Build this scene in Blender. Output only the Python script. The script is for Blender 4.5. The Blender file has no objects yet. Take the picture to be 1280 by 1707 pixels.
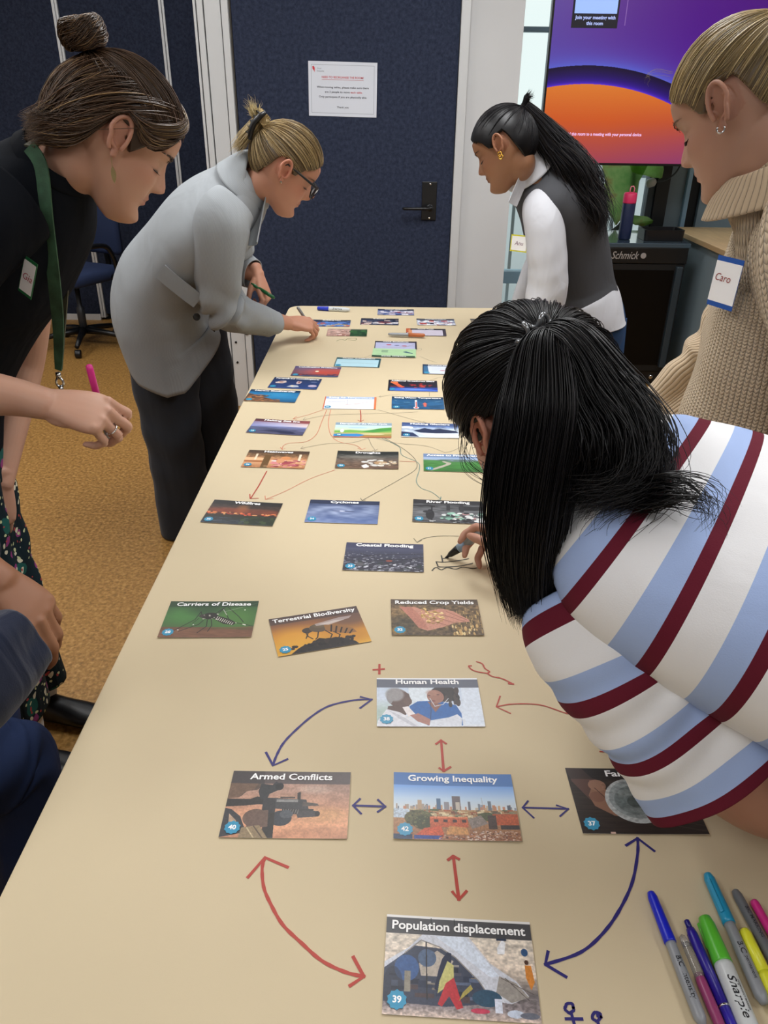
import bpy, bmesh, math, random, numpy as np
from math import sin, cos, pi, radians as D
from mathutils import Vector, Matrix
sc = bpy.context.scene
COL = sc.collection
# ---------------------------------------------------------------- camera
cd = bpy.data.cameras.new('camera'); cam = bpy.data.objects.new('camera', cd); COL.objects.link(cam)
cd.sensor_fit = 'VERTICAL'; cd.sensor_height = 36.0; cd.lens = 36.0 * 1282 / 1707
cd.clip_start = 0.05; cd.clip_end = 200
cam.matrix_world = Matrix.Translation((0, 0, 1.49)) @ Matrix.Rotation(D(90 - 27.94), 4, 'X') @ Matrix.Rotation(D(0.71), 4, 'Z')
sc.camera = cam
# ---------------------------------------------------------------- world (overcast sky seen through the glass)
w = bpy.data.worlds.new('overcast'); sc.world = w; w.use_nodes = True
wn = w.node_tree.nodes; wn['Background'].inputs[0].default_value = (0.83, 0.87, 0.87, 1); wn['Background'].inputs[1].default_value = 1.75
# ---------------------------------------------------------------- exposure
sc.view_settings.view_transform = 'Standard'; sc.view_settings.look = 'None'
sc.view_settings.exposure = -0.42; sc.view_settings.gamma = 1.0; sc.view_settings.use_curve_mapping = False
# ---------------------------------------------------------------- ceiling lamps (x, y, watts)
LAMPS = [(-1.5, 0.2, 13), (-1.5, 2.4, 26), (-1.5, 4.6, 14), (0.0, -0.9, 8), (0.15, 2.3, 36), (1.7, 0.4, 22), (1.7, 2.6, 22), (2.9, 3.2, 14), (-3.2, 1.4, 14), (-3.2, 4.2, 12)]

# ================================================================ helpers
def srgb(c):
    if isinstance(c, str):
        c = tuple(int(c[i:i + 2], 16) / 255 for i in (0, 2, 4))
    return tuple((x / 12.92 if x <= .04045 else ((x + .055) / 1.055) ** 2.4) for x in c[:3])
MATS = {}
def mat(name, col, rough=.6, spec=.5, metal=0, bump=0, bscale=200, var=0, vscale=8, emit=0, alpha=1, trans=0, sss=0, coat=0, sheen=0, stretch=None, attr=None, bdist=.001, coords='Object'):
    if name in MATS: return MATS[name]
    m = bpy.data.materials.new(name); m.use_nodes = True; MATS[name] = m
    nt = m.node_tree; N = nt.nodes; Lk = nt.links; b = N['Principled BSDF']
    c = srgb(col) + (1,)
    b.inputs['Base Color'].default_value = c
    b.inputs['Roughness'].default_value = rough; b.inputs['Metallic'].default_value = metal
    b.inputs['Specular IOR Level'].default_value = spec
    if coat: b.inputs['Coat Weight'].default_value = coat
    if sheen: b.inputs['Sheen Weight'].default_value = sheen
    if trans: b.inputs['Transmission Weight'].default_value = trans
    if sss:
        b.inputs['Subsurface Weight'].default_value = sss; b.inputs['Subsurface Radius'].default_value = (1, .35, .2); b.inputs['Subsurface Scale'].default_value = .006
    if emit: b.inputs['Emission Color'].default_value = c; b.inputs['Emission Strength'].default_value = emit
    src = None
    if attr:
        a = N.new('ShaderNodeAttribute'); a.attribute_name = attr; src = a.outputs['Color']
        Lk.new(src, b.inputs['Base Color'])
    tc = N.new('ShaderNodeTexCoord'); mp = N.new('ShaderNodeMapping'); Lk.new(tc.outputs[coords], mp.inputs[0])
    if stretch: mp.inputs['Scale'].default_value = stretch
    if var:
        n = N.new('ShaderNodeTexNoise'); n.inputs['Scale'].default_value = vscale; n.inputs['Detail'].default_value = 6
        Lk.new(mp.outputs[0], n.inputs['Vector'])
        mr = N.new('ShaderNodeMapRange'); mr.inputs[1].default_value = .3; mr.inputs[2].default_value = .7; mr.inputs[3].default_value = 1 - var; mr.inputs[4].default_value = 1 + var
        Lk.new(n.outputs[0], mr.inputs[0])
        mx = N.new('ShaderNodeMix'); mx.data_type = 'RGBA'; mx.blend_type = 'MULTIPLY'; mx.inputs[0].default_value = 1
        if src: Lk.new(src, mx.inputs[6])
        else: mx.inputs[6].default_value = c
        Lk.new(mr.outputs[0], mx.inputs[7]); Lk.new(mx.outputs[2], b.inputs['Base Color'])
    if bump:
        n = N.new('ShaderNodeTexNoise'); n.inputs['Scale'].default_value = bscale; n.inputs['Detail'].default_value = 5
        Lk.new(mp.outputs[0], n.inputs['Vector'])
        bp = N.new('ShaderNodeBump'); bp.inputs['Strength'].default_value = bump; bp.inputs['Distance'].default_value = bdist
        Lk.new(n.outputs[0], bp.inputs['Height']); Lk.new(bp.outputs[0], b.inputs['Normal'])
    return m

def tag(o, label=None, cat=None, group=None, kind=None):
    if label: o['label'] = label
    if cat: o['category'] = cat
    if group: o['group'] = group
    if kind: o['kind'] = kind
    return o
def empty(name, loc, rz=0, label=None, cat=None, group=None):
    o = bpy.data.objects.new(name, None); COL.objects.link(o); o.location = loc; o.rotation_euler = (0, 0, rz)
    o.empty_display_size = .05
    return tag(o, label, cat, group)
def link(name, me, m=None, parent=None, loc=None, smooth=False):
    o = bpy.data.objects.new(name, me); COL.objects.link(o)
    if m is not None:
        for q in (m if isinstance(m, (list, tuple)) else [m]): me.materials.append(q)
    if smooth and len(me.polygons): me.polygons.foreach_set('use_smooth', [True] * len(me.polygons))
    if loc is not None: o.location = loc
    if parent is not None:
        o.parent = parent
    return o
def child_world(o, parent):
    """parent o keeping its coordinates, which are world ones"""
    o.parent = parent
    o.matrix_parent_inverse = (Matrix.Translation(parent.location) @ parent.rotation_euler.to_matrix().to_4x4()).inverted() if parent.parent is None else parent.matrix_world.inverted()
    return o
class MB:
    """collects boxes, prisms, lathes, tubes and builds one mesh"""
    def __init__(s): s.v = []; s.f = []; s.mi = []
    def add(s, V, F, mi=0):
        k = len(s.v); s.v += [tuple(map(float, p)) for p in V]; s.f += [tuple(i + k for i in f) for f in F]; s.mi += [mi] * len(F); return s
    def box(s, x0, x1, y0, y1, z0, z1, mi=0, bev=0):
        if bev <= 0:
            V = [(x, y, z) for z in (z0, z1) for y in (y0, y1) for x in (x0, x1)]
            return s.add(V, [(0, 2, 3, 1), (4, 5, 7, 6), (0, 1, 5, 4), (2, 6, 7, 3), (0, 4, 6, 2), (1, 3, 7, 5)], mi)
        bm = bmesh.new(); bmesh.ops.create_cube(bm, size=1)
        bmesh.ops.scale(bm, vec=(x1 - x0, y1 - y0, z1 - z0), verts=bm.verts)
        bmesh.ops.translate(bm, vec=((x0 + x1) / 2, (y0 + y1) / 2, (z0 + z1) / 2), verts=bm.verts)
        bmesh.ops.bevel(bm, geom=bm.edges[:], offset=bev, segments=2, affect='EDGES', profile=.5)
        bm.verts.index_update()
        s.add([v.co[:] for v in bm.verts], [tuple(v.index for v in f.verts) for f in bm.faces], mi); bm.free(); return s
    def prism(s, poly, z0, z1, mi=0, axes='xyz'):
        n = len(poly)
        def P(x, y, z): return {'xyz': (x, y, z), 'xzy': (x, z, y), 'zxy': (z, x, y)}[axes]
        V = [P(x, y, z0) for x, y in poly] + [P(x, y, z1) for x, y in poly]
        F = [tuple(range(n - 1, -1, -1)), tuple(range(n, 2 * n))] + [(i, (i + 1) % n, n + (i + 1) % n, n + i) for i in range(n)]
        return s.add(V, F, mi)
    def tube(s, pts, r, n=8, mi=0, close=False):
        pts = [Vector(p) for p in pts]; m = len(pts); rr = r if hasattr(r, '__len__') else [r] * m
        V = []; ref = None
        for i, p in enumerate(pts):
            a = pts[(i - 1) % m] if (i > 0 or close) else p; b = pts[(i + 1) % m] if (i < m - 1 or close) else p
            t = (b - a).normalized()
            if ref is None: ref = t.orthogonal().normalized()
            ref = (ref - ref.dot(t) * t)
            ref = ref.normalized() if ref.length > 1e-6 else t.orthogonal().normalized()
            q = t.cross(ref)
            V += [p + rr[i] * (cos(2 * pi * k / n) * ref + sin(2 * pi * k / n) * q) for k in range(n)]
        F = []
        for i in range(m if close else m - 1):
            j = (i + 1) % m
            F += [(i * n + k, i * n + (k + 1) % n, j * n + (k + 1) % n, j * n + k) for k in range(n)]
        if not close: F += [tuple(range(n - 1, -1, -1)), tuple((m - 1) * n + k for k in range(n))]
        return s.add(V, F, mi)
    def lathe(s, prof, n=20, o=(0, 0, 0), ax=(0, 0, 1), mi=0):
        """prof: list of (r, h) along axis ax from o"""
        ax = Vector(ax).normalized(); o = Vector(o)
        return s.tube_prof([(o + ax * h) for r, h in prof], [max(r, 1e-5) for r, h in prof], ax, n, mi)
    def tube_prof(s, P, R, ax, n, mi):
        u = ax.orthogonal().normalized(); q = ax.cross(u); V = []; m = len(P)
        for p, r in zip(P, R): V += [p + r * (cos(2 * pi * k / n) * u + sin(2 * pi * k / n) * q) for k in range(n)]
        F = [(i * n + k, i * n + (k + 1) % n, (i + 1) * n + (k + 1) % n, (i + 1) * n + k) for i in range(m - 1) for k in range(n)]
        F += [tuple(range(n - 1, -1, -1)), tuple((m - 1) * n + k for k in range(n))]
        return s.add(V, F, mi)
    def mesh(s, name='m'):
        me = bpy.data.meshes.new(name); me.from_pydata(s.v, [], s.f); me.update()
        me.polygons.foreach_set('material_index', s.mi)
        return me
    def build(s, name, m, parent=None, smooth=False, world=False):
        o = link(name, s.mesh(name), m, None, None, smooth)
        if parent is not None:
            if world: child_world(o, parent)
            else: o.parent = parent
        return o
def autosmooth(o, ang=40):
    me = o.data; me.polygons.foreach_set('use_smooth', [True] * len(me.polygons))
    bm = bmesh.new(); bm.from_mesh(me)
    for e in bm.edges:
        if len(e.link_faces) == 2 and e.calc_face_angle(0) > D(ang): e.smooth = False
    bm.to_mesh(me); bm.free(); return o
def text_mesh(txt, size, bold=.0, align='CENTER', extrude=0, squash=1.0, width=None, shear=0):
    cu = bpy.data.curves.new('t', 'FONT'); cu.body = txt; cu.size = size; cu.align_x = align; cu.align_y = 'CENTER'
    cu.offset = bold * size; cu.resolution_u = 3; cu.extrude = extrude; cu.shear = shear
    o = bpy.data.objects.new('t', cu); COL.objects.link(o)
    bpy.context.view_layer.update()
    me = bpy.data.meshes.new_from_object(o.evaluated_get(bpy.context.evaluated_depsgraph_get()))
    bpy.data.objects.remove(o); bpy.data.curves.remove(cu)
    if width and len(me.vertices):
        xs = [v.co.x for v in me.vertices]; k = width / (max(xs) - min(xs)); c = (max(xs) + min(xs)) / 2
        for v in me.vertices: v.co.x = (v.co.x - c) * k
    if squash != 1:
        for v in me.vertices: v.co.y *= squash
    me.materials.clear()
    return me

# ================================================================ picture painter (numpy)
class Pic:
    def __init__(s, W=148, H=100, k=3, bg='808080'):
        s.W, s.H, s.k = W, H, k; s.w, s.h = int(W * k), int(H * k)
        s.y, s.x = np.mgrid[0:s.h, 0:s.w].astype(np.float32); s.x = (s.x + .5) / k; s.y = (s.y + .5) / k
        s.im = np.zeros((s.h, s.w, 3), np.float32); s.im[:] = s.c(bg); s.rs = np.random.RandomState(5)
    def c(s, c): return np.array([int(c[i:i + 2], 16) / 255 for i in (0, 2, 4)], np.float32) if isinstance(c, str) else np.array(c, np.float32)
    def put(s, m, col, a=1.):
        m = (m * a)[..., None].astype(np.float32); s.im = s.im * (1 - m) + s.c(col) * m; return s
    def vg(s, stops, y0=0, y1=None, x0=0, x1=None):
        ys = [q[0] for q in stops]; cs = np.array([s.c(q[1]) for q in stops])
        g = np.stack([np.interp(s.y, ys, cs[:, i]) for i in range(3)], -1)
        m = ((s.y >= ys[0]) & (s.y <= (ys[-1] if y1 is None else y1)) & (s.x >= x0) & (s.x <= (x1 or 999)))[..., None]
        s.im = np.where(m, g, s.im).astype(np.float32); return s
    def hg(s, stops, y0, y1, a=1.):
        xs = [q[0] for q in stops]; cs = np.array([s.c(q[1]) for q in stops])
        g = np.stack([np.interp(s.x, xs, cs[:, i]) for i in range(3)], -1)
        m = ((s.y >= y0) & (s.y <= y1))[..., None] * a
        s.im = (s.im * (1 - m) + g * m).astype(np.float32); return s
    def poly(s, pts, col, a=1.):
        m = np.zeros(s.x.shape, bool); n = len(pts)
        for i in range(n):
            x1, y1 = pts[i]; x2, y2 = pts[(i + 1) % n]
            if y1 == y2: continue
            c = ((s.y < y1) != (s.y < y2)) & (s.x < (x2 - x1) * (s.y - y1) / (y2 - y1) + x1); m ^= c
        return s.put(m, col, a)
    def ell(s, cx, cy, rx, ry, col, a=1., soft=0, rot=0):
        dx, dy = s.x - cx, s.y - cy; c, q = cos(D(rot)), sin(D(rot))
        d = np.sqrt(((dx * c + dy * q) / rx) ** 2 + ((-dx * q + dy * c) / ry) ** 2)
        m = (d < 1).astype(np.float32) if not soft else np.clip((1 - d) / soft + .5, 0, 1)
        return s.put(m, col, a)
    def line(s, pts, wd, col, a=1.):
        m = np.zeros(s.x.shape, bool)
        for (x1, y1), (x2, y2) in zip(pts, pts[1:]):
            L = (x2 - x1) ** 2 + (y2 - y1) ** 2 + 1e-9
            t = np.clip(((s.x - x1) * (x2 - x1) + (s.y - y1) * (y2 - y1)) / L, 0, 1)
            m |= (s.x - x1 - t * (x2 - x1)) ** 2 + (s.y - y1 - t * (y2 - y1)) ** 2 < (wd / 2) ** 2
        return s.put(m, col, a)
    def rect(s, x0, y0, x1, y1, col, a=1.): return s.put((s.x >= x0) & (s.x < x1) & (s.y >= y0) & (s.y < y1), col, a)
    def noise(s, sx, sy, seed=0):
        r = np.random.RandomState(seed); gw, gh = int(s.W / sx) + 3, int(s.H / sy) + 3; g = r.rand(gh, gw)
        fx, fy = s.x / sx, s.y / sy; ix, iy = fx.astype(int), fy.astype(int); tx, ty = fx - ix, fy - iy
        tx = tx * tx * (3 - 2 * tx); ty = ty * ty * (3 - 2 * ty)
        return (g[iy, ix] * (1 - tx) + g[iy, ix + 1] * tx) * (1 - ty) + (g[iy + 1, ix] * (1 - tx) + g[iy + 1, ix + 1] * tx) * ty
    def grain(s, amt, sx=2, sy=2, y0=0, y1=999, seed=1, x0=0, x1=999):
        n = (s.noise(sx, sy, seed) + .6 * s.noise(sx / 2, sy / 2, seed + 1)) / 1.6 - .5
        m = ((s.y >= y0) & (s.y < y1) & (s.x >= x0) & (s.x < x1)); s.im = np.clip(s.im * (1 + (n * amt * 2 * m)[..., None]), 0, 1).astype(np.float32); return s
    def blot(s, n, x0, y0, x1, y1, rx, ry, cols, seed=0, a=1.):
        r = random.Random(seed)
        for i in range(n):
            k = r.uniform(.5, 1.3); s.ell(r.uniform(x0, x1), r.uniform(y0, y1), rx * k, ry * k, r.choice(cols), a)
        return s
    def rects(s, n, x0, y0, x1, y1, wd, ht, cols, seed=0):
        r = random.Random(seed)
        for i in range(n):
            x, y, k, q = r.uniform(x0, x1), r.uniform(y0, y1), r.uniform(.4, 1.4), r.uniform(.4, 1.4); s.rect(x, y, x + wd * k, y + ht * q, r.choice(cols))
        return s
    def image(s, name):
        im = bpy.data.images.new(name, s.w, s.h); a = np.ones((s.h, s.w, 4), np.float32); a[..., :3] = np.clip(s.im[::-1], 0, 1)
        im.pixels.foreach_set(a.ravel()); im.update(); return im
def pic_mat(name, im, rough=.35, emit=0):
    m = bpy.data.materials.new(name); m.use_nodes = True; N = m.node_tree.nodes; b = N['Principled BSDF']
    t = N.new('ShaderNodeTexImage'); t.image = im; t.extension = 'EXTEND'
    m.node_tree.links.new(t.outputs[0], b.inputs['Base Color'])
    b.inputs['Roughness'].default_value = rough
    if emit:
        m.node_tree.links.new(t.outputs[0], b.inputs['Emission Color']); b.inputs['Emission Strength'].default_value = emit
        b.inputs['Base Color'].default_value = (0, 0, 0, 1); m.node_tree.links.remove(b.inputs['Base Color'].links[0])
    return m
def quad_uv(me, fi):
    uv = me.uv_layers.new(name='uv'); p = me.polygons[fi]
    xs = [v.co for v in me.vertices]
    return uv

# ================================================================ materials of the room
M_floor = mat('cork_vinyl', 'b07a34', .5, .35, var=0)
def cork():
    m = M_floor; nt = m.node_tree; N = nt.nodes; L = nt.links; b = N['Principled BSDF']
    tc = N.new('ShaderNodeTexCoord')
    v = N.new('ShaderNodeTexVoronoi'); v.inputs['Scale'].default_value = 150; L.new(tc.outputs['Object'], v.inputs['Vector'])
    n = N.new('ShaderNodeTexNoise'); n.inputs['Scale'].default_value = 75; n.inputs['Detail'].default_value = 4; L.new(tc.outputs['Object'], n.inputs['Vector'])
    r = N.new('ShaderNodeValToRGB'); e = r.color_ramp.elements
    e[0].position = .3; e[0].color = srgb('7e5c2e') + (1,); e[1].position = .72; e[1].color = srgb('b58a50') + (1,)
    x = e.new(.5); x.color = srgb('9b7239') + (1,)
    L.new(n.outputs[0], r.inputs[0])
    mx = N.new('ShaderNodeMix'); mx.data_type = 'RGBA'; mx.blend_type = 'SOFT_LIGHT'; mx.inputs[0].default_value = .75
    bw = N.new('ShaderNodeRGBToBW'); L.new(v.outputs['Color'], bw.inputs[0]); L.new(r.outputs[0], mx.inputs[6]); L.new(bw.outputs[0], mx.inputs[7])
    hs = N.new('ShaderNodeMix'); hs.data_type = 'RGBA'; hs.inputs[0].default_value = .6
    L.new(mx.outputs[2], hs.inputs[6]); L.new(r.outputs[0], hs.inputs[7])
    L.new(hs.outputs[2], b.inputs['Base Color'])
cork()
def felt(name, c1, c2):
    m = mat(name, c1, .95, .15, bump=.5, bscale=500); nt = m.node_tree; N = nt.nodes; L = nt.links; b = N['Principled BSDF']
    tc = N.new('ShaderNodeTexCoord'); n = N.new('ShaderNodeTexNoise'); n.inputs['Scale'].default_value = 60; n.inputs['Detail'].default_value = 10; n.inputs['Roughness'].default_value = .75
    L.new(tc.outputs['Object'], n.inputs['Vector'])
    r = N.new('ShaderNodeValToRGB'); e = r.color_ramp.elements; e[0].position = .35; e[0].color = srgb(c1) + (1,); e[1].position = .68; e[1].color = srgb(c2) + (1,)
    L.new(n.outputs[0], r.inputs[0]); L.new(r.outputs[0], b.inputs['Base Color']); return m
M_felt = felt('navy_felt', '23283a', '3a4256')
M_felt2 = felt('dark_navy_felt', '1e2230', '31384a')
M_alu = mat('white_aluminium', 'd3d5d6', .35, .5, metal=.15)
M_alu2 = mat('grey_groove', '55504a', .5)
M_wall = mat('white_paint', 'c9cacb', .75, .3, var=.02, vscale=3)
M_black = mat('black_plastic', '0d0e11', .35, .5)
M_dark = mat('dark_metal', '22292f', .4, .5)
M_blueframe = mat('blue_grey_frame', '7f9db0', .45)
M_greyblue = mat('grey_blue_panel', '8fa3ad', .6)
M_white = mat('white_plastic', 'eceef0', .4)
M_chrome = mat('chrome', 'cfd2d6', .12, .5, metal=1)
def glassmat(name, col='f3f8f7'):
    m = bpy.data.materials.new(name); m.use_nodes = True; N = m.node_tree.nodes; L = m.node_tree.links; N.remove(N['Principled BSDF'])
    t = N.new('ShaderNodeBsdfTransparent'); t.inputs[0].default_value = srgb(col) + (1,)
    g = N.new('ShaderNodeBsdfGlossy'); g.inputs['Roughness'].default_value = .02
    f = N.new('ShaderNodeFresnel'); f.inputs[0].default_value = 1.35
    x = N.new('ShaderNodeMixShader'); L.new(f.outputs[0], x.inputs[0]); L.new(t.outputs[0], x.inputs[1]); L.new(g.outputs[0], x.inputs[2]); L.new(x.outputs[0], N['Material Output'].inputs[0])
    return m
M_glass = glassmat('window_glass')

# ================================================================ room shell
def S(name, mb, m, smooth=False): return tag(mb.build(name, m, None, smooth), kind='structure')
YW = 4.05
S('floor', MB().box(-5, 5, -3, 6.1, -.08, 0), M_floor)
S('ceiling', MB().box(-5, 5, -3, 6.1, 2.8, 2.9), mat('ceiling_white', 'e6e6e4', .9))
S('wall_left', MB().box(-5.1, -5, -3, 6.1, 0, 2.8), M_wall)
S('wall_back', MB().box(-5, 5, -3.1, -3, 0, 2.8), M_wall)
S('wall_right', MB().box(5, 5.1, -3, 6.1, 0, 2.8), M_wall)
# partition wall at y=4.05: the wide navy felt door leaf between white aluminium posts
dr = S('door_1', MB().box(-.705, .312, YW, YW + .05, .012, 2.8), M_felt)
# door handle: black plate and lever
MB().box(.166, .238, YW - .008, YW + .002, .985, 1.16, bev=.002).build('handle_plate', M_black, dr)
def lev():
    b = MB(); b.lathe([(.012, 0), (.012, .045)], 14, (.206, YW - .008, 1.042), (0, -1, 0))
    b.tube([(.206, YW - .05, 1.042), (.185, YW - .052, 1.042), (.10, YW - .052, 1.041), (.08, YW - .048, 1.041), (.076, YW - .04, 1.041)], [.008, .0075, .007, .007, .006], 10)
    return b
lv = lev().build('handle_lever', M_black, dr, True)
sb = MB()
for z in (1.15, .995): sb.lathe([(.0045, 0), (.0045, .002), (.003, .003)], 10, (.206, YW - .008, z), (0, -1, 0))
sb.build('screw', M_chrome, dr)
MB().tube([(.206 + .014 * cos(t * pi / 6), YW - .011, 1.042 + .014 * sin(t * pi / 6)) for t in range(12)], .0016, 6, close=True).build('cylinder_ring', M_chrome, dr)
# white jamb on the right of the door
S('trim_1', MB().box(.315, .357, YW - .015, YW + .09, 0, 2.8, bev=.003), M_alu)
# stacked white aluminium folding posts on the left of the door
t2 = S('trim_2', MB().box(-.872, -.709, YW + .01, YW + .13, 0, 2.8), M_alu2)
x = -.872
for i, (wd, pr) in enumerate([(.011, .012), (.026, .016), (.072, .008), (.030, .018)]):
    b = MB().box(x, x + wd, YW - pr, YW + .05, 0, 2.8, bev=.002)
    b.build('post_strip', M_alu, t2); x += wd + (.005 if i < 3 else 0)
    if i == 0: x += .001
hb = MB()
for z in (.47, .25, .36): hb.lathe([(.006, 0), (.006, .004)], 10, (-.80, YW - .008, z), (0, -1, 0))
hb.box(-.745, -.728, YW - .024, YW - .016, .405, .415)
hb.build('hinge_stud', M_black, t2)
# return wall, right white wall pier, and back walls
S('wall_return', MB().box(-.86, -.74, YW + .14, 5.95, 0, 2.8), M_felt2)
S('wall_pier', MB().box(.36, .60, YW + .02, YW + .30, 0, 2.8), M_wall)
S('wall_pier_cap', MB().box(-.74, .36, YW + .12, YW + .20, 0, 2.8), M_felt2)
# folding partition panels at the far left, y=5.9
pr_ = S('wall_far', MB().box(-5, -.86, 5.95, 6.05, 0, 2.8), mat('far_base', '20232c', .9))
for x0, x1 in ((-3.62, -2.90), (-2.88, -2.185), (-2.145, -1.49), (-1.462, -.87)):
    MB().box(x0, x1, 5.905, 5.955, .045, 2.8, bev=.004).build('felt_panel', M_felt2, pr_)
for x in (-2.89, -2.165, -1.475):
    MB().box(x - .019, x - .002, 5.895, 5.955, .02, 2.8, bev=.002).build('panel_edge_strip', M_alu, pr_)
    MB().box(x + .002, x + .017, 5.895, 5.955, .02, 2.8, bev=.002).build('panel_edge_strip', M_alu, pr_)
MB().box(-3.6, -2.19, 5.90, 5.93, 0, .045).build('bottom_rail', M_alu, pr_)
# glazed wall on the right at y=5.15, frames and panes
YG = 5.40
g = S('window_1', MB().box(.58, 4.9, YG - .02, YG + .06, 2.55, 2.8), M_greyblue)
def frame(x0, x1, z0, z1, m, y0=-.04, y1=.05):
    x0, x1 = x0 * 1.048, x1 * 1.048
    return MB().box(x0, x1, YG + y0, YG + y1, z0, z1, bev=.003).build('window_frame', m, g)
frame(.60, .665, 0, 2.55, mat('teal_frame', '3a5560', .45))
frame(.665, .93, 1.88, 1.905, M_blueframe); frame(.665, .93, .42, .50, mat('pale_blue_frame', '9cc4dc', .4)); frame(.665, .93, .05, .12, M_blueframe)
frame(.91, .945, 0, 2.55, M_blueframe)
frame(1.60, 1.64, .0, 2.55, mat('mid_grey_frame', '4c5a63', .5)); frame(1.64, 1.722, 0, 2.55, M_dark, -.06)
frame(1.722, 1.83, 0, 2.55, M_greyblue, -.02); frame(1.83, 1.857, 0, 2.55, mat('light_blue_frame', 'a9d2ee', .4), -.05)
frame(1.857, 1.93, 0, 2.55, mat('black_gap', '14171a', .6), 0.0); frame(1.93, 4.66, 0, 2.55, M_greyblue, -.03)
for x0, x1, z0, z1 in ((.665, .91, 1.905, 2.55), (.665, .91, .5, 1.88), (.665, .91, .12, .42), (.945, 1.60, .75, 2.55)):
    MB().box(x0 * 1.048, x1 * 1.048, YG, YG + .008, z0, z1).build('window_pane', M_glass, g)
frame(.945, 1.60, .0, .75, M_greyblue)
S('wall_glazing_side', MB().box(4.9, 5, YG - .02, YG + .08, 0, 2.8), M_wall)
# ---------------------------------------------------------------- outside
S('ground_terrace', MB().box(-2, 14, 5.3, 30, -.3, -.05), mat('pale_paving', 'b9bfc2', .8))
bd = MB().box(-8, 16, 22, 30, -.3, 1.0).build('building', mat('pale_facade', 'd4dade', .8))
tag(bd, 'pale office building seen through the narrow window left of the screen', 'building')
for i in range(7):
    for z in (-.0,): MB().box(-6 + i * 2.8, -4.1 + i * 2.8, 21.9, 22.02, z + .25, z + .8).build('window', mat('far_glass', '5a7482', .2), bd)
rl = MB()
for i in range(24): rl.box(.2 + i * .16, .225 + i * .16, 6.6, 6.62, -.05, 1.0)
rl.box(.1, 4.2, 6.58, 6.64, 1.0, 1.05)
ro = rl.build('balcony_rail', mat('white_rail', 'd5dee4', .4)); tag(ro, 'white balcony railing outside behind the plant', 'railing')
# ---------------------------------------------------------------- ceiling lamps
LLAB = ['flat white ceiling panel light ' + q for q in ('left of the camera', 'above the grey blazer', 'nearest the folding partition chair', 'behind the camera', 'above the middle of the table', 'right of the camera', 'above the beige jumper', 'nearest the wall screen', 'at the far left wall', 'in the far left corner')]
for i, (x, y, wt) in enumerate(LAMPS):
    t = empty('ceiling_light', (x, y, 2.8), 0, LLAB[i], 'light', 'ceiling light panels overhead')
    MB().box(-.31, .31, -.61, .61, -.02, -.001).build('light_frame', M_alu, t)
    MB().box(-.29, .29, -.59, .59, -.024, -.0195).build('diffuser', mat('lamp_diffuser', 'ffffff', .5, emit=4), t)
    ld = bpy.data.lights.new('panel_light', 'AREA'); ld.shape = 'RECTANGLE'; ld.size = .56; ld.size_y = 1.16; ld.energy = wt; ld.color = (.965, .985, 1.0)
    lo = bpy.data.objects.new('panel_light', ld); COL.objects.link(lo); lo.parent = t; lo.location = (0, 0, -.028)

# ================================================================ table
TX0, TX1, TY0, TY1, TZ = -.405, .50, -.25, 3.25, .74
M_top = mat('beige_top', 'd0c0a0', .62, .3, bump=.05, bscale=900, var=.015, vscale=5)
tb = empty('table', (0, 1.5, 0), 0, 'long beige table covered with picture cards and arrows', 'table')
def rrect(x0, x1, y0, y1, r, n=6):
    P = []
    for cx, cy, a in ((x1 - r, y0 + r, -90), (x1 - r, y1 - r, 0), (x0 + r, y1 - r, 90), (x0 + r, y0 + r, 180)):
        P += [(cx + r * cos(D(a + 90 * k / n)), cy + r * sin(D(a + 90 * k / n))) for k in range(n + 1)]
    return P
def slab(P, z0, z1, bev, name, m, par):
    bm = bmesh.new(); f = bm.faces.new([bm.verts.new((x, y, z0)) for x, y in P]); r = bmesh.ops.extrude_face_region(bm, geom=[f])
    bmesh.ops.translate(bm, vec=(0, 0, z1 - z0), verts=[v for v in r['geom'] if isinstance(v, bmesh.types.BMVert)])
    bmesh.ops.recalc_face_normals(bm, faces=bm.faces)
    if bev: bmesh.ops.bevel(bm, geom=[e for e in bm.edges if abs(e.verts[0].co.z - e.verts[1].co.z) < 1e-6], offset=bev, segments=2, affect='EDGES')
    me = bpy.data.meshes.new(name); bm.to_mesh(me); bm.free(); o = link(name, me, m)
    child_world(o, par); return o
slab(rrect(TX0, TX1, TY0, TY1, .055), TZ - .025, TZ, .003, 'tabletop', M_top, tb)
lg = MB().box(-.02, .02, -.02, .02, 0, TZ - .026, bev=.004).mesh()
for x in (TX0 + .10, TX1 - .08):
    for y in (TY0 + .1, 1.4, 2.1, TY1 - .14):
        o = link('leg', lg.copy(), M_alu, None, (x, y, 0)); child_world(o, tb)
for y in (TY0 + .1, 1.4, 2.1, TY1 - .14):
    o = MB().box(TX0 + .11, TX1 - .09, y - .015, y + .015, TZ - .06, TZ - .027).build('crossbar', M_alu, tb, world=True)
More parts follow.
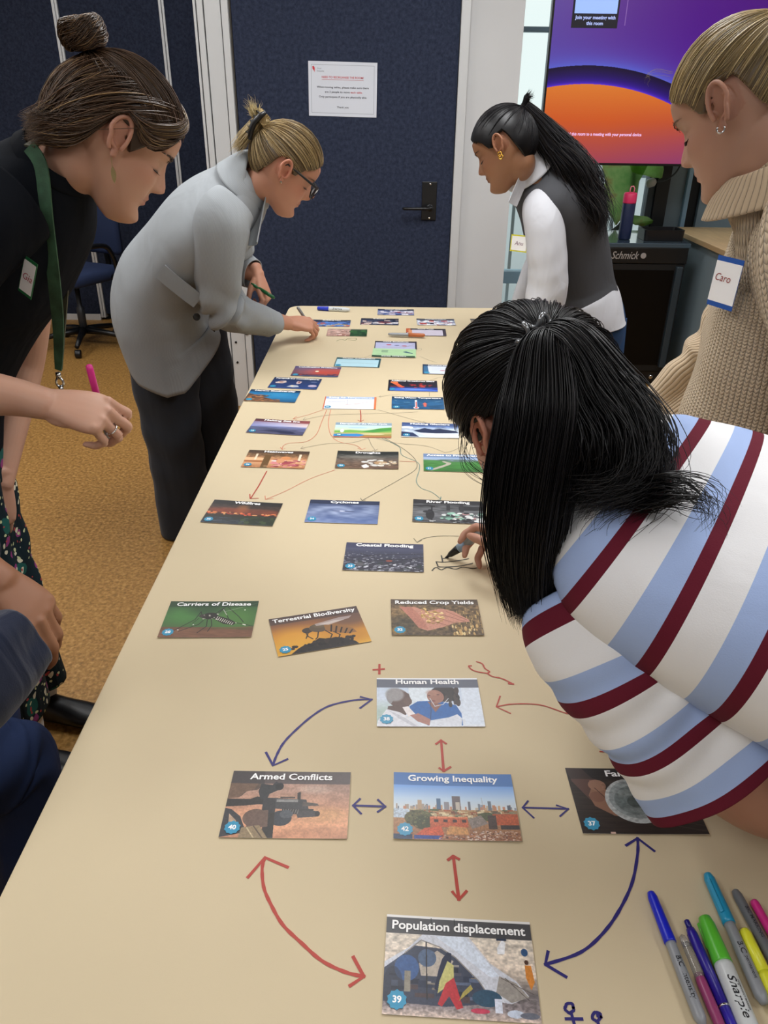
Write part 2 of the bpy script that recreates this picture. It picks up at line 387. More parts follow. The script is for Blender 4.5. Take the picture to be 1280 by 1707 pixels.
# ---- marker drawings on the table top
INK=[
('blue_curved_arrow','B',2.6,[[(-0.014,0.843),(-0.039,0.841),(-0.073,0.829),(-0.096,0.808),(-0.118,0.777),(-0.13,0.755),(-0.136,0.733),(-0.138,0.718)],[(-0.03,0.848),(-0.014,0.843),(-0.03,0.825)],[(-0.15,0.739),(-0.138,0.717),(-0.121,0.728)]]),
('red_plus_sign','R',2.6,[[(-0.013,0.908),(0.003,0.91)],[(-0.004,0.92),(-0.004,0.899)]]),
('red_double_arrow','R',2.4,[[(0.08,0.765),(0.08,0.711)],[(0.073,0.758),(0.08,0.765),(0.086,0.759)],[(0.075,0.716),(0.08,0.711),(0.089,0.718)]]),
('blue_double_arrow','B',2.2,[[(-0.033,0.655),(0.006,0.654)],[(-0.025,0.665),(-0.033,0.655),(-0.023,0.643)],[(-0.003,0.664),(0.006,0.654),(-0.003,0.646)]]),
('red_double_arrow','R',2.6,[[(0.083,0.586),(0.085,0.532)],[(0.077,0.581),(0.083,0.586),(0.089,0.582)],[(0.079,0.541),(0.085,0.532),(0.094,0.542)]]),
('red_curved_arrow','R',2.8,[[(-0.129,0.58),(-0.13,0.567),(-0.125,0.544),(-0.114,0.523),(-0.099,0.501),(-0.078,0.482),(-0.056,0.464),(-0.032,0.453),(-0.014,0.449)],[(-0.144,0.556),(-0.129,0.581),(-0.102,0.569)],[(-0.025,0.468),(-0.014,0.449),(-0.027,0.44)]]),
('blue_curved_arrow','B',2.6,[[(0.299,0.613),(0.293,0.592),(0.277,0.556),(0.256,0.525),(0.232,0.498),(0.203,0.476),(0.165,0.463)],[(0.283,0.603),(0.299,0.613),(0.313,0.596)],[(0.17,0.476),(0.165,0.463),(0.183,0.451)]]),
('blue_double_arrow','B',1.9,[[(0.172,0.655),(0.227,0.654)],[(0.18,0.665),(0.172,0.655),(0.183,0.64)],[(0.214,0.659),(0.227,0.654),(0.215,0.643)]]),
('red_curved_arrow','R',1.6,[[(0.162,0.831),(0.186,0.837),(0.224,0.836),(0.255,0.821),(0.268,0.816),(0.284,0.799),(0.296,0.778),(0.304,0.761),(0.306,0.747)],[(0.17,0.853),(0.162,0.831),(0.18,0.818)],[(0.288,0.748),(0.306,0.747),(0.323,0.759)]]),
('stethoscope_drawing','R',1.8,[[(0.144,0.93),(0.152,0.925),(0.155,0.914),(0.161,0.907),(0.158,0.903),(0.164,0.896),(0.177,0.892),(0.19,0.882)],[(0.135,0.92),(0.131,0.919),(0.135,0.911),(0.144,0.906),(0.158,0.903)],[(0.186,0.882),(0.193,0.88)],[(0.186,0.88),(0.193,0.879)]]),
('stick_figure','B',2.2,[[(0.184,0.422),(0.184,0.42),(0.183,0.419),(0.181,0.418),(0.179,0.417),(0.178,0.418),(0.177,0.419),(0.176,0.42),(0.176,0.422),(0.177,0.423),(0.178,0.425),(0.18,0.426),(0.181,0.426),(0.183,0.426),(0.184,0.425),(0.184,0.424),(0.184,0.422)],[(0.181,0.417),(0.182,0.405),(0.175,0.393)],[(0.182,0.405),(0.186,0.394)],[(0.175,0.412),(0.19,0.412)],[(0.179,0.423),(0.179,0.423)],[(0.182,0.423),(0.182,0.423)]]),
('stick_figure','B',2.2,[[(0.208,0.414),(0.207,0.413),(0.206,0.412),(0.205,0.411),(0.203,0.41),(0.202,0.411),(0.2,0.412),(0.2,0.413),(0.2,0.414),(0.201,0.416),(0.202,0.417),(0.203,0.418),(0.205,0.418),(0.206,0.418),(0.208,0.417),(0.208,0.416),(0.208,0.414)],[(0.204,0.41),(0.205,0.399),(0.198,0.388)],[(0.205,0.399),(0.208,0.39)],[(0.197,0.405),(0.212,0.406)],[(0.203,0.415),(0.203,0.415)],[(0.205,0.415),(0.206,0.415)]]),
('red_arrow','r',1.3,[[(-0.171,2.014),(-0.21,1.972),(-0.248,1.94)],[(-0.24,1.96),(-0.248,1.94),(-0.237,1.936)]]),
('grey_arrow','g',1.1,[[(0.089,2.006),(-0.002,1.99),(-0.115,1.98),(-0.17,1.966),(-0.22,1.933)],[(-0.216,1.952),(-0.22,1.933),(-0.211,1.932)]]),
('red_arrow','r',1.3,[[(-0.162,2.014),(-0.169,1.92),(-0.176,1.833),(-0.198,1.784),(-0.238,1.774),(-0.251,1.756),(-0.251,1.734)],[(-0.257,1.746),(-0.25,1.731),(-0.245,1.741)]]),
('red_arrow','r',1.3,[[(-0.151,2.014),(-0.151,1.92),(-0.139,1.834),(-0.115,1.787),(-0.073,1.766),(-0.057,1.74)],[(-0.067,1.747),(-0.056,1.739),(-0.048,1.748)]]),
('red_arrow','R',1.9,[[(-0.069,2.014),(-0.066,1.969),(-0.065,1.928)],[(-0.073,1.938),(-0.065,1.926),(-0.058,1.939)]]),
('grey_arrow','g',1.1,[[(-0.02,2.019),(0.043,1.97),(0.109,1.922)],[(0.102,1.935),(0.111,1.922),(0.102,1.914)]]),
('grey_arrow','g',1.1,[[(-0.043,1.812),(-0.084,1.781),(-0.145,1.773),(-0.206,1.741)],[(-0.202,1.754),(-0.207,1.741),(-0.197,1.737)]]),
('grey_arrow','g',1.1,[[(-0.042,1.812),(-0.033,1.767),(-0.023,1.734)],[(-0.03,1.734),(-0.023,1.734),(-0.017,1.744)]]),
('grey_arrow','g',1.1,[[(-0.022,1.813),(0.03,1.782),(0.101,1.767),(0.146,1.728)]]),
('grey_arrow','k',1.3,[[(-0.001,1.814),(0.03,1.772),(0.059,1.721),(0.075,1.673),(0.072,1.626),(0.037,1.575),(-0.004,1.521),(-0.047,1.465)],[(-0.051,1.476),(-0.047,1.464),(-0.04,1.466)]]),
('teal_arrow','t',1.3,[[(-0.007,1.811),(0.035,1.759),(0.042,1.708),(0.078,1.667),(0.081,1.626),(0.072,1.565),(0.082,1.528),(0.104,1.509),(0.121,1.477)],[(0.115,1.471),(0.121,1.473),(0.123,1.487)]]),
('red_line','r',1.3,[[(0.036,1.672),(0.073,1.67)]]),
('red_arrow','R',1.9,[[(-0.271,1.607),(-0.278,1.529),(-0.286,1.468)],[(-0.291,1.488),(-0.287,1.467),(-0.27,1.469)]]),
('red_arrow','r',1.3,[[(-0.115,1.618),(-0.168,1.569),(-0.216,1.505),(-0.254,1.464)],[(-0.257,1.481),(-0.254,1.464),(-0.238,1.468)]]),
('grey_arrow','k',1.3,[[(0.147,1.316),(0.108,1.315),(0.08,1.306),(0.065,1.29)],[(0.059,1.304),(0.065,1.289),(0.074,1.298)]]),
('wave_drawing','K',2.0,[[(0.089,1.188),(0.094,1.197),(0.099,1.198),(0.106,1.191),(0.117,1.199),(0.132,1.194),(0.146,1.201),(0.163,1.197),(0.171,1.199)],[(0.098,1.219),(0.1,1.208),(0.104,1.201),(0.138,1.204),(0.165,1.215)],[(0.098,1.219),(0.113,1.218),(0.14,1.224),(0.159,1.231)],[(0.109,1.241),(0.11,1.22)],[(0.11,1.23),(0.121,1.233)]]),
('grey_line','g',1.1,[[(0.196,1.774),(0.178,1.751),(0.163,1.735),(0.145,1.726)]]),
('grey_line','g',1.1,[[(0.203,1.68),(0.209,1.636),(0.219,1.575),(0.241,1.547)]]),
('grey_arrow','g',1.1,[[(0.043,2.15),(0.011,2.14),(-0.019,2.126)],[(-0.014,2.135),(-0.019,2.126),(-0.013,2.122)]]),
('grey_line','g',1.1,[[(0.129,2.171),(0.128,2.136)]]),
('grey_line','g',1.1,[[(0.114,2.537),(0.141,2.496),(0.168,2.464)]]),
('grey_line','g',1.1,[[(0.106,2.624),(0.121,2.632),(0.121,2.61),(0.106,2.6)]]),
('grey_line','g',1.1,[[(0.2,2.33),(0.163,2.31),(0.131,2.276)]]),
('grey_line','g',1.1,[[(-0.049,2.547),(-0.074,2.508)]]),
('green_scribble','n',1.8,[[(-0.177,2.712),(-0.161,2.737),(-0.147,2.722),(-0.138,2.746),(-0.109,2.751),(-0.112,2.723),(-0.137,2.733)]]),
]

INKC = {'B': 'mat_ink_blue', 'R': 'r'}
ink = {'B': mat('ink_blue', '2a2470', .5), 'R': mat('ink_red', 'b03a2c', .5), 'G': mat('ink_grey', '9b927e', .6), 'K': mat('ink_black', '46443c', .6), 'T': mat('ink_teal', '5f8580', .6), 'N': mat('ink_green', '5c7040', .6)}
ink['g'] = ink['G']; ink['r'] = mat('ink_pale_red', 'cf7c62', .6); ink['k'] = mat('ink_dark_grey', '77715f', .6); ink['t'] = ink['T']; ink['n'] = ink['N']
def smooth_line(P, n=6):
    if len(P) < 3: return P
    out = []
    for i in range(len(P) - 1):
        p0, p1, p2, p3 = P[max(i - 1, 0)], P[i], P[i + 1], P[min(i + 2, len(P) - 1)]
        for k in range(n):
            t = k / n
            out.append(tuple(.5 * (2 * p1[j] + (p2[j] - p0[j]) * t + (2 * p0[j] - 5 * p1[j] + 4 * p2[j] - p3[j]) * t * t + (3 * p1[j] - p0[j] - 3 * p2[j] + p3[j]) * t ** 3) for j in range(len(p1))))
    return out + [P[-1]]
def ribbon(b, P, wd, z):
    P = [Vector((p[0], p[1], 0)) for p in P]; V = []
    for i, p in enumerate(P):
        t = (P[min(i + 1, len(P) - 1)] - P[max(i - 1, 0)]).normalized(); n = Vector((-t.y, t.x, 0)) * wd / 2 * (1 + .12 * sin(i * 1.7))
        e = t * (wd * .4 if i == len(P) - 1 else (-wd * .4 if i == 0 else 0))
        V += [(p + n + e + Vector((0, 0, z)))[:], (p - n + e + Vector((0, 0, z)))[:]]
    b.add(V, [(2 * i + 1, 2 * i + 3, 2 * i + 2, 2 * i) for i in range(len(P) - 1)])
COLN = {'B': 'dark blue', 'R': 'red', 'g': 'faint grey', 'r': 'faint red', 'k': 'grey', 'K': 'black', 't': 'teal', 'n': 'green'}
for j, (nm, c, wd, st) in enumerate(INK):
    b = MB()
    for i, s_ in enumerate(st):
        ribbon(b, smooth_line(s_) if len(s_) > 3 else s_, wd / 1000 * 1.3, TZ + .00045 + .00003 * (j % 5) + .00001 * i)
    b.build(nm, ink[c], tb, world=True)
# ================================================================ picture cards (148 x 100 mm)
def bar(p, col, a=.75, y1=19): p.rect(0, 0, 148, y1, col, a)
def P_population(p):
    p.vg([(0, '9a9386'), (20, 'd4cabc'), (55, 'd8c8b8'), (75, '6d6768'), (90, '8c8284'), (100, 'd0bcb0')]); p.grain(.25, 5, 3, 18, 70, 3); p.grain(.3, 3, 2, 78, 100, 5)
    p.poly([(0, 52), (30, 32), (60, 34), (92, 62), (110, 84), (60, 90), (0, 88)], '3c4254'); p.rects(26, 4, 48, 88, 80, 14, 5, ['2c3348', '4a5064', '59657e', '4d3f42', '22283a'], 3)
    p.poly([(52, 36), (68, 46), (60, 62), (36, 62), (34, 50)], 'b3a89c'); p.rects(12, 34, 44, 90, 74, 9, 2, ['7d7468', '50505c', '8f8a86'], 8); p.ell(22, 55, 12, 13, '3c5a8c'); p.ell(42, 44, 9, 9, '50627e')
    p.poly([(0, 56), (0, 50), (24, 34), (37, 20), (84, 20), (104, 46), (128, 62), (139, 76), (122, 84), (104, 82), (92, 64), (70, 42), (54, 32), (36, 27), (20, 40)], 'c9ccd6')
    p.poly([(50, 21), (80, 20), (104, 48), (112, 58), (104, 60), (74, 38)], 'd3dcea'); p.poly([(112, 58), (128, 64), (139, 77), (122, 83), (108, 74)], '9a948e'); p.line([(20, 40), (36, 26), (54, 32), (70, 42), (92, 64), (104, 82)], 1.2, '8c8580')
    p.line([(41, 28), (42, 84)], 1.2, '2c2a30'); p.line([(114, 60), (144, 74)], .6, '554c48'); p.line([(118, 60), (139, 80)], .6, '554c48')
    p.poly([(57, 44), (62, 37), (66, 38), (66, 46), (60, 60), (52, 76), (49, 74), (53, 56)], '1f2740'); p.poly([(62, 46), (68, 50), (68, 66), (52, 78), (54, 66)], 'c2bd78'); p.poly([(60, 68), (68, 62), (76, 90), (70, 92), (63, 80), (56, 90), (52, 88)], 'b8343c')
    p.poly([(76, 76), (84, 68), (86, 72), (72, 84)], 'a89a50'); p.ell(99, 80, 14, 8, '2f4f66'); p.ell(92, 92, 9, 2.4, 'c2425c'); p.rect(106, 80, 113, 93, 'd7dceb'); p.ell(125, 93, 8, 3.6, 'c6d0e2'); p.ell(138, 94, 9, 3, '6b6f7c')
    p.rect(20, 58, 26, 78, '8b8578'); p.poly([(112, 30), (118, 20), (121, 24), (119, 36), (112, 36)], 'e5e6ea'); p.rect(112, 14, 122, 22, '22304a'); p.ell(139, 33, 3.4, 4, '33547e'); p.poly([(138, 46), (144, 46), (146, 62), (142, 70), (138, 58)], 'd08438'); p.ell(140, 43, 2, 2.4, '4a3026')
    p.ell(9, 74, 10, 20, '2a2c38', .5); p.grain(.1, 2, 2); p.rect(0, 0, 148, 3, 'e6e4e2'); p.rect(0, 2.6, 148, 20, '454549', .95); p.line([(46, 2), (46, 10)], .5, '222'+'222'); p.line([(70, 2), (70, 12)], .5, '222222')
def P_inequality(p):
    p.vg([(0, '3f7fd0'), (20, '6f9ee0'), (40, 'bdd4ec'), (56, 'd9dfe2'), (57, 'b08a60'), (100, '9c6a4c')]); p.rect(0, 56, 24, 70, 'b9c6d4')
    r = random.Random(2)
    for i in range(52):
        x = r.uniform(0, 146); h = r.uniform(2, 8); p.rect(x, 56 - h, x + r.uniform(1.5, 4), 57, r.choice(['a8998c', 'c9a27e', '8f96a4', 'bfae98', 'c08868', '77808e']))
    for x, h, wd, c in ((29, 14, 5, 'b59b80'), (52, 17, 5, '4c6a8c'), (61, 12, 6, '8f8d94'), (71, 21, 10, '6a5f62'), (75, 12, 5, 'c4b9ac'), (90, 13, 3, '6b707c'), (102, 10, 2.5, '77808e'), (114, 14, 4, '6c7684'), (137, 8, 4, '59616e')): p.rect(x, 57 - h, x + wd, 57, c)
    p.line([(107, 38), (108, 56)], .6, 'a0a4ac')
    p.rects(120, 18, 56, 140, 66, 6, 3, ['c8b48c', 'a85f3c', '7d4c34', 'd9c7a0', '6b5a48', '8c8468', '50603c'], 4)
    p.ell(30, 70, 17, 12, '5c5a38'); p.ell(36, 76, 14, 10, '3f4428'); p.ell(112, 66, 12, 6, '4f5638'); p.rects(30, 14, 60, 42, 82, 3, 2, ['6f7044', '3a3f26', '7d6c44'], 9)
    p.rect(43, 67, 88, 82, 'c1603c'); p.rect(43, 67, 88, 69, 'd98258')
    for x in (48, 59, 70, 81): p.rect(x, 71, x + 5, 75, '3d2420')
    p.poly([(88, 70), (104, 64), (112, 76), (92, 84)], '8d8078'); p.rect(118, 62, 148, 78, 'b85a36'); p.rect(112, 64, 122, 84, '4a3c38'); p.rect(126, 78, 148, 84, '3c3434')
    p.poly([(24, 96), (36, 84), (56, 80), (60, 96)], 'cc5a38'); p.poly([(62, 88), (66, 80), (86, 82), (88, 92), (62, 92)], 'c9925a'); p.rect(24, 94, 56, 99, '2f4a92'); p.rect(0, 93, 22, 100, '32425e')
    p.rects(220, 88, 86, 148, 99, 2.2, 1.4, ['b58f78', 'd9c4b4', '8c5a48', '6d4c40', 'c0a08c'], 6); p.rects(60, 52, 92, 100, 99, 3, 1.5, ['b58f78', 'd9c4b4', '5b3c34', 'c8784c'], 7); p.grain(.2, 1.5, 1.5, 56); bar(p, '2c5f9e', .75, 20)
def P_armed(p):
    p.vg([(0, '9a7f72'), (30, 'ac8a7a'), (60, 'c39074'), (80, 'd9a07c'), (100, 'b98468')]); p.grain(.12, 22, 9, 20, 100, 4); p.ell(105, 28, 18, 6, 'c9b2a4', .5, 1); p.ell(120, 66, 26, 10, 'd9a878', .6, 1)
    p.poly([(0, 0), (40, 0), (42, 22), (34, 30), (22, 32), (16, 40), (0, 44)], '5e4e44'); p.poly([(0, 18), (34, 20), (30, 30), (18, 34), (14, 42), (0, 44)], '70594a')
    p.poly([(0, 44), (28, 44), (36, 40), (60, 46), (62, 52), (38, 52), (24, 54), (0, 56)], '33302f'); p.poly([(38, 20), (52, 22), (56, 16), (64, 22), (60, 30), (50, 36), (48, 44), (40, 44), (36, 32)], '37383a'); p.ell(61, 24, 5, 6, '2c2b2d')
    p.rect(44, 42, 60, 66, '3a393b'); p.poly([(58, 42), (96, 44), (100, 58), (84, 60), (60, 58)], '454547'); p.rect(60, 44, 86, 48, '8b8a88'); p.rect(64, 40, 82, 42, '3c3a3a'); p.poly([(84, 34), (88, 32), (89, 44), (85, 44)], '3c3a3a'); p.poly([(92, 47), (110, 50), (112, 53), (92, 54)], '5b544f')
    p.rect(68, 58, 106, 66, '403e3f'); p.poly([(84, 60), (112, 61), (112, 69), (88, 71)], '4c494a'); p.ell(111, 65, 3, 4, '35302f')
    for i in range(7): p.line([(70 + i * 3, 59), (69 + i * 3, 65)], .7, '8b8784')
    p.ell(68, 72, 13, 11, '3f4248'); p.ell(74, 66, 8, 6, '565a60'); p.poly([(48, 66), (60, 64), (62, 100), (48, 100)], '353230'); p.ell(38, 72, 15, 13, '6b564c'); p.poly([(26, 64), (52, 60), (54, 84), (30, 88)], '6b564c')
    p.poly([(8, 60), (20, 70), (30, 92), (0, 100), (0, 58)], '3c3c40'); p.poly([(24, 86), (44, 82), (56, 100), (22, 100)], '8f7c60'); p.line([(30, 86), (40, 100)], 1.5, 'c0ad8a'); p.line([(38, 84), (50, 100)], 1.5, '57493c'); p.poly([(6, 66), (16, 76), (20, 90), (8, 84)], 'b59a82'); p.grain(.12, 2, 2); bar(p, '3f3d42', .72, 20)
def P_famine(p):
    p.vg([(0, '2c2522'), (60, '322822'), (100, '2a211e')]); p.grain(.25, 24, 1.4, 0, 100, 3)
    p.poly([(0, 0), (20, 0), (30, 16), (42, 22), (40, 60), (20, 50), (4, 22)], '5a4038'); p.poly([(26, 20), (40, 20), (46, 44), (44, 58), (56, 76), (44, 74), (24, 60), (20, 44), (26, 32)], '8a6450'); p.ell(34, 28, 11, 9, '96705c'); p.ell(30, 46, 9, 8, '7e5746'); p.line([(30, 32), (44, 54)], 1, '4a3028'); p.ell(44, 54, 4, 3, 'b0846e')
    p.ell(76, 51, 37, 34, 'b0b5b5', rot=-8); p.ell(77, 49, 33, 29, '8c9495', rot=-8); p.ell(78, 50, 28, 22, '6c7676', rot=-8); p.ell(82, 52, 17, 11, '505958', rot=-8); p.ell(66, 40, 12, 6, '9da5a4', .5, .6); p.ell(80, 66, 20, 5, '9aa2a2', .5, .8); p.grain(.2, 4, 3, 18, 86, 5, 40, 112); p.rect(76, 38, 78, 43, 'e4e8e8'); p.ell(104, 79, 4, 3, 'a06c58')
    p.line([(96, 84), (148, 96)], .8, '4a3c36'); p.line([(106, 80), (148, 88)], .6, '4a3c36'); bar(p, '1c1b1d', .5, 18); p.rect(33, 97.5, 39, 100, 'c9a69a')
def P_health(p):
    p.vg([(0, 'b9c8dc'), (40, 'c9d4e4'), (100, 'dfe5ee')]); p.ell(8, 80, 20, 24, '86a48c', .5, 1); p.rect(122, 20, 148, 96, 'd6dfec'); p.rect(46, 20, 80, 70, 'd9e2ea')
    p.ell(30, 42, 16, 18, '8d8a8c'); p.poly([(34, 26), (46, 34), (50, 52), (44, 62), (30, 66), (20, 56)], '5d4640'); p.ell(26, 36, 13, 14, '938f90', soft=.3); p.ell(44, 50, 6, 8, '654c44'); p.poly([(16, 60), (30, 58), (46, 70), (40, 78), (14, 74)], '5a443e')
    p.poly([(2, 88), (14, 66), (32, 72), (52, 88), (58, 100), (0, 100)], 'dcdde4'); p.poly([(14, 66), (40, 84), (56, 100), (50, 100), (30, 84)], 'c2c3cc')
    p.poly([(46, 60), (58, 50), (86, 48), (112, 58), (118, 74), (118, 98), (70, 98), (48, 74)], '1f5fa6'); p.poly([(72, 50), (92, 56), (82, 72)], '8a5e50'); p.ell(97, 34, 20, 17, '2d2322'); p.blot(26, 98, 26, 116, 56, 3, 7, ['2d2322', '3d2f2c', '1f1818'], 4); p.ell(84, 40, 12, 14, '9a6c5c', rot=-10); p.ell(80, 32, 8, 6, 'a97c6a', .7, .7); p.ell(80, 49, 4, 1.3, '7a3f3c'); p.ell(75, 38, 2, .8, '3a2824'); p.ell(88, 36, 2, .8, '3a2824')
    p.line([(76, 44), (76, 68), (74, 86)], .9, '22304a'); p.line([(76, 44), (82, 60), (94, 56), (102, 44)], 1.1, 'c4c8d0'); p.poly([(36, 62), (44, 60), (54, 76), (44, 82)], 'e6dfdf'); p.poly([(46, 78), (58, 74), (74, 86), (72, 98), (56, 90)], 'a8766a'); p.poly([(74, 88), (100, 82), (112, 76), (118, 84), (116, 98), (72, 98)], 'd5d9e2'); p.grain(.06, 3, 3); p.rect(0, 0, 148, 3, 'e9ebee'); p.rect(0, 3, 148, 21, '5a5e6c', .95)
def P_carriers(p):
    p.vg([(0, '2c4a2a'), (45, '3f6a38'), (72, '47683c'), (73, '6d4f3c'), (100, '5a3c30')]); p.ell(30, 40, 26, 22, '4f8a44', .6, 1); p.ell(112, 46, 34, 30, '55843c', .6, 1); p.ell(62, 20, 30, 18, '28442a', .6, 1); p.poly([(0, 84), (40, 76), (110, 78), (148, 84), (148, 100), (0, 100)], '7a5642'); p.grain(.15, 14, 2, 76, 100)
    for L_ in ([(60, 44), (56, 30), (50, 52), (22, 82)], [(64, 54), (58, 66), (48, 72), (30, 84)], [(70, 52), (72, 70), (60, 88)], [(76, 50), (80, 68), (76, 84)], [(82, 40), (92, 22), (108, 58), (148, 72)], [(80, 36), (96, 14), (120, 44), (130, 60)], [(86, 44), (104, 50), (118, 62)]): p.line(L_, 1.3, '221f20')
    p.line([(92, 24), (100, 40)], .8, 'd8d8d0'); p.line([(112, 60), (118, 62)], 2, 'e5e5da'); p.line([(130, 66), (134, 68)], 2, 'e5e5da'); p.line([(96, 30), (148, 6)], .8, '98a890'); p.ell(128, 26, 1.4, 1.4, 'd8e0cc')
    p.ell(72, 42, 13, 9, '26211f', rot=-10); p.ell(61, 42, 6, 5, '3a3431'); p.poly([(80, 40), (96, 46), (118, 62), (114, 68), (98, 64), (82, 52)], '2a2523'); r = random.Random(3)
    for i in range(9): p.line([(86 + i * 3.4, 44 + i * 2.1), (84 + i * 3.4, 52 + i * 1.8)], 1.2, 'e8e4da')
    p.blot(26, 58, 36, 86, 52, 1.4, .9, ['e6e2d6', 'b9b4a8', '1c1817'], 2); p.line([(56, 48), (48, 62)], .9, '1c1817'); p.ell(28, 80, 1.4, 1, 'eeeeee'); p.ell(50, 66, 1.2, 1, 'eeeeee'); bar(p, '1d3322', .55, 17)
def P_terrestrial(p):
    p.vg([(0, '54413a'), (26, '8a5c3c'), (50, 'b8772e'), (78, 'd19a2f'), (100, 'd9a232')]); p.ell(30, 62, 40, 26, 'dda236', .7, 1); p.ell(130, 30, 40, 24, '5d4844', .7, 1); p.ell(118, 78, 40, 16, 'b5782c', .6, 1)
    p.ell(56, 46, 9, 7, '3d3530'); p.ell(74, 44, 15, 11, '5b4c3c', rot=10); p.ell(78, 38, 11, 6, '6d5b46', .7, .6); p.poly([(84, 38), (104, 40), (128, 58), (132, 70), (118, 70), (96, 62), (84, 54)], '8c6238')
    for i in range(5): p.line([(96 + i * 7.5, 42 + i * 5), (92 + i * 7, 58 + i * 3)], 2.6, '2c221f')
    p.poly([(70, 32), (112, 24), (134, 24), (128, 30), (92, 38), (72, 38)], 'b3a7a6', .75); p.poly([(76, 34), (104, 30), (120, 32), (92, 40)], 'd5ccc8', .6)
    for L_ in ([(52, 50), (54, 62), (60, 70)], [(56, 52), (50, 66)], [(72, 54), (68, 68), (64, 72)], [(84, 54), (92, 66), (86, 78)], [(96, 60), (104, 70), (100, 78)]): p.line(L_, 2, '2f2622')
    p.poly([(20, 100), (34, 88), (44, 82), (56, 80), (70, 70), (84, 76), (96, 74), (112, 82), (124, 92), (128, 100)], '1e1715'); p.blot(46, 24, 76, 124, 96, 3.4, 3, ['1e1715', '2c201b', '0f0b0a'], 5); bar(p, '453a3c', .62, 19)
def P_crop(p):
    p.vg([(0, '6a5844'), (50, '7d6543'), (100, '5b4a34')]); p.grain(.5, 5, 5); p.rects(70, 95, 25, 148, 98, 1.2, 9, ['a98c58', '4f4230', 'c8a86c', '3b3228'], 5); p.ell(20, 70, 20, 22, '3b3830', .6, 1); p.ell(12, 88, 10, 9, 'c8973c', .8, .8)
    p.poly([(14, 22), (40, 22), (60, 34), (84, 26), (104, 34), (128, 58), (128, 64), (104, 66), (84, 78), (58, 88), (44, 80), (34, 56)], 'c48c78'); p.poly([(14, 22), (34, 22), (50, 50), (60, 84), (44, 80), (32, 54)], 'b67a68')
    for L_ in ([(92, 34), (124, 58)], [(86, 44), (122, 64)], [(80, 54), (110, 70)], [(72, 64), (96, 76)]): p.line(L_, 1.1, '8a5648')
    p.blot(60, 58, 34, 86, 68, 3, 1.5, ['d9b878', 'b08a4c', 'ead09a', '8c6a3c'], 6); p.blot(20, 50, 24, 62, 66, 1.6, 3, ['d9b878', 'b08a4c'], 7); p.blot(30, 96, 74, 140, 98, 2, 5, ['c9a468', '8c7040', 'e0c890'], 8); p.grain(.1, 2, 2); bar(p, '4a3e36', .6, 17)
def city(p, y0, cols, n, seed, w0=6, h0=3):
    r = random.Random(seed)
    for i in range(n):
        t = r.random() ** .7; y = y0 + t * (100 - y0); k = .3 + t; x = r.uniform(-4, 148); p.poly([(x, y), (x + w0 * k, y - h0 * .3 * k), (x + w0 * 1.1 * k, y + h0 * .5 * k), (x + w0 * .1 * k, y + h0 * .8 * k)], r.choice(cols))
def P_coastal(p):
    p.vg([(0, '46475f'), (22, '4e5068'), (34, '43465a'), (100, '32303a')]); city(p, 28, ['565664', '3a3a46', '8c8c98', '2b2a34', '6a6a76', 'a8aab4', '43424e', '2f3a38'], 460, 4)
    for L_ in ([(0, 60), (60, 44), (148, 36)], [(60, 100), (110, 60), (148, 48)], [(0, 84), (80, 60), (148, 54)], [(30, 40), (80, 66), (148, 92)]): p.line(L_, 1.8, '2a2a33')
    p.ell(84, 64, 6, 3, '8c4c40'); p.blot(14, 10, 76, 148, 96, 3, 2, ['c4c6d0', 'd8dae2'], 6); p.ell(30, 78, 8, 6, '5e5c60'); bar(p, '3a3c58', .5, 20)
def P_wildfires(p):
    p.vg([(0, '2a2422'), (30, '42322c'), (48, '6b3a28'), (58, '38241e'), (70, '2a2a22'), (100, '2c3440')]); p.grain(.4, 10, 7, 0, 60, 3); p.ell(70, 36, 12, 18, 'a86a3c', .7, 1); p.ell(40, 44, 40, 12, '8c3c28', .6, 1); p.ell(112, 46, 36, 12, '7d3c28', .6, 1)
    r = random.Random(4)
    for i in range(46): p.ell(r.uniform(0, 146), 56 + r.uniform(-4, 5), r.uniform(2, 6), r.uniform(.8, 2), r.choice(['d8603c', 'ef8a50', 'f0b070', 'b0402c']))
    p.blot(60, 80, 68, 148, 98, 6, 5, ['2c3a24', '3a4a2c', '1f2a1c', '24301f'], 5); p.rects(24, 10, 74, 90, 92, 14, 1.4, ['3d4a68', '2a3040', '55606e'], 3); bar(p, '1c1b1d', .75, 18)
def P_cyclones(p):
    p.vg([(0, '3c4768'), (100, '5a6fa2')]); cx, cy = 72, 50
    th = np.arctan2((p.y - cy) * 1.7, p.x - cx); rr = np.hypot(p.x - cx, (p.y - cy) * 1.7)
    n = np.sin(th * 2 + np.log(rr + 3) * 5) * .5 + .5; n = n * .5 + .5 * p.noise(12, 5, 3); m = np.clip((120 - rr) / 90, 0, 1)
    p.put(np.clip(n * 1.1 - .1, 0, 1) * (.35 + .5 * m), 'b2bfdc'); p.ell(cx, cy, 42, 17, 'a8b6d6', .35, 1); p.ell(cx, cy - 1, 16, 5, '7c89b0', .7, .6); p.ell(cx, cy - 2, 6, 1.8, 'e8ecf8'); p.ell(cx + 16, cy - 1, 10, 1.8, '2a3356', .8, .7); p.ell(cx - 14, cy - 2, 8, 1.4, '2a3356', .7, .7); bar(p, '1f2740', .75, 18)
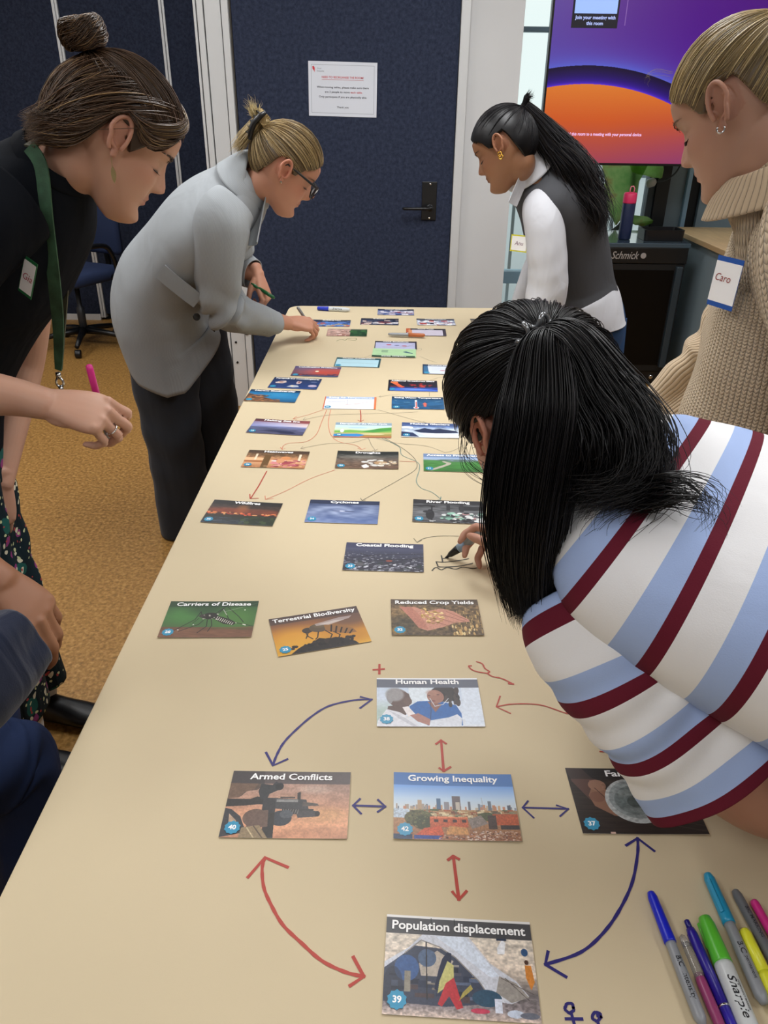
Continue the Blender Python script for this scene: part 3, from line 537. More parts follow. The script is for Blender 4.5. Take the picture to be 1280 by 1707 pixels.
def P_river(p):
    p.vg([(0, '34353a'), (30, '55575a'), (60, '6a6c70'), (100, '4a4b50')]); p.grain(.4, 16, 3); p.rect(0, 26, 46, 32, '2a2a2e'); p.rect(96, 26, 148, 44, '2c2d31'); p.rect(70, 20, 78, 46, '35363a'); p.rect(98, 14, 106, 50, '35363a'); p.rect(38, 30, 41, 100, '222226'); p.ell(36, 66, 9, 22, '2a2a2e'); p.ell(30, 54, 9, 6, '33343a')
    p.blot(60, 60, 56, 148, 84, 6, 4, ['7fae9c', '9fd0bc', 'd8dcdc', '4d6b62', '2c2c30', 'e8ecea', 'b88f90'], 5); p.blot(20, 80, 84, 148, 98, 5, 4, ['f0f2f2', 'c0c4c4', '2c2c30'], 6); p.rects(14, 0, 90, 148, 98, 10, 2, ['d8dcdc', '222226'], 3); bar(p, '26262a', .7, 18)
def P_heat(p):
    p.vg([(0, '5b4430'), (28, '7a5c40'), (50, 'c98f64'), (60, 'e8b88c'), (100, 'b0744c')]); p.grain(.3, 6, 6, 0, 44); p.rect(0, 44, 60, 60, 'e8bc90'); p.rect(0, 60, 50, 70, 'a8683c'); p.rect(44, 26, 60, 100, '6b4e2c'); p.rect(22, 22, 27, 56, 'f0dcc0'); p.rect(126, 20, 132, 60, 'f0dcc0')
    p.blot(34, 64, 56, 146, 92, 8, 5, ['b8606a', 'd88a8c', 'a84c56', 'e8b0a4', '8c3c44'], 5); p.ell(96, 44, 12, 10, 'd8905c'); p.ell(74, 60, 10, 4, 'f0e4dc'); p.ell(86, 60, 10, 12, 'd89a70'); p.rects(30, 0, 76, 148, 98, 8, 2, ['d89a6c', 'f0c8a0', '8c5638'], 8); bar(p, '4a3a30', .75, 17)
def P_drought(p):
    p.vg([(0, '2f3230'), (28, '4a4a46'), (46, '6b6158'), (70, '6d5a4c'), (100, '6b5444')]); p.grain(.4, 12, 4, 20, 100); p.ell(60, 34, 46, 8, '8c8a80', .7, 1); p.blot(20, 64, 50, 110, 84, 7, 4, ['d8d8d4', 'f0f0ec', 'b0a898'], 5); p.ell(106, 66, 16, 9, 'b8946c'); p.blot(14, 104, 56, 146, 84, 5, 4, ['e4dccc', 'c8b494'], 6); p.poly([(60, 84), (72, 74), (80, 90), (68, 98)], 'e8e8e8'); bar(p, '242826', .8, 19)
def P_access(p):
    p.vg([(0, '7f9cc8'), (34, 'a8bcd8'), (36, '6b8a78'), (42, '4d8a48'), (100, '35702f')]); p.ell(80, 36, 50, 7, '7a8c98'); p.blot(24, 40, 36, 120, 40, 8, 2, ['3f6a48', '54785a'], 4); p.grain(.2, 20, 3, 42); p.ell(115, 66, 40, 16, '3f8a3a', .5, 1)
    p.poly([(44, 42), (50, 42), (66, 52), (64, 60), (44, 78), (20, 96), (8, 96), (30, 78), (52, 60), (54, 54), (46, 48)], 'b9b2a4'); bar(p, '6680a8', .65, 20)
def P_seaice(p):
    p.vg([(0, '5c3a48'), (16, '8a5a64'), (30, 'c9b0b8'), (42, 'c4c4dc'), (50, '8088b8'), (60, '5c6284'), (100, '4a4a66')]); p.hg([(0, '6a70a8'), (70, 'a8b0dc'), (148, 'f0d8cc')], 20, 46, .6); p.grain(.3, 30, 4, 50); p.poly([(20, 78), (60, 72), (110, 76), (130, 90), (100, 90), (60, 80)], '2f3454'); p.poly([(76, 84), (120, 84), (124, 94), (90, 94)], '2a2f4c'); p.hg([(0, '4a2c38'), (148, '9a4a48')], 0, 18, .8)
def P_water(p):
    p.vg([(0, 'dfe6e0'), (30, 'c8e4e4'), (50, 'd8e8c8'), (60, '8cc06c'), (100, 'b87848')]); p.poly([(0, 62), (40, 50), (80, 58), (120, 36), (148, 30), (148, 70), (0, 74)], '7fb858'); p.poly([(70, 60), (110, 42), (148, 34), (148, 52), (100, 68)], '4d9a48'); p.poly([(0, 76), (60, 72), (80, 84), (60, 100), (0, 100)], '3c8ed0'); p.poly([(0, 72), (148, 66), (148, 78), (80, 84), (60, 76), (0, 80)], 'c8b878'); p.ell(100, 78, 30, 6, 'd8d0a0'); p.ell(20, 58, 5, 12, 'e8ecec'); p.ell(60, 36, 26, 5, 'b0d4e4', .8); p.rect(0, 96, 148, 100, 'c86a4c'); bar(p, '7c98b0', .8, 18)
def P_glaciers(p):
    p.vg([(0, '35487a'), (24, '5c74a4'), (40, 'b8c8e0'), (100, 'd8e4f0')]); p.grain(.3, 12, 6, 20, 60); p.poly([(30, 56), (60, 36), (80, 44), (100, 38), (140, 52), (148, 66), (90, 70), (50, 68)], '232f50'); p.poly([(0, 64), (30, 70), (46, 96), (0, 100)], '2c3a5e'); p.poly([(40, 70), (148, 70), (148, 96), (110, 92), (70, 90)], 'eef4fa'); p.ell(14, 34, 16, 8, 'e8eef8'); p.rect(0, 97, 148, 100, 'e8ecf2'); bar(p, '3c5486', .75, 18)
def chart(p, bg, edge, lines, e2=None):
    p.vg([(0, bg), (100, bg)]); p.rect(0, 0, 148, 18, edge); p.rect(0, 0, 3, 100, edge); p.rect(0, 96, 148, 100, edge if e2 is None else 'e8e8e8'); p.rect(142, 0, 148, 100, e2 or edge)
    for q, c in lines: p.line(q, 1.4, c)
def P_air(p):
    chart(p, 'e8eaf4', '9cb6dc', [([(12, 44), (20, 42), (50, 43), (60, 42)], '8c90a8'), ([(66, 26), (66, 66)], '9c9cb0'), ([(62, 66), (84, 62), (100, 54), (128, 40)], 'e08a70'), ([(84, 62), (110, 56), (134, 50)], 'd8a890'), ([(10, 80), (130, 80)], 'c8ccd8')], 'd87848'); p.rect(0, 0, 3, 100, 'd06a48')
def P_watertemp(p):
    p.vg([(0, '1c4468'), (50, '28608c'), (100, '1f5078')]); p.grain(.2, 14, 6); p.rect(66, 26, 72, 84, 'e8ecf0'); p.ell(69, 88, 8, 8, 'e8ecf0'); p.rect(68, 40, 71, 84, 'd8483c'); p.ell(69, 88, 5, 5, 'd8483c'); p.poly([(86, 60), (94, 44), (102, 60), (98, 60), (98, 78), (90, 78), (90, 60)], 'd86a5c'); p.line([(34, 44), (40, 48), (46, 44), (52, 48)], 1.4, '7fb0c8'); p.line([(8, 30), (14, 36)], 2, '7fb0c8'); p.line([(124, 40), (138, 34)], 1.5, '7fb0c8'); bar(p, '17304c', .8, 18)
def P_greenhouse(p):
    p.vg([(0, '1c1c28'), (60, '22202e'), (72, '3048a0'), (100, '24346c')]); p.poly([(10, 18), (26, 26), (44, 58), (50, 58), (42, 72), (26, 62), (32, 60), (12, 32)], 'e0643c'); p.ell(18, 22, 12, 8, 'e87c48'); p.blot(16, 70, 30, 106, 66, 6, 3, ['c0302c', 'e04c38', '8c2030'], 4); p.blot(8, 108, 40, 130, 56, 4, 2, ['a02c34', '6c2436'], 5); p.poly([(0, 84), (30, 78), (76, 76), (120, 80), (148, 88), (148, 100), (0, 100)], '4068cc'); p.ell(74, 82, 40, 5, '8cb0f0', .7, 1); p.line([(8, 60), (30, 56), (48, 70)], 3, 'b83c38'); p.rect(0, 0, 5, 100, '151522'); bar(p, '101018', .7, 17)
def P_marine(p):
    p.vg([(0, '163c5c'), (24, '1f6a9c'), (60, '2880b4'), (100, '1c5078')]); p.ell(90, 34, 40, 18, '3aa0d0', .5, 1); p.poly([(0, 34), (16, 40), (30, 56), (60, 66), (84, 84), (104, 92), (106, 100), (0, 100)], '6b4c38'); p.blot(40, 0, 44, 60, 96, 6, 4, ['8c5a3c', '3c3430', 'a8744c', '4a4038'], 5); p.blot(10, 60, 78, 104, 96, 6, 3, ['9c6a44', '6b5040'], 6); p.blot(10, 60, 26, 130, 60, 1.5, .7, ['12344c'], 7); bar(p, '12304c', .6, 18)
def P_plankton(p):
    p.vg([(0, '1b3058'), (100, '23407a')]); p.poly([(12, 48), (26, 34), (42, 30), (46, 44), (36, 56), (16, 56)], 'd8c4bc'); p.ell(30, 44, 7, 4, '9c5c48'); p.poly([(78, 28), (92, 34), (90, 52), (80, 58), (76, 46)], 'c8b4b4'); p.ell(84, 40, 3, 7, '8c4c50'); p.ell(128, 34, 10, 4, '5c6c94'); p.ell(130, 70, 13, 10, 'c0b4cc'); p.line([(118, 70), (142, 66)], 1.4, '6c5c84'); p.poly([(54, 84), (66, 68), (86, 70), (92, 84), (74, 88)], 'b8c0cc'); p.ell(70, 76, 4, 6, 'e0d0b0'); bar(p, '162848', .8, 17); p.rect(0, 96, 148, 100, '32538c')
def P_sunset(p):
    p.vg([(0, '4c4c78'), (20, '6a5c84'), (34, 'a0606c'), (60, 'b8483c'), (76, '8c4444'), (100, '3c3c5c')]); p.hg([(0, '4c5478'), (60, '9c5c68'), (80, 'c85040'), (148, 'b84c3c')], 18, 76, .6); p.ell(76, 48, 6, 7, 'f4e8cc'); p.blot(24, 10, 78, 140, 94, 6, 3, ['3a3450', '2c3050', 'b85040'], 4); p.rect(0, 92, 148, 100, '3c4c74'); bar(p, '4c4c7c', .5, 17)
def P_acid(p): chart(p, 'b8dce8', '1f5058', [([(20, 56), (70, 50), (110, 62), (138, 66)], '8cb0b4'), ([(20, 60), (90, 58), (138, 56)], '94bcc4')])
def P_co2(p): chart(p, 'd8e0f0', '2c3c58', [([(30, 40), (130, 40)], 'b0b8cc'), ([(30, 56), (130, 56)], 'b0b8cc')]); p.ell(64, 62, 9, 3, 'b83c40'); p.ell(84, 52, 8, 3, '304868'); p.poly([(3, 18), (16, 18), (20, 90), (3, 96)], '3c6c94')
def P_forcing(p): chart(p, 'b9bcdc', '2c2c3c', [([(28, 70), (70, 72), (140, 60)], 'a09098'), ([(28, 80), (80, 84), (140, 42)], 'a8987c'), ([(100, 84), (136, 40)], '8c7c88')]); p.ell(50, 46, 9, 6, 'c04860'); p.ell(78, 52, 9, 5, '303c70'); p.ell(104, 58, 9, 5, 'c04860'); p.line([(40, 48), (112, 60)], .8, '6c5c88'); p.rect(60, 0, 120, 14, '23232e')
def P_carbon(p): chart(p, 'b4d8a8', '2c4c38', [([(10, 80), (60, 66), (100, 50), (138, 28)], '98b894'), ([(10, 86), (80, 76), (138, 70)], '88a888')]); p.rect(0, 0, 3, 100, 'b4d8a8'); p.rect(142, 18, 148, 100, 'b4d8a8'); p.rect(0, 94, 148, 100, 'b4d8a8'); p.rect(96, 56, 118, 62, '2f5058'); p.rect(96, 72, 118, 78, '2f5058'); p.poly([(12, 42), (34, 54), (46, 62), (34, 70), (10, 48)], '386078')
def P_aerosol(p): chart(p, 'cfc8d8', '2a2834', [([(30, 60), (70, 50), (110, 60)], 'b0a0a8'), ([(30, 78), (120, 70)], 'b0a8b8')]); p.rect(0, 0, 16, 60, 'c0603c'); p.rect(136, 18, 148, 100, '3c3444'); p.rect(8, 18, 22, 70, 'd8946c')
def rnd(cols, bg, seed):
    def f(p): p.vg([(0, bg), (100, bg)]); p.rects(40, 0, 18, 140, 92, 26, 16, cols, seed); p.grain(.3, 6, 5); bar(p, '20242e', .8, 24)
    return f
def P_r3(p): p.vg([(0, 'c4a498'), (100, 'b08c80')]); p.rects(14, 30, 30, 84, 96, 20, 10, ['4c5884', 'd8c0b8', '8c5c50'], 3); p.grain(.3, 8, 6, 0, 100, 1, 0, 88); p.rect(86, 0, 148, 100, '24482c'); p.blot(20, 90, 10, 146, 94, 8, 10, ['2f5c34', '1c3824', '3c6c3c'], 4); bar(p, 'a08880', .5, 12)
#        key: (x, y, deg, title, number, painter, label, title width mm, title x0 mm or None)
CARDS = [
 ('population', .080, .460, -2.7, 'Population displacement', '39', P_population, 'Population displacement card with a tent photo', 136, 6),
 ('inequality', .090, .656, -.6, 'Growing Inequality', '42', P_inequality, 'Growing Inequality card with a city skyline photo', 112, None),
 ('armed', -.112, .656, 0, 'Armed Conflicts', '40', P_armed, 'Armed Conflicts card with a brown rifle photo', 103, None),
 ('famine', .310, .668, .4, 'Famine', '37', P_famine, 'Famine card with an empty metal bowl, partly under the striped sleeve', 50, None),
 ('health', .067, .839, .9, 'Human Health', '38', P_health, 'Human Health card with a nurse and patient photo', 92, None),
 ('carriers', -.283, 1.030, 1.6, 'Carriers of Disease', '28', P_carriers, 'Carriers of Disease card with a mosquito on green', 124, None),
 ('terrestrial', -.102, 1.003, 16.2, 'Terrestrial Biodiversity', '25', P_terrestrial, 'Terrestrial Biodiversity card with a bee on orange, turned askew', 138, None),
 ('crop', .088, 1.043, .8, 'Reduced Crop Yields', '32', P_crop, 'Reduced Crop Yields card with grain in open hands', 134, None),
 ('coastal', .001, 1.232, -1.7, 'Coastal Flooding', '33', P_coastal, 'Coastal Flooding card with a dark aerial town photo', 110, None),
 ('wildfires', -.292, 1.401, -5.3, 'Wildfires', '35', P_wildfires, 'Wildfires card with a burning hillside photo at the table edge', 56, None),
 ('cyclones', -.085, 1.411, -2.1, 'Cyclones', '34', P_cyclones, 'Cyclones card with a pale blue storm swirl', 60, None),
 ('river', .134, 1.417, -2.9, 'River Flooding', '26', P_river, 'River Flooding card with a grey photo and green umbrellas', 92, None),
 ('heat', -.258, 1.673, -2.5, 'Heatwaves', '36', P_heat, 'Heatwaves card with an orange and pink photo', 70, None),
 ('drought', -.041, 1.675, -.8, 'Droughts', '30', P_drought, 'Droughts card with brown dry ground and white patches', 60, None),
 ('access', .166, 1.664, -1.6, 'Access to Freshwater', '31', P_access, 'Access to Freshwater card with a green field and pale stream', 132, None),
 ('seaice', -.278, 1.879, -6.5, 'Melting Sea Ice', '18', P_seaice, 'Melting Sea Ice card with a purple dusk photo', 96, None),
 ('water', -.057, 1.865, -.6, 'Disruption of the Water Cycle', '20', P_water, 'Disruption of the Water Cycle card with a green landscape drawing', 124, None),
 ('glaciers', .117, 1.868, -2.3, 'Melting Glaciers', '16', P_glaciers, 'Melting Glaciers card with white ice and dark rock', 104, None),
 ('air', -.100, 2.069, -.4, 'Rising Air Temperatures', '21', P_air, 'Rising Air Temperatures card with a white chart and orange edge', 124, None),
 ('watertemp', .092, 2.074, -.8, 'Rising Water Temperature', '17', P_watertemp, 'Rising Water Temperature card, blue with a thermometer', 136, None),
 ('greenhouse', .082, 2.226, -1.6, 'Additional Greenhouse Effect', '13', P_greenhouse, 'Additional Greenhouse Effect card, black with red shapes', 132, None),
 ('marine', -.326, 2.119, -4.0, 'Marine Biodiversity', '29', P_marine, 'Marine Biodiversity card with a blue reef photo at the table edge', 120, None),
 ('plankton', -.273, 2.235, -5.4, 'Pteropods and Coccolithophores', '27', P_plankton, 'navy card with four pale shell pictures near the table edge', 134, None),
 ('sunset', -.219, 2.352, -3.3, 'Calcification Problems', '23', P_sunset, 'card with a red sunset photo under a low white sun', 124, None),
 ('acid', -.092, 2.455, -3.1, 'Ocean Acidification', '24', P_acid, 'Ocean Acidification card, pale blue chart in a dark teal border', 108, None),
 ('co2', .192, 2.389, -2.1, 'Concentration of CO2', '11', P_co2, 'white chart card partly hidden by the black-haired head', 112, None),
 ('forcing', .034, 2.664, -1.1, 'CO2 Emissions', '', P_forcing, 'lilac chart card with red and navy dots, touching the green card', 90, None),
 ('carbon', .028, 2.566, 177.7, 'Carbon Sinks', '', P_carbon, 'pale green chart card lying upside down', 84, None),
 ('aerosol', .148, 2.841, -1.2, 'Fossil Fuels', '', P_aerosol, 'grey chart card beneath the orange marker', 60, None),
 ('transport', .193, 2.997, .4, 'Transportation', '', rnd(['d8dce4', '9ca4bc', 'b04c48', '303850', 'e8eaf0', '6c7ca0'], 'b8bccc', 3), 'red, white and blue photo card, right of the far row of three', 84, None),
 ('industry', -.026, 2.993, -.8, 'Industry', '', rnd(['1c2440', '2c3450', 'd8d4d8', '8c3c38', 'c8b0a8', '20283c'], '404860', 8), 'dark blue, red and white photo card, middle of the far row of three', 50, None),
 ('activities', .038, 3.151, -.8, 'Human Activities', '', rnd(['3c5088', 'b0a8bc', 'd8d4dc', '5c6890', '8c3c4c', '2c3458'], '8c90ac', 12), 'blue and white photo card farthest along the table', 90, None),
 ('building', -.213, 2.960, -.4, 'Building Use', '', rnd(['3c68b8', '5c84c8', 'b85c40', '2c3c60', 'a89c88', '4c74b8'], '4c6ca8', 15), 'blue photo card beside the writing hand of the blond woman', 70, None),
 ('forest', -.145, 2.825, -.2, '', '', P_r3, 'card half pinkish photo half green leaves near the green scribble', 0, None),
 ('hidden', .405, 3.005, -.6, 'Agriculture', '', rnd(['6c5c48', '8c7c5c', '3c4430'], '7c6c54', 19), 'card at the far right mostly hidden behind the black hair', 70, None),
]
M_badge = mat('badge_teal', '3592b8', .4); M_title = mat('card_lettering', 'ffffff', .5); M_edge = mat('card_paper', 'e3e1dc', .6)
for i, (key, x, y, a, title, num, pf, lab, tw, tx) in enumerate(CARDS):
    k = 3 if y < 1.2 else 2
    p = Pic(k=k, bg='808080'); pf(p); im = p.image('picture_' + key)
    z = TZ + .0012 + (.0009 if key in ('carbon', 'aerosol') else 0)
    mb = MB(); hw, hh = .074, .05
    n = 7; xs = [-hw + 2 * hw * t / (n - 1) for t in range(n)]; cv = .0009 if i % 3 else .0005
    zz = [cv * ((2 * t / (n - 1) - 1) ** 2) * (1 if i % 2 else .4) for t in range(n)]
    V = [(xs[t], s_ * hh, zz[t] + h_) for h_ in (0, .00035) for s_ in (-1, 1) for t in range(n)]
    F = [];
    for t in range(n - 1): F.append((2 * n + t, 2 * n + t + 1, 3 * n + t + 1, 3 * n + t))
    for t in range(n - 1): F += [(t, n + t, n + t + 1, t + 1), (t, t + 1, 2 * n + t + 1, 2 * n + t), (n + t, 3 * n + t, 3 * n + t + 1, n + t + 1)]
    F += [(0, 2 * n, 3 * n, n), (n - 1, 2 * n - 1, 4 * n - 1, 3 * n - 1)]
    mb.add(V, F); me = mb.mesh('card')
    uv = me.uv_layers.new(name='uv')
    for pl in me.polygons:
        pl.material_index = 0 if pl.index < n - 1 else 1
        for li in pl.loop_indices:
            co = me.vertices[me.loops[li].vertex_index].co; uv.data[li].uv = ((co.x + hw) / (2 * hw), (co.y + hh) / (2 * hh))
    o = link('picture_card', me, [pic_mat('card_' + key, im, .42), M_edge]); o.location = (x, y, z); o.rotation_euler = (0, 0, D(a))
    tag(o, lab, 'card', 'picture cards laid out on the table')
    zt = .0011
    if title and y < 2.45:
        big = key == 'population'
        tm = text_mesh(title, (.0142 if y > 1.2 else .0135) if not big else .0132, .022 if y < 1.2 else .034, width=tw / 1000)
        t = link('title', tm, M_title, o); t.location = (0 if tx is None else tx / 1000 - .074 + tw / 2000, .05 - (.0115 if big else .0095), zt)
    elif title:
        t = link('title', text_mesh(title, .012, .04, width=tw / 1000), M_title, o); t.location = (0, .041, zt)
    if num:
        b = MB(); st = [(.0085 * (1.14 if q % 2 else .98) * cos(2 * pi * q / 20), .0085 * (1.14 if q % 2 else .98) * sin(2 * pi * q / 20)) for q in range(20)]
        b.prism(st, 0, .0002); bo = b.build('number_badge', M_badge, o); bo.location = (-.0605, -.0365, zt)
        if y < 2.1:
            t = link('number', text_mesh(num, .0088, .03), M_title, bo); t.location = (0, 0, .0003)
# ================================================================ sign, screen, fridge and what stands on it
def paper_sign():
    p = Pic(200, 140, 2, 'd5dae4'); p.rect(8, 8, 192, 9, '9aa0ac'); p.rect(8, 131, 192, 132, '9aa0ac'); p.rect(8, 8, 9, 132, '9aa0ac'); p.rect(191, 8, 192, 132, '9aa0ac')
    return p.image('sign_print')
def flatquad(name, w_, h_, m, parent=None, t=.0008):
    mb = MB().box(-w_ / 2, w_ / 2, 0, t, -h_ / 2, h_ / 2); me = mb.mesh(name); uv = me.uv_layers.new(name='uv')
    for pl in me.polygons:
        for li in pl.loop_indices:
            co = me.vertices[me.loops[li].vertex_index].co; uv.data[li].uv = ((co.x + w_ / 2) / w_, (co.z + h_ / 2) / h_)
    return link(name, me, m, parent)
sg = flatquad('paper_sign', .315, .222, pic_mat('sign_paper', paper_sign(), .6)); sg.location = (-.2145, YW - .0022, 1.547); sg.rotation_euler = (0, D(.9), 0)
tag(sg, 'white printed notice taped to the navy felt door', 'sign')
def wall_text(txt, size, x, z, m, parent, bold=.01, width=None, align='CENTER', y=-.0006, shear=0):
    t = link('lettering', text_mesh(txt, size, bold, align, width=width, shear=shear), m, parent); t.location = (x, y, z); t.rotation_euler = (pi / 2, 0, 0); return t
M_tred = mat('print_red', 'c8303c', .6); M_tdk = mat('print_dark', '2c3040', .6)
wall_text('NEED TO REORGANISE THE ROOM?', .012, 0, .048, M_tred, sg, width=.192)
MB().box(-.096, .096, -.0007, 0, .0385, .0395).build('underline', M_tred, sg)
wall_text('When moving tables, please make sure there', .011, 0, .008, M_tdk, sg, width=.24)
wall_text('are 2 people to move', .011, -.025, -.011, M_tdk, sg, width=.115); wall_text('each table.', .011, .064, -.011, M_tred, sg, width=.055)
wall_text('Only participate if you are physically able', .011, 0, -.031, M_tdk, sg, width=.22)
wall_text('Thank you', .011, 0, -.073, M_tdk, sg, width=.055)
wall_text('Good', .008, -.108, .082, mat('print_grey', '6a6f7c', .6), sg, 0); wall_text('Enterprise', .008, -.102, .072, MATS['print_grey'], sg, 0)
MB().prism([(-.139, .09), (-.133, .092), (-.128, .084), (-.128, .066), (-.132, .074), (-.138, .08)], -.0008, 0, axes='xzy').build('red_emblem', M_tred, sg)
# ---- wall screen
def screen_pic():
    p = Pic(143, 81, 6)
    p.vg([(0, '5a1f86'), (30, '55168f'), (81, '4d1590')]); p.hg([(0, '6a62b8'), (30, '6a3fa0'), (75, '571390'), (143, '4a1078')], 0, 81, .55)
    cx, cy, R1, R2 = 21, 164.7, 130, 121.5
    r = np.hypot((p.x - cx), (p.y - cy)); d = r - R1
    p.put(np.exp(-np.clip(d, 0, 99) / 3.2) * (d > 0), '5a78ff', .95); p.put(np.exp(-np.clip(d, 0, 99) / 14) * (d > 0), '6a62c8', .55)
    p.put((d <= 0), '1c1028'); q = r - R2
    p.put((d <= 0) * np.clip(1 - (q / 10), 0, 1) ** 1.3, '3c1ca8'); p.put((d <= 0) * np.exp(-np.clip(q, 0, 99) / .8), '6a3cf0')
    ins = q < 0
    g = np.clip((p.y - 40) / 41, 0, 1)[..., None]; top = p.c('f58f38'); mid = p.c('e0622c'); bot = p.c('b04a60')
    col = np.where(g < .5, top * (1 - 2 * g) + mid * 2 * g, mid * (2 - 2 * g) + bot * (2 * g - 1)); hx = (np.clip((p.x - 34) / 60, 0, 1) * np.clip((p.y - 50) / 30, 0, 1))[..., None]
    col = col * (1 - .6 * hx) + p.c('8c3c8a') * .6 * hx
    p.im = np.where(ins[..., None], col, p.im).astype(np.float32)
    p.rect(36.5, 0, 37, 17, 'b08ad0', .6)
    return p.image('screen_content')
tv = empty('wall_screen', (1.545, 4.66, 1.62), 0, 'large wall screen showing a purple sky over an orange arc', 'screen')
MB().box(-.722, .722, -.015, .03, -.415, .415, bev=.004).build('screen_bezel', M_black, tv)
dsp = flatquad('display', 1.425, .81, pic_mat('screen_glow', screen_pic(), .25, emit=1.05), tv); dsp.location = (0, -.0165, .002)
M_se = mat('screen_text', 'e8c0f0', .5, emit=.9)
MB().box(-.62, -.385, -.0195, -.017, .225, .402).build('join_panel', mat('panel_black', '120c22', .5), tv)
MB().box(-.610, -.395, -.0215, -.0195, .288, .400).build('panel_image', mat('panel_light_blue', '98b8f4', .5, emit=.85), tv)
wall_text('Join your meeting with', .022, -.502, .270, mat('panel_text', 'b4c4ff', .5, emit=.9), tv, .02, .205, y=-.022); wall_text('this room', .022, -.502, .245, MATS['panel_text'], tv, .02, .085, y=-.022)
wall_text('Add this room to a meeting with your personal device', .022, -.385, -.262, M_se, tv, .015, .415, y=-.0185)
MB().box(-.25, .25, .03, .09, -.2, .2).build('wall_mount', M_dark, tv); MB().box(-.06, .06, .07, .68, .05, .30).build('mount_arm', M_dark, tv)
# ---- bar fridge
fr = empty('bar_fridge', (1.40, 4.66, 0), 0, 'black bar fridge with a silver script name below its top', 'fridge')
MB().box(-.27, .28, -.13, .30, .04, .80, bev=.006).build('fridge_body', mat('fridge_black', '14181c', .3), fr)
MB().box(-.275, .285, -.19, .31, .80, .825, bev=.004).build('fridge_top', mat('fridge_top', '3a4a55', .18, coat=.6), fr)
MB().box(-.27, .28, -.185, -.135, .715, .80, bev=.004).build('fridge_header', mat('fridge_header', '0a0c0e', .35), fr)
dd = MB().box(-.268, .278, -.175, -.135, .09, .712, bev=.005).build('fridge_door', mat('fridge_door', '050506', .5), fr)
MB().box(-.23, .22, -.178, -.174, .13, .68, bev=.001).build('door_glass', mat('fridge_glass', '020202', .35, spec=.2), dd)
MB().box(.225, .262, -.20, -.172, .12, .70, bev=.004).build('door_handle', mat('fridge_handle', '2a353c', .3), dd)
MB().box(-.268, .278, -.16, -.12, .02, .088, bev=.004).build('kick_panel', M_black, fr)
MB().box(-.03, .04, -.1635, -.16, .035, .068).build('control_display', mat('blue_display', '2030ff', .5, emit=1.1), fr)
MB().lathe([(.012, 0), (.012, .006), (.008, .008)], 14, (.20, -.16, .052), (0, -1, 0)).build('dial', M_chrome, fr)
for x in (-.22, .23):
    MB().box(x - .02, x + .02, -.12, -.08, 0, .04).build('foot', M_black, fr); MB().box(x - .02, x + .02, .22, .26, 0, .04).build('foot', M_black, fr)
wall_text('Schmick', .058, -.07, .757, mat('silver_script', 'c9ccd2', .25, metal=.7), fr, .012, .155, y=-.1862, shear=.35)
MB().lathe([(.016, 0), (.016, .003)], 10, (.03, -.187, .758), (0, -1, 0)).build('round_emblem', MATS['silver_script'], fr)
# ---- bottle
bt = empty('water_bottle', (1.345, 4.60, .826), 0, 'navy water bottle with a pink straw lid on the black fridge', 'bottle')
MB().lathe([(.030, 0), (.0345, .004), (.035, .05), (.035, .19), (.033, .196)], 24).build('bottle_body', mat('navy_steel', '1c2748', .35), bt, True)
MB().lathe([(.036, .192), (.0365, .196), (.0365, .238), (.032, .246), (.012, .249)], 24).build('lid', mat('pink_plastic', 'd62f62', .4), bt, True)
MB().tube([(.016, 0, .244), (.018, 0, .268), (.010, 0, .279), (-.002, 0, .277), (-.006, 0, .262), (-.005, 0, .246)], .0032, 8).build('straw_loop', mat('straw_pink', 'e88a98', .3), bt, True)
# ---- black tray
tr = empty('black_tray', (1.555, 4.62, .826), 0, 'small black plastic tray on the right of the fridge top', 'tray')
b = MB(); P0, P1 = rrect(-.11, .11, -.075, .075, .02, 4), rrect(-.102, .102, -.067, .067, .015, 4); n = len(P0)
V = [(x, y, 0) for x, y in P0] + [(x * 1.03, y * 1.03, .058) for x, y in P0] + [(x, y, .058) for x, y in P1] + [(x * .96, y * .96, .008) for x, y in P1]
F = [tuple(range(n - 1, -1, -1))] + [(k * n + i, k * n + (i + 1) % n, (k + 1) * n + (i + 1) % n, (k + 1) * n + i) for k in range(3) for i in range(n)] + [tuple(range(3 * n, 4 * n))]
b.add(V, F).build('tray_body', M_black, tr)
MB().box(-.05, .05, -.03, .03, .009, .03, bev=.004).build('tray_insert', mat('tray_insert', '1e2022', .3), tr)
# ---- side counter with wooden top
sc_ = empty('side_cabinet', (2.16, 4.62, 0), 0, 'side cabinet with a light wooden top right of the fridge', 'cabinet')
MB().box(-.36, .5, -.55, .42, 0, .805, bev=.003).build('cabinet_body', M_greyblue, sc_)
MB().box(-.40, .52, -.57, .45, .806, .835, bev=.003).build('wood_top', mat('light_wood', 'cdb083', .4, var=.1, vscale=6, stretch=(8, 1, 1)), sc_)
# ---- white cable hanging at the window
cb = MB().tube(smooth_line([(1.82, 5.28, 1.62), (1.825, 5.275, 1.35), (1.83, 5.27, 1.22), (1.81, 5.27, 1.14), (1.75, 5.26, 1.09), (1.68, 5.26, 1.075)], 6), .005, 6).build('blind_cord', mat('cord_grey', '4a555c', .5), None, True)
tag(cb, 'thin grey cord with a white plug hanging by the dark window post', 'cord')
MB().lathe([(.012, 0), (.026, .012), (.026, .05), (.016, .062)], 12, (1.685, 5.26, 1.08), (-.95, 0, -.3)).build('cord_plug', M_white, cb, True)
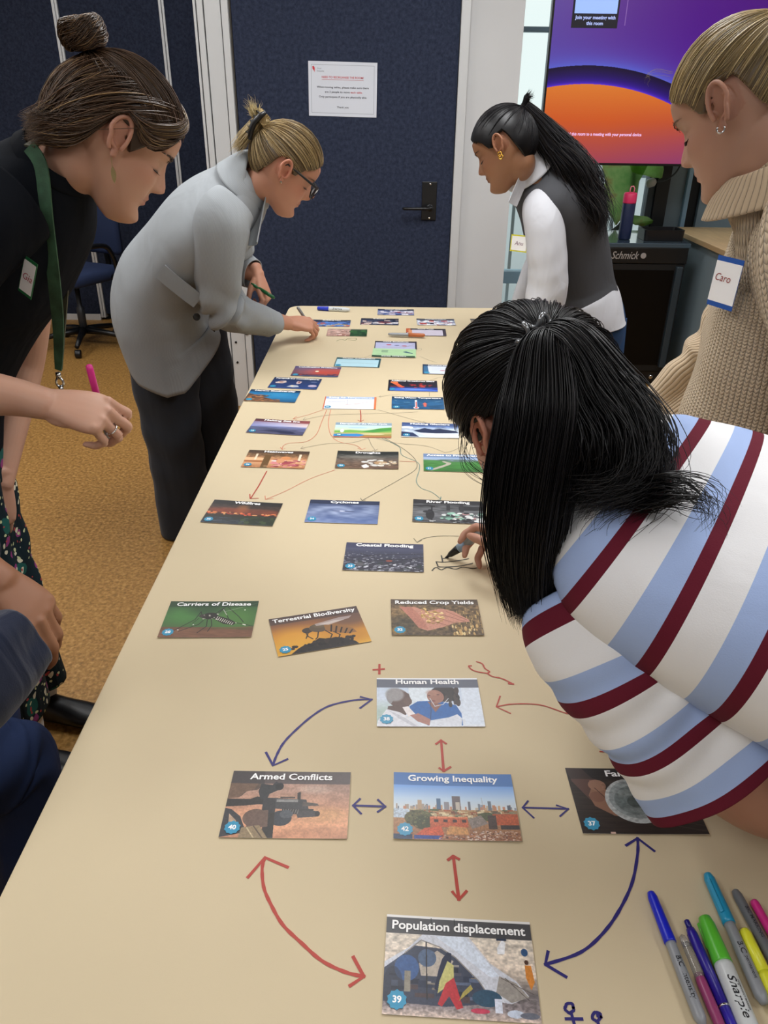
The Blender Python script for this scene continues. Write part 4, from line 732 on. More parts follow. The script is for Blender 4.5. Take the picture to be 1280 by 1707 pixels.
# ---- plant
pl = empty('potted_plant', (1.35, 5.18, 0), 0, 'big leaved plant in front of the window behind the bottle', 'plant')
MB().lathe([(.09, 0), (.12, .02), (.135, .30), (.14, .32), (.12, .315), (.115, .28)], 24).build('pot', mat('grey_pot', '8c9296', .5), pl, True)
M_stem = mat('dark_stem', '2c3a34', .6)
MB().tube(smooth_line([(0, 0, .28), (.02, .0, .7), (.14, -.02, .86), (.16, 0, 1.15), (.05, 0, 1.5), (-.05, 0, 1.8)], 5), [.02] * 5 + [.016] * 10 + [.013] * 11, 8).build('trunk', M_stem, pl, True)
def leafmat(name, c1, c2, c3):
    m = mat(name, c1, .4, .4); nt = m.node_tree; N = nt.nodes; L = nt.links; tc = N.new('ShaderNodeTexCoord'); n = N.new('ShaderNodeTexNoise'); n.inputs['Scale'].default_value = 9; n.inputs['Detail'].default_value = 4
    L.new(tc.outputs['Object'], n.inputs['Vector']); r = N.new('ShaderNodeValToRGB'); e = r.color_ramp.elements; e[0].position = .38; e[0].color = srgb(c1) + (1,); e[1].position = .74; e[1].color = srgb(c3) + (1,); q = e.new(.58); q.color = srgb(c2) + (1,)
    L.new(n.outputs[0], r.inputs[0]); b = N['Principled BSDF']; L.new(r.outputs[0], b.inputs['Base Color']); b.inputs['Transmission Weight'].default_value = 0
    tl = N.new('ShaderNodeBsdfTranslucent'); L.new(r.outputs[0], tl.inputs[0]); ms = N.new('ShaderNodeMixShader'); ms.inputs[0].default_value = .8
    L.new(b.outputs[0], ms.inputs[1]); L.new(tl.outputs[0], ms.inputs[2]); L.new(ms.outputs[0], N['Material Output'].inputs[0]); return m
M_leaf = leafmat('leaf_green', '7cae60', 'a4c478', 'a4754c'); M_leaf2 = leafmat('leaf_bright', '98d068', 'b8e488', 'b8885c')
def leaf(base, tip, wd, nrm, m, name='leaf', seed=0, droop=.05):
    base, tip, nrm = Vector(base), Vector(tip), Vector(nrm).normalized(); ax = tip - base; sd = ax.cross(nrm).normalized(); r = random.Random(seed); V = []; n = 12
    for i in range(n + 1):
        t = i / n; wv = wd * (sin(pi * min(1, t ** .8)) ** .7 if 0 < t < 1 else .02) * (1 + .12 * sin(t * 19 + seed))
        c = base + ax * t - nrm * droop * sin(pi * t)
        for k in (-1, -.5, 0, .5, 1): V.append(tuple(c + sd * wv * k / 2 + nrm * (.03 * abs(k) + .012 * sin(9 * t + k * 3 + seed))))
    F = [(5 * i + j, 5 * i + j + 1, 5 * i + j + 6, 5 * i + j + 5) for i in range(n) for j in range(4)]
    return MB().add(V, F).build(name, m, None, True)
LEAVES = [((1.40, 4.98, 1.44), (1.375, 4.92, .86), .25, (-.1, -1, .1), M_leaf), ((1.38, 4.99, 1.42), (1.60, 4.93, 1.12), .25, (0, -1, .2), M_leaf2), ((1.2, 5.02, 1.5), (1.02, 5.0, 1.16), .14, (.1, -1, 0), M_leaf),
          ((1.10, 5.02, 1.6), (.98, 4.98, 1.3), .16, (0, -1, 0), M_leaf), ((1.40, 5.03, .95), (1.62, 5.0, .86), .09, (0, -.5, 1), M_leaf), ((1.25, 5.0, .80), (1.08, 4.95, .90), .1, (0, -1, .6), M_leaf2), ((1.2, 5.0, .78), (1.00, 4.93, .83), .09, (0, -1, .6), M_leaf2), ((1.3, 5.02, 1.7), (1.7, 5.0, 1.62), .24, (0, -1, 0), M_leaf2)]
for i, (a_, b_, w_, n_, m_) in enumerate(LEAVES):
    a_, b_ = [(q[0] * 1.036, q[1] + .18, 1.49 + (q[2] - 1.49) * 1.036) for q in (a_, b_)]; child_world(leaf(a_, b_, w_, n_, m_, seed=i), pl)
for P_, r_ in (([(1.33, 5.0, 1.30), (1.2, 5.0, 1.42), (1.36, 4.99, 1.44)], .006), (smooth_line([(1.22, 5.0, 1.5), (1.06, 5.0, 1.15), (1.01, 5.0, 1.07)], 4), .006), ([(1.06, 5.0, 1.15), (1.13, 5.0, 1.22), (1.2, 5.0, 1.25)], .004), ([(1.33, 5.0, .5), (1.22, 5.0, .8)], .005)):
    MB().tube([(q[0] * 1.036, q[1] + .18, q[2]) for q in P_], r_, 6).build('branch', M_stem, pl, True, world=True)
# ---- office chair far left
ch = empty('office_chair', (-2.06, 5.2, 0), D(-25), 'dark blue office chair on castors by the folding partition', 'chair')
M_navyf = mat('navy_fabric', '283350', .9, .2, bump=.3, bscale=600); M_gas = mat('gas_grey', '2c2f33', .4)
def pad(b, x0, x1, y0, y1, z0, z1, r): return b.box(x0, x1, y0, y1, z0, z1, bev=r)
pad(MB(), -.24, .24, -.23, .23, .44, .52, .03).build('seat', M_navyf, ch, True)
bk = pad(MB(), -.21, .21, .21, .27, .58, .96, .028).build('backrest', M_navyf, ch, True)
MB().tube(smooth_line([(0, .1, .43), (0, .30, .44), (0, .315, .60), (0, .28, .80)], 4), .02, 8).build('back_bar', M_black, ch, True)
MB().lathe([(.026, .10), (.026, .26), (.016, .27), (.016, .43)], 14).build('gas_column', M_gas, ch, True)
for s_ in (-1, 1): MB().tube(smooth_line([(s_ * .2, .1, .46), (s_ * .30, .08, .50), (s_ * .31, .02, .66), (s_ * .31, -.10, .69), (s_ * .30, -.16, .68)], 4), .016, 8).build('armrest', M_black, ch, True)
for k in range(5):
    a = 2 * pi * k / 5 + .3; lg_ = MB().tube([(0, 0, .11), (.14 * cos(a), .14 * sin(a), .10), (.30 * cos(a), .30 * sin(a), .075)], [.028, .02, .015], 8).build('base_leg', M_black, ch, True)
    MB().lathe([(.026, -.018), (.028, -.012), (.028, .012), (.026, .018)], 14, (.30 * cos(a), .30 * sin(a), .028), (-sin(a), cos(a), 0)).build('castor', M_black, lg_, True)
# ================================================================ pens on the table
def axis_frame(o, a, b):
    a, b = Vector(a), Vector(b); d_ = (b - a).normalized(); o.location = a; o.rotation_mode = 'QUATERNION'; o.rotation_quaternion = d_.to_track_quat('Z', 'X')
def pen(name, a, b, parts, label, cat='marker', clip=None, group=None):
    """parts: (part name, [(r,h)], material); a = cap end, b = direction point"""
    t = empty(name, (0, 0, 0), 0, label, cat, group); axis_frame(t, a, b)
    for pn, prof, m in parts: MB().lathe(prof, 20).build(pn, m, t, True)
    if clip:
        h0, h1, r, m, ang = clip; b_ = MB(); b_.box(-.0022, .0022, r, r + .0022, h0, h1, bev=.0007); b_.box(-.0022, .0022, r - .004, r + .001, h0, h0 + .004)
        o = b_.build('clip', m, t); o.rotation_euler = (0, 0, ang)
    return t
def plm(n, c, **k): return mat('plastic_' + n, c, k.pop('r', .32), **k)
M_silver = plm('silver', '9a9da0', metal=.3)
def pen_text(t, txt, size, h, ang, r, m, width=None, shear=0):
    me = text_mesh(txt, size, .01, width=width, shear=shear)
    for v in me.vertices:   # wrap lettering round the barrel, reading along it
        x, y = v.co.x, v.co.y; an = ang - y / r; v.co = (r * cos(an), r * sin(an), h + x)
    return link('lettering', me, m, t)
def cappoly(r, L, tip=.006): return [(r * .35, 0), (r * .8, tip * .35), (r, tip), (r * 1.02, L)]
z0 = TZ + .0012
G = 'marker pens at the near right corner'
def ext(a, b, L): a, b = Vector(a), Vector(b); return a, a + (b - a).normalized() * L
p_ = pen('marker_pen', (.2905, .540, z0 + .006), (.298, .406, z0 + .006), [('cap', [(.001, 0), (.0038, .002), (.0052, .008), (.0062, .056), (.006, .058)], plm('blue', '1424c4')), ('barrel', [(.0055, .057), (.0052, .062), (.0058, .09), (.0058, .13), (.003, .137)], plm('grey', '8e9298'))], 'grey pen with a bright blue clip cap, leftmost of the loose pens', clip=(.014, .05, .0058, plm('blue', '1424c4'), 1.7), group=G)
pen_text(p_, 'BIC  Intensity', .0075, .095, 0, .0059, plm('print', '22242a'), .042)
pen('marker_pen', (.3085, .492, z0 + .0045), (.316, .380, z0 + .0045), [('clear_cap', [(.001, 0), (.003, .002), (.0038, .008), (.0045, .040), (.0045, .046)], mat('clear_plastic', 'e8e6e2', .08, trans=.85)), ('barrel', [(.004, .04), (.005, .048), (.0052, .075), (.0048, .1), (.003, .12)], plm('magenta', '8f3a68'))], 'slim magenta pen under a clear cap, between the blue and green pens', clip=(.008, .04, .0042, MATS['clear_plastic'], 2.6), group=G)
p_ = pen('ballpoint_pen', (.3185, .508, z0 + .005), (.3265, .390, z0 + .005), [('plunger', [(.0015, 0), (.0028, .001), (.003, .010)], plm('navy', '1c1470')), ('upper_barrel', [(.0042, .010), (.0052, .016), (.0052, .086)], plm('navyb', '26168c')), ('ring', [(.0055, .086), (.0055, .088)], M_chrome), ('lower_barrel', [(.0052, .088), (.005, .11), (.002, .135)], plm('navyc', '3328a0'))], 'dark blue ballpoint pen with a thin silver ring', 'pen', clip=(.012, .045, .005, plm('navy', '1c1470'), 1.4), group=G)
p_ = pen('marker_pen', (.336, .509, z0 + .0098), (.338, .400, z0 + .0098), [('cap', [(.003, 0), (.0062, .002), (.0078, .010), (.0092, .048), (.0092, .050)], plm('lime', '58bb36')), ('barrel', [(.0088, .05), (.0092, .054), (.0092, .11), (.006, .125), (.004, .13)], plm('white_barrel', 'c9ced0'))], 'thick white marker with a lime green cap', clip=(.004, .03, .0075, plm('lime', '58bb36'), .9), group=G)
pen_text(p_, 'Sharpie', .0105, .085, .15, .00935, MATS['plastic_print'], .040, .3); pen_text(p_, 'PERMANENT MARKER', .0030, .084, -.45, .00935, MATS['plastic_print'], .028)
p_ = pen('marker_pen', (.3595, .563, z0 + .0065), (.363, .424, z0 + .0065), [('cap', [(.001, 0), (.004, .002), (.0058, .008), (.0066, .056), (.0064, .060)], plm('cyan', '1f9ac6')), ('barrel', [(.0058, .059), (.0056, .064), (.0062, .09), (.0062, .132), (.004, .139), (.002, .14)], plm('grey', '8e9298'))], 'grey marker with a cyan clip cap, its tip pointing at the wall', clip=(.012, .05, .006, plm('cyan', '1f9ac6'), -.9), group=G)
pen_text(p_, 'BIC', .008, .088, .1, .0063, MATS['plastic_print'], .012); pen_text(p_, 'permanent', .005, .108, 0, .0063, MATS['plastic_print'], .022)
p_ = pen('marker_pen', (.3825, .544, z0 + .005), (.394, .430, z0 + .005), [('barrel', [(.001, 0), (.0038, .002), (.0052, .008), (.0054, .09), (.0054, .092)], plm('pewter', '6d7176')), ('cap', [(.0056, .08), (.0056, .118), (.003, .122)], plm('orange', 'ee9a4c'))], 'pewter grey pen with an orange end, right of the cyan capped marker', group=G)
pen_text(p_, 'BIC MARKING', .005, .040, 0, .0055, MATS['plastic_print'], .034)
pen('highlighter', (.3975, .532, z0 + .005), (.410, .410, z0 + .005), [('barrel', [(.001, 0), (.0036, .0015), (.0046, .005), (.005, .09), (.005, .094)], plm('hotpink', 'd8308c')), ('cap', [(.0054, .094), (.0054, .13), (.003, .134)], plm('hotpink2', 'c42078'))], 'bright pink pen at the right edge of the photo', 'pen', group=G)
pen('highlighter', (.3735, .498, z0 + .0065), (.3755, .400, z0 + .0065), [('cap', [(.002, 0), (.0045, .0015), (.0058, .006), (.0068, .045)], plm('yellow', 'eef03c')), ('barrel', [(.0062, .045), (.0068, .05), (.0068, .075), (.0040, .085)], plm('yellow2', 'e6e838')), ('tip', [(.004, .085), (.002, .095)], M_black)], 'fluorescent yellow highlighter lying across the pewter pen side', clip=(.002, .04, .0062, plm('yellow', 'eef03c'), .6), group=G)
p_ = pen('marker_pen', (-.283, 3.170, z0 + .008), (-.14, 3.145, z0 + .008), [('cap', [(.004, 0), (.0075, .002), (.009, .048)], plm('royal', '1c34b8')), ('barrel', [(.0086, .048), (.009, .052), (.009, .118), (.006, .13), (.005, .135)], plm('white_barrel', 'c9ced0'))], 'white marker with a blue cap at the far end of the table', group='loose markers at the far end')
pen_text(p_, 'Sharpie', .011, .085, 1.2, .0091, MATS['plastic_print'], .040, .3)
p_ = pen('marker_pen', (.141, 2.765, z0 + .0095), (.008, 2.778, z0 + .0085), [('cap', [(.002, 0), (.0055, .002), (.0068, .008), (.0072, .060)], plm('burnt', 'b8683c')), ('barrel', [(.0062, .06), (.0065, .064), (.0060, .12), (.004, .134)], M_silver)], 'silver marker with a burnt orange cap lying on the grey chart card', group='loose markers at the far end')
# ================================================================ people: surface tools
def crm(K, n):
    """Catmull-Rom resampling of key rows"""
    K = np.array(K, float); m = len(K); u = np.linspace(0, m - 1, n); i = np.minimum(u.astype(int), m - 2); t = (u - i)[:, None]
    p0, p1, p2, p3 = K[np.maximum(i - 1, 0)], K[i], K[i + 1], K[np.minimum(i + 2, m - 1)]
    return .5 * (2 * p1 + (p2 - p0) * t + (2 * p0 - 5 * p1 + 4 * p2 - p3) * t ** 2 + (3 * p1 - p0 - 3 * p2 + p3) * t ** 3)
def nrm(v): v = np.array(v, float); return v / (np.linalg.norm(v, axis=-1, keepdims=True) + 1e-12)
def loft(keys, ref=(0, 0, 1), m=None, n=24, ex=2.0, lin=False):
    """keys: rows (x, y, z, a, b): a = half width sideways, b = half depth along ref. returns V (m, n, 3), T (m,)"""
    keys = [tuple(k) + (() if len(k) == 5 else (k[3],)) for k in keys]
    m = m or max(8, len(keys) * 5)
    K = crm(keys, m); P = K[:, :3]; T = nrm(np.gradient(P, axis=0)); ref = np.array(ref, float)
    if ref.ndim == 1: ref = np.repeat(ref[None], m, 0)
    else: ref = crm(ref, m)
    B = nrm(ref - (ref * T).sum(1)[:, None] * T); A = np.cross(B, T)
    th = np.arange(n) * 2 * pi / n; c, s = np.cos(th), np.sin(th); q = 2 / ex
    cx, sx = np.sign(c) * np.abs(c) ** q, np.sign(s) * np.abs(s) ** q
    V = P[:, None] + A[:, None] * (np.abs(K[:, 3])[:, None] * cx)[..., None] + B[:, None] * (np.abs(K[:, 4])[:, None] * sx)[..., None]
    arc = np.r_[0, np.cumsum(np.linalg.norm(np.diff(P, axis=0), axis=1))]
    return V, arc
def grid_faces(m, n, cap0=True, cap1=True, off=0):
    F = [(off + i * n + k, off + i * n + (k + 1) % n, off + (i + 1) * n + (k + 1) % n, off + (i + 1) * n + k) for i in range(m - 1) for k in range(n)]
    if cap0: F.append(tuple(off + k for k in range(n - 1, -1, -1)))
    if cap1: F.append(tuple(off + (m - 1) * n + k for k in range(n)))
    return F
class Flesh:
    """closed lofts that are fused into one continuous surface"""
    def __init__(s): s.V = []; s.F = []; s.n = 0
    def grid(s, V, cap=(True, True)):
        m, n = V.shape[:2]; s.F += grid_faces(m, n, cap[0], cap[1], s.n); s.V.append(V.reshape(-1, 3)); s.n += m * n; return s
    def loft(s, keys, ref=(0, 0, 1), **k): return s.grid(round_ends(*loft(keys, ref, **k)))
    def ball(s, c, r, R=None, n=16):
        th = np.linspace(.02, pi - .02, n); ph = np.arange(n * 2) * pi / n; r = np.array(r if hasattr(r, '__len__') else (r, r, r), float)
        V = np.stack([np.outer(np.sin(th), np.cos(ph)), np.outer(np.sin(th), np.sin(ph)), np.outer(np.cos(th), np.ones(2 * n))], -1)[::-1] * r
        if R is not None: V = V @ np.array(R).T
        return s.grid(V + np.array(c))
    def fuse(s, vox, smooth=2, fac=.5, name='body'):
        me = bpy.data.meshes.new(name); me.from_pydata(np.concatenate(s.V).tolist(), [], s.F)
        bm = bmesh.new(); bm.from_mesh(me); bmesh.ops.triangulate(bm, faces=[f for f in bm.faces if len(f.verts) > 4]); bm.to_mesh(me); bm.free()
        o = bpy.data.objects.new('tmp', me); COL.objects.link(o)
        r = o.modifiers.new('r', 'REMESH'); r.mode = 'VOXEL'; r.voxel_size = vox; r.use_smooth_shade = True
        if smooth: q = o.modifiers.new('s', 'SMOOTH'); q.iterations = smooth; q.factor = fac
        bpy.context.view_layer.update(); dg = bpy.context.evaluated_depsgraph_get()
        out = bpy.data.meshes.new_from_object(o.evaluated_get(dg)); bpy.data.objects.remove(o); out.name = name
        out.polygons.foreach_set('use_smooth', [True] * len(out.polygons)); return out
def round_ends(V, arc):
    """adds small rounded ends so a fused limb has no flat stump"""
    c0, c1 = V[0].mean(0), V[-1].mean(0); d0, d1 = nrm(V[0].mean(0) - V[1].mean(0)), nrm(V[-1].mean(0) - V[-2].mean(0))
    r0, r1 = np.linalg.norm(V[0] - c0, axis=1).min(), np.linalg.norm(V[-1] - c1, axis=1).min(); L0, L1 = [], []
    for a in (75, 50, 25): L0.append(c0 + (V[0] - c0) * cos(D(a)) + d0 * r0 * sin(D(a)) * .8)
    for a in (25, 50, 75): L1.append(c1 + (V[-1] - c1) * cos(D(a)) + d1 * r1 * sin(D(a)) * .8)
    return np.concatenate([np.array(L0), V, np.array(L1)])
def co(me): a = np.empty(len(me.vertices) * 3, np.float32); me.vertices.foreach_get('co', a); return a.reshape(-1, 3).astype(float)
def setco(me, V): me.vertices.foreach_set('co', V.astype(np.float32).ravel()); me.update()
def paint(me, C, name='tint'):
    a = me.color_attributes.new(name, 'FLOAT_COLOR', 'POINT'); q = np.ones((len(me.vertices), 4), np.float32); q[:, :3] = C; a.data.foreach_set('color', q.ravel())
def noise3(P, s=1., seed=0):
    """cheap smooth noise from summed sines"""
    r = np.random.RandomState(seed); out = np.zeros(len(P))
    for i in range(7):
        k = r.randn(3) * s * (1 + i * .5); out += np.sin(P @ k + r.rand() * 6.28) / (1 + i * .5)
    return out / 2.6
def shell(name, grids, m, parent, thick=.002, smooth=True, uv=False, attr=None):
    """open cloth tubes as one mesh; grids: list of (V(m,n,3), closed, extra) """
    Vs, Fs, off, at, uvs = [], [], 0, [], []
    for g in grids:
        V, arc = g[0], g[1]; m_, n = V.shape[:2]; closed = g[2] if len(g) > 2 else True
        Vs.append(V.reshape(-1, 3)); Fs += [(off + i * n + k, off + i * n + (k + 1) % n, off + (i + 1) * n + (k + 1) % n, off + (i + 1) * n + k) for i in range(m_ - 1) for k in range(n if closed else n - 1)]
        at.append(np.repeat(arc, n)); per = np.linalg.norm(np.diff(V, axis=1), axis=2).sum(1).mean()
        uvs.append(np.stack([np.tile(np.arange(n) / n * per, m_), np.repeat(arc, n)], 1)); off += m_ * n
    me = bpy.data.meshes.new(name); me.from_pydata(np.concatenate(Vs).tolist(), [], Fs); me.update()
    at = np.concatenate(at); a = me.attributes.new('along', 'FLOAT', 'POINT'); a.data.foreach_set('value', at.astype(np.float32))
    if uv:
        U = np.concatenate(uvs); ul = me.uv_layers.new(name='uv'); li = np.empty(len(me.loops), np.int32); me.loops.foreach_get('vertex_index', li)
        q = U[li].reshape(-1, 4, 2); w_ = q[:, :, 0].max(1) - q[:, :, 0].min(1); big = w_ > .08
        n_ = grids[0][0].shape[1]; per = U[:, 0].max() * n_ / (n_ - 1)
        q[..., 0] = np.where(big[:, None] & (q[..., 0] < .02), q[..., 0] + per, q[..., 0]); ul.data.foreach_set('uv', q.astype(np.float32).ravel())
    o = link(name, me, m, None, None, smooth)
    if thick: md = o.modifiers.new('t', 'SOLIDIFY'); md.thickness = thick; md.offset = 1
    if parent is not None: child_world(o, parent)
    return o
def folds(V, arc, amp=.004, waves=5, seed=0, band=None, along=0):
    """ripples a cloth tube in and out; waves round it, bent along its length"""
    c = V.mean(1, keepdims=True); d = nrm(V - c); r = np.random.RandomState(seed); m, n = V.shape[:2]
    th = np.arange(n)[None] * 2 * pi / n; u = (arc / max(arc[-1], 1e-6))[:, None]; f = 0
    for i in range(4): f = f + np.sin(th * r.randint(2, waves + 1) + u * r.uniform(-6, 6) + r.rand() * 6) * r.uniform(.4, 1) * (.4 + .6 * np.sin(u * r.uniform(2, 7) + r.rand() * 6) ** 2)
    if along: f = f + along * np.sin(u * 40 + 2.2 * np.sin(th + 1) + 1.3 * np.sin(2 * th)) * (np.sin(u * 3.1) ** 2)
    if band is not None: f = f * np.exp(-((u - band[0]) / band[1]) ** 2)
    return V + d * (f * amp)[..., None]
# ---------------------------------------------------------------- head
HC, HR = np.array((-.003, 0, .020)), np.array((.099, .0785, .0955))     # skull ellipsoid in head space
def zline(az): return np.interp(az, [0, 22, 45, 62, 74, 84, 105, 118, 140, 180], [.070, .064, .044, .030, -.004, .022, .030, -.018, -.048, -.054])
HZ = np.array([-.118, -.114, -.106, -.094, -.082, -.070, -.052, -.036, -.018, 0, .015, .030, .050, .070, .088, .102, .110, .114])
HF = np.array([.052, .068, .082, .088, .0865, .083, .086, .088, .086, .084, .088, .094, .093, .086, .070, .046, .024, .006])
HB = np.array([.046, .034, .018, .004, -.008, -.022, -.042, -.060, -.076, -.088, -.094, -.098, -.099, -.092, -.076, -.052, -.030, -.010])
HW = np.array([.004, .014, .025, .037, .046, .053, .0605, .065, .069, .0715, .073, .0745, .0755, .072, .062, .044, .028, .008])
def gau(x, s): return np.exp(-(x / s) ** 2)
def head_grid(nz=110, nt=120, f=None):
    f = f or {}; z = np.linspace(-.118, .114, nz); zz = -np.cos(np.linspace(.05, pi - .05, nz)); z = -.002 + zz / zz.max() * .116
    xf, xb, wd = np.interp(z, HZ, HF), np.interp(z, HZ, HB), np.interp(z, HZ, HW)
    for a in (xf, xb, wd):
        k = np.ones(5) / 5; a[2:-2] = np.convolve(a, k, 'valid')
    th = np.linspace(0, 2 * pi, nt, endpoint=False); th = th - .32 * np.sin(th)     # denser in front
    c, s = np.cos(th)[None], np.sin(th)[None]; xc = ((xf * .35 + xb * .65))[:, None]; Z = np.repeat(z[:, None], nt, 1)
    X = np.where(c > 0, xc + (xf[:, None] - xc) * np.abs(c) ** .85, xc - (xc - xb[:, None]) * np.abs(c)); Y = wd[:, None] * np.sign(s) * np.abs(s) ** .92
    fr = (c > 0.05) * np.clip((c - .05) * 4, 0, 1)
    ns = f.get('nose', 1.)
    nh = np.interp(z, [-.041, -.037, -.030, -.022, -.010, .004, .016], [0, .012, .0215, .0205, .0145, .0075, 0])[:, None] * ns
    nw = np.interp(z, [-.041, -.03, -.02, -.005, .012], [.0125, .0125, .0105, .0078, .007])[:, None]
    X = X + fr * nh * gau(Y, nw) ; X = X + fr * .0065 * ns * gau(Z + .0335, .0055) * (gau(Y - .0115, .005) + gau(Y + .0115, .005))
    for sgn in (1, -1):
        y = Y - sgn * .031
        X = X - fr * .0085 * gau(y, .017) * gau(Z - .004, .0125); X = X + fr * .0055 * gau(y, .0125) * gau(Z - .001, .0085)
        X = X - fr * .0018 * gau(y, .012) * gau(Z + .0065, .0016)
        X = X + fr * .0035 * gau(y - sgn * .002, .018) * gau(Z - .021, .006); X = X + fr * .004 * gau(Y - sgn * .042, .016) * gau(Z + .022, .016)
        X = X - fr * .002 * gau(Y - sgn * .021, .004) * gau(Z + .045, .012)
    X = X + fr * gau(Y, .0175) * (.0068 * gau(Z + .0535, .0042) + .0075 * gau(Z + .064, .0048)) - fr * .0035 * gau(Y, .022) * gau(Z + .0588, .0016) - fr * .003 * gau(Y, .02) * gau(Z + .073, .006)
    X = X + fr * .0025 * gau(Y, .004) * gau(Z + .046, .005) * -1; X = X + fr * .006 * gau(Y, .017) * gau(Z + .095, .012)
    k = 1 - .075 * np.clip((Z - .055) / .05, 0, 1); X = X * k; Y = Y * k; Z = np.where(Z > .09, .09 + (Z - .09) * .75, Z)
    P = np.stack([X, Y, Z], -1); d = P - HC; q = np.linalg.norm(d / HR, axis=-1); az = np.degrees(np.abs(np.arctan2(d[..., 1], d[..., 0])))
    w_ = np.clip((Z - zline(az) + .012) / .022, 0, 1); k = np.where(q > .955, 1 - w_ * (1 - .955 / q), 1)
    return HC + d * k[..., None]
def surf_x(y, z):
    g_ = SURF.reshape(-1, 3); g_ = g_[g_[:, 0] > .03]; i = np.argmin((g_[:, 1] - y) ** 2 + (g_[:, 2] - z) ** 2); return g_[i, 0]
SURF = head_grid()
def face_tint(L, skin, lip='a85a58', brow=None, blush='c88070', blv=.25):
    """colour for points given in head space"""
    s, l, bl = np.array(srgb(skin)), np.array(srgb(lip)), np.array(srgb(blush)); C = np.repeat(s[None], len(L), 0); x, y, z = L.T
    fr = (x > .055)
    w_ = (fr * gau(y, .0175) * np.clip(gau(z + .0535, .0045) + gau(z + .0635, .0055), 0, 1))[:, None] * .85; C = C * (1 - w_) + l * w_
    b_ = ((x > .02) * gau(np.abs(y) - .045, .02) * gau(z + .022, .02))[:, None] * blv; C = C * (1 - b_) + bl * b_
    t_ = ((x > .095) * gau(y, .012) * gau(z + .03, .012))[:, None] * blv * 1.2; C = C * (1 - t_) + bl * t_
    e_ = (fr * gau(np.abs(y) - .031, .011) * gau(z + .0068, .0013))[:, None] * .85; C = C * (1 - e_) + np.array(srgb('2a1c18')) * e_
    ml = (fr * gau(y, .02) * gau(z + .0588, .0011))[:, None] * .7; C = C * (1 - ml) + l * .35 * ml
    er = ((np.abs(y) > .069) & (np.abs(x) < .03) & (np.abs(z) < .04))[:, None] * .35; C = C * (1 - er) + bl * er
    return C
def ear_parts(fl, X, sg):
    """one ear at side sg (+1 left), X maps head space to world"""
    yo = .0745; P = []
    for t in np.linspace(-.15, 1.0, 16):
        a = D(-35 + 250 * t); P.append((-.004 - .0155 * cos(a) * (1 if a > 0 else .7), sg * (yo + .006 + .007 * max(0, cos(a)) + .004), .004 + .028 * sin(a) - .006 * max(0, t - .6)))
    q = [tuple(X(np.array(p))) + (.0038, .0038) for p in P]; fl.loft(q, X.d((0, 1, 0)), n=10, m=30)
    a_ = [(-.012, yo + .007, .016), (-.015, yo + .0085, .004), (-.010, yo + .0075, -.010), (-.001, yo + .006, -.016)]
    fl.loft([tuple(X(np.array((x, sg * y, z)))) + (.0034, .0034) for x, y, z in a_], X.d((0, 1, 0)), n=8, m=14)
    fl.ball(X(np.array((-.008, sg * (yo + .001), .003))), (.016, .0045, .026), X.R @ rotm(0, 0, sg * -.25), 10)
    fl.ball(X(np.array((.003, sg * (yo + .003), -.024))), (.0065, .0038, .009), X.R, 8); fl.ball(X(np.array((.010, sg * (yo - .001), -.004))), (.004, .004, .008), X.R, 8)
def rotm(y, p, r):
    cy, sy, cp, sp, cr, sr = cos(y), sin(y), cos(p), sin(p), cos(r), sin(r)
    return np.array([[cy, -sy, 0], [sy, cy, 0], [0, 0, 1]]) @ np.array([[cp, 0, sp], [0, 1, 0], [-sp, 0, cp]]) @ np.array([[1, 0, 0], [0, cr, -sr], [0, sr, cr]])
def clear(X, S, rad=1.0):
    # strands that would cross an ear ride over its top; those starting low in front of it are dropped
    L = X.inv(S); dx = (L[..., 0] + .005) / (.024 * rad); top = .041 * rad * np.sqrt(np.clip(1 - dx ** 2, 0, 1)) - .004; side = (np.abs(L[..., 1]) > .05) & (np.abs(dx) < 1)
    cross = side & (L[..., 2] < top) & (L[..., 2] > -.045); low = (L[:, 0, 2] < .012) & (L[:, 0, 0] > -.01); keep = ~(cross.any(1) & low)
    r = np.random.RandomState(3).rand(len(L), 1) * .006; L[..., 2] = np.where(cross, top + r, L[..., 2]); h = cross.any(1)
    for _ in range(5):
        L[h, 1:-1] = L[h, 1:-1] * .4 + .3 * (L[h, 2:] + L[h, :-2]); dx = (L[..., 0] + .005) / (.024 * rad); tp = .041 * rad * np.sqrt(np.clip(1 - dx ** 2, 0, 1)) - .004 + r
        c_ = h[:, None] & (np.abs(L[..., 1]) > .05) & (np.abs(dx) < 1) & (L[..., 2] < tp) & (L[..., 2] > -.05); L[..., 2] = np.where(c_, tp, L[..., 2])
    return X(L)[keep]
class Frame:
    def __init__(s, pos, y, p, r, sc=1.): s.p = np.array(pos, float); s.R = rotm(D(y), D(p), D(r)); s.s = sc
    def __call__(s, L): return (np.array(L) * s.s) @ s.R.T + s.p
    def inv(s, W): return ((W - s.p) @ s.R) / s.s
    def d(s, v): return s.R @ np.array(v, float)
def add_head(fl, X, **k):
    fl.ball(X(np.array((.022, 0, -.074))), (.050, .034, .026), X.R, 14)
    fl.grid(X(head_grid(**k))); ear_parts(fl, X, 1); ear_parts(fl, X, -1)
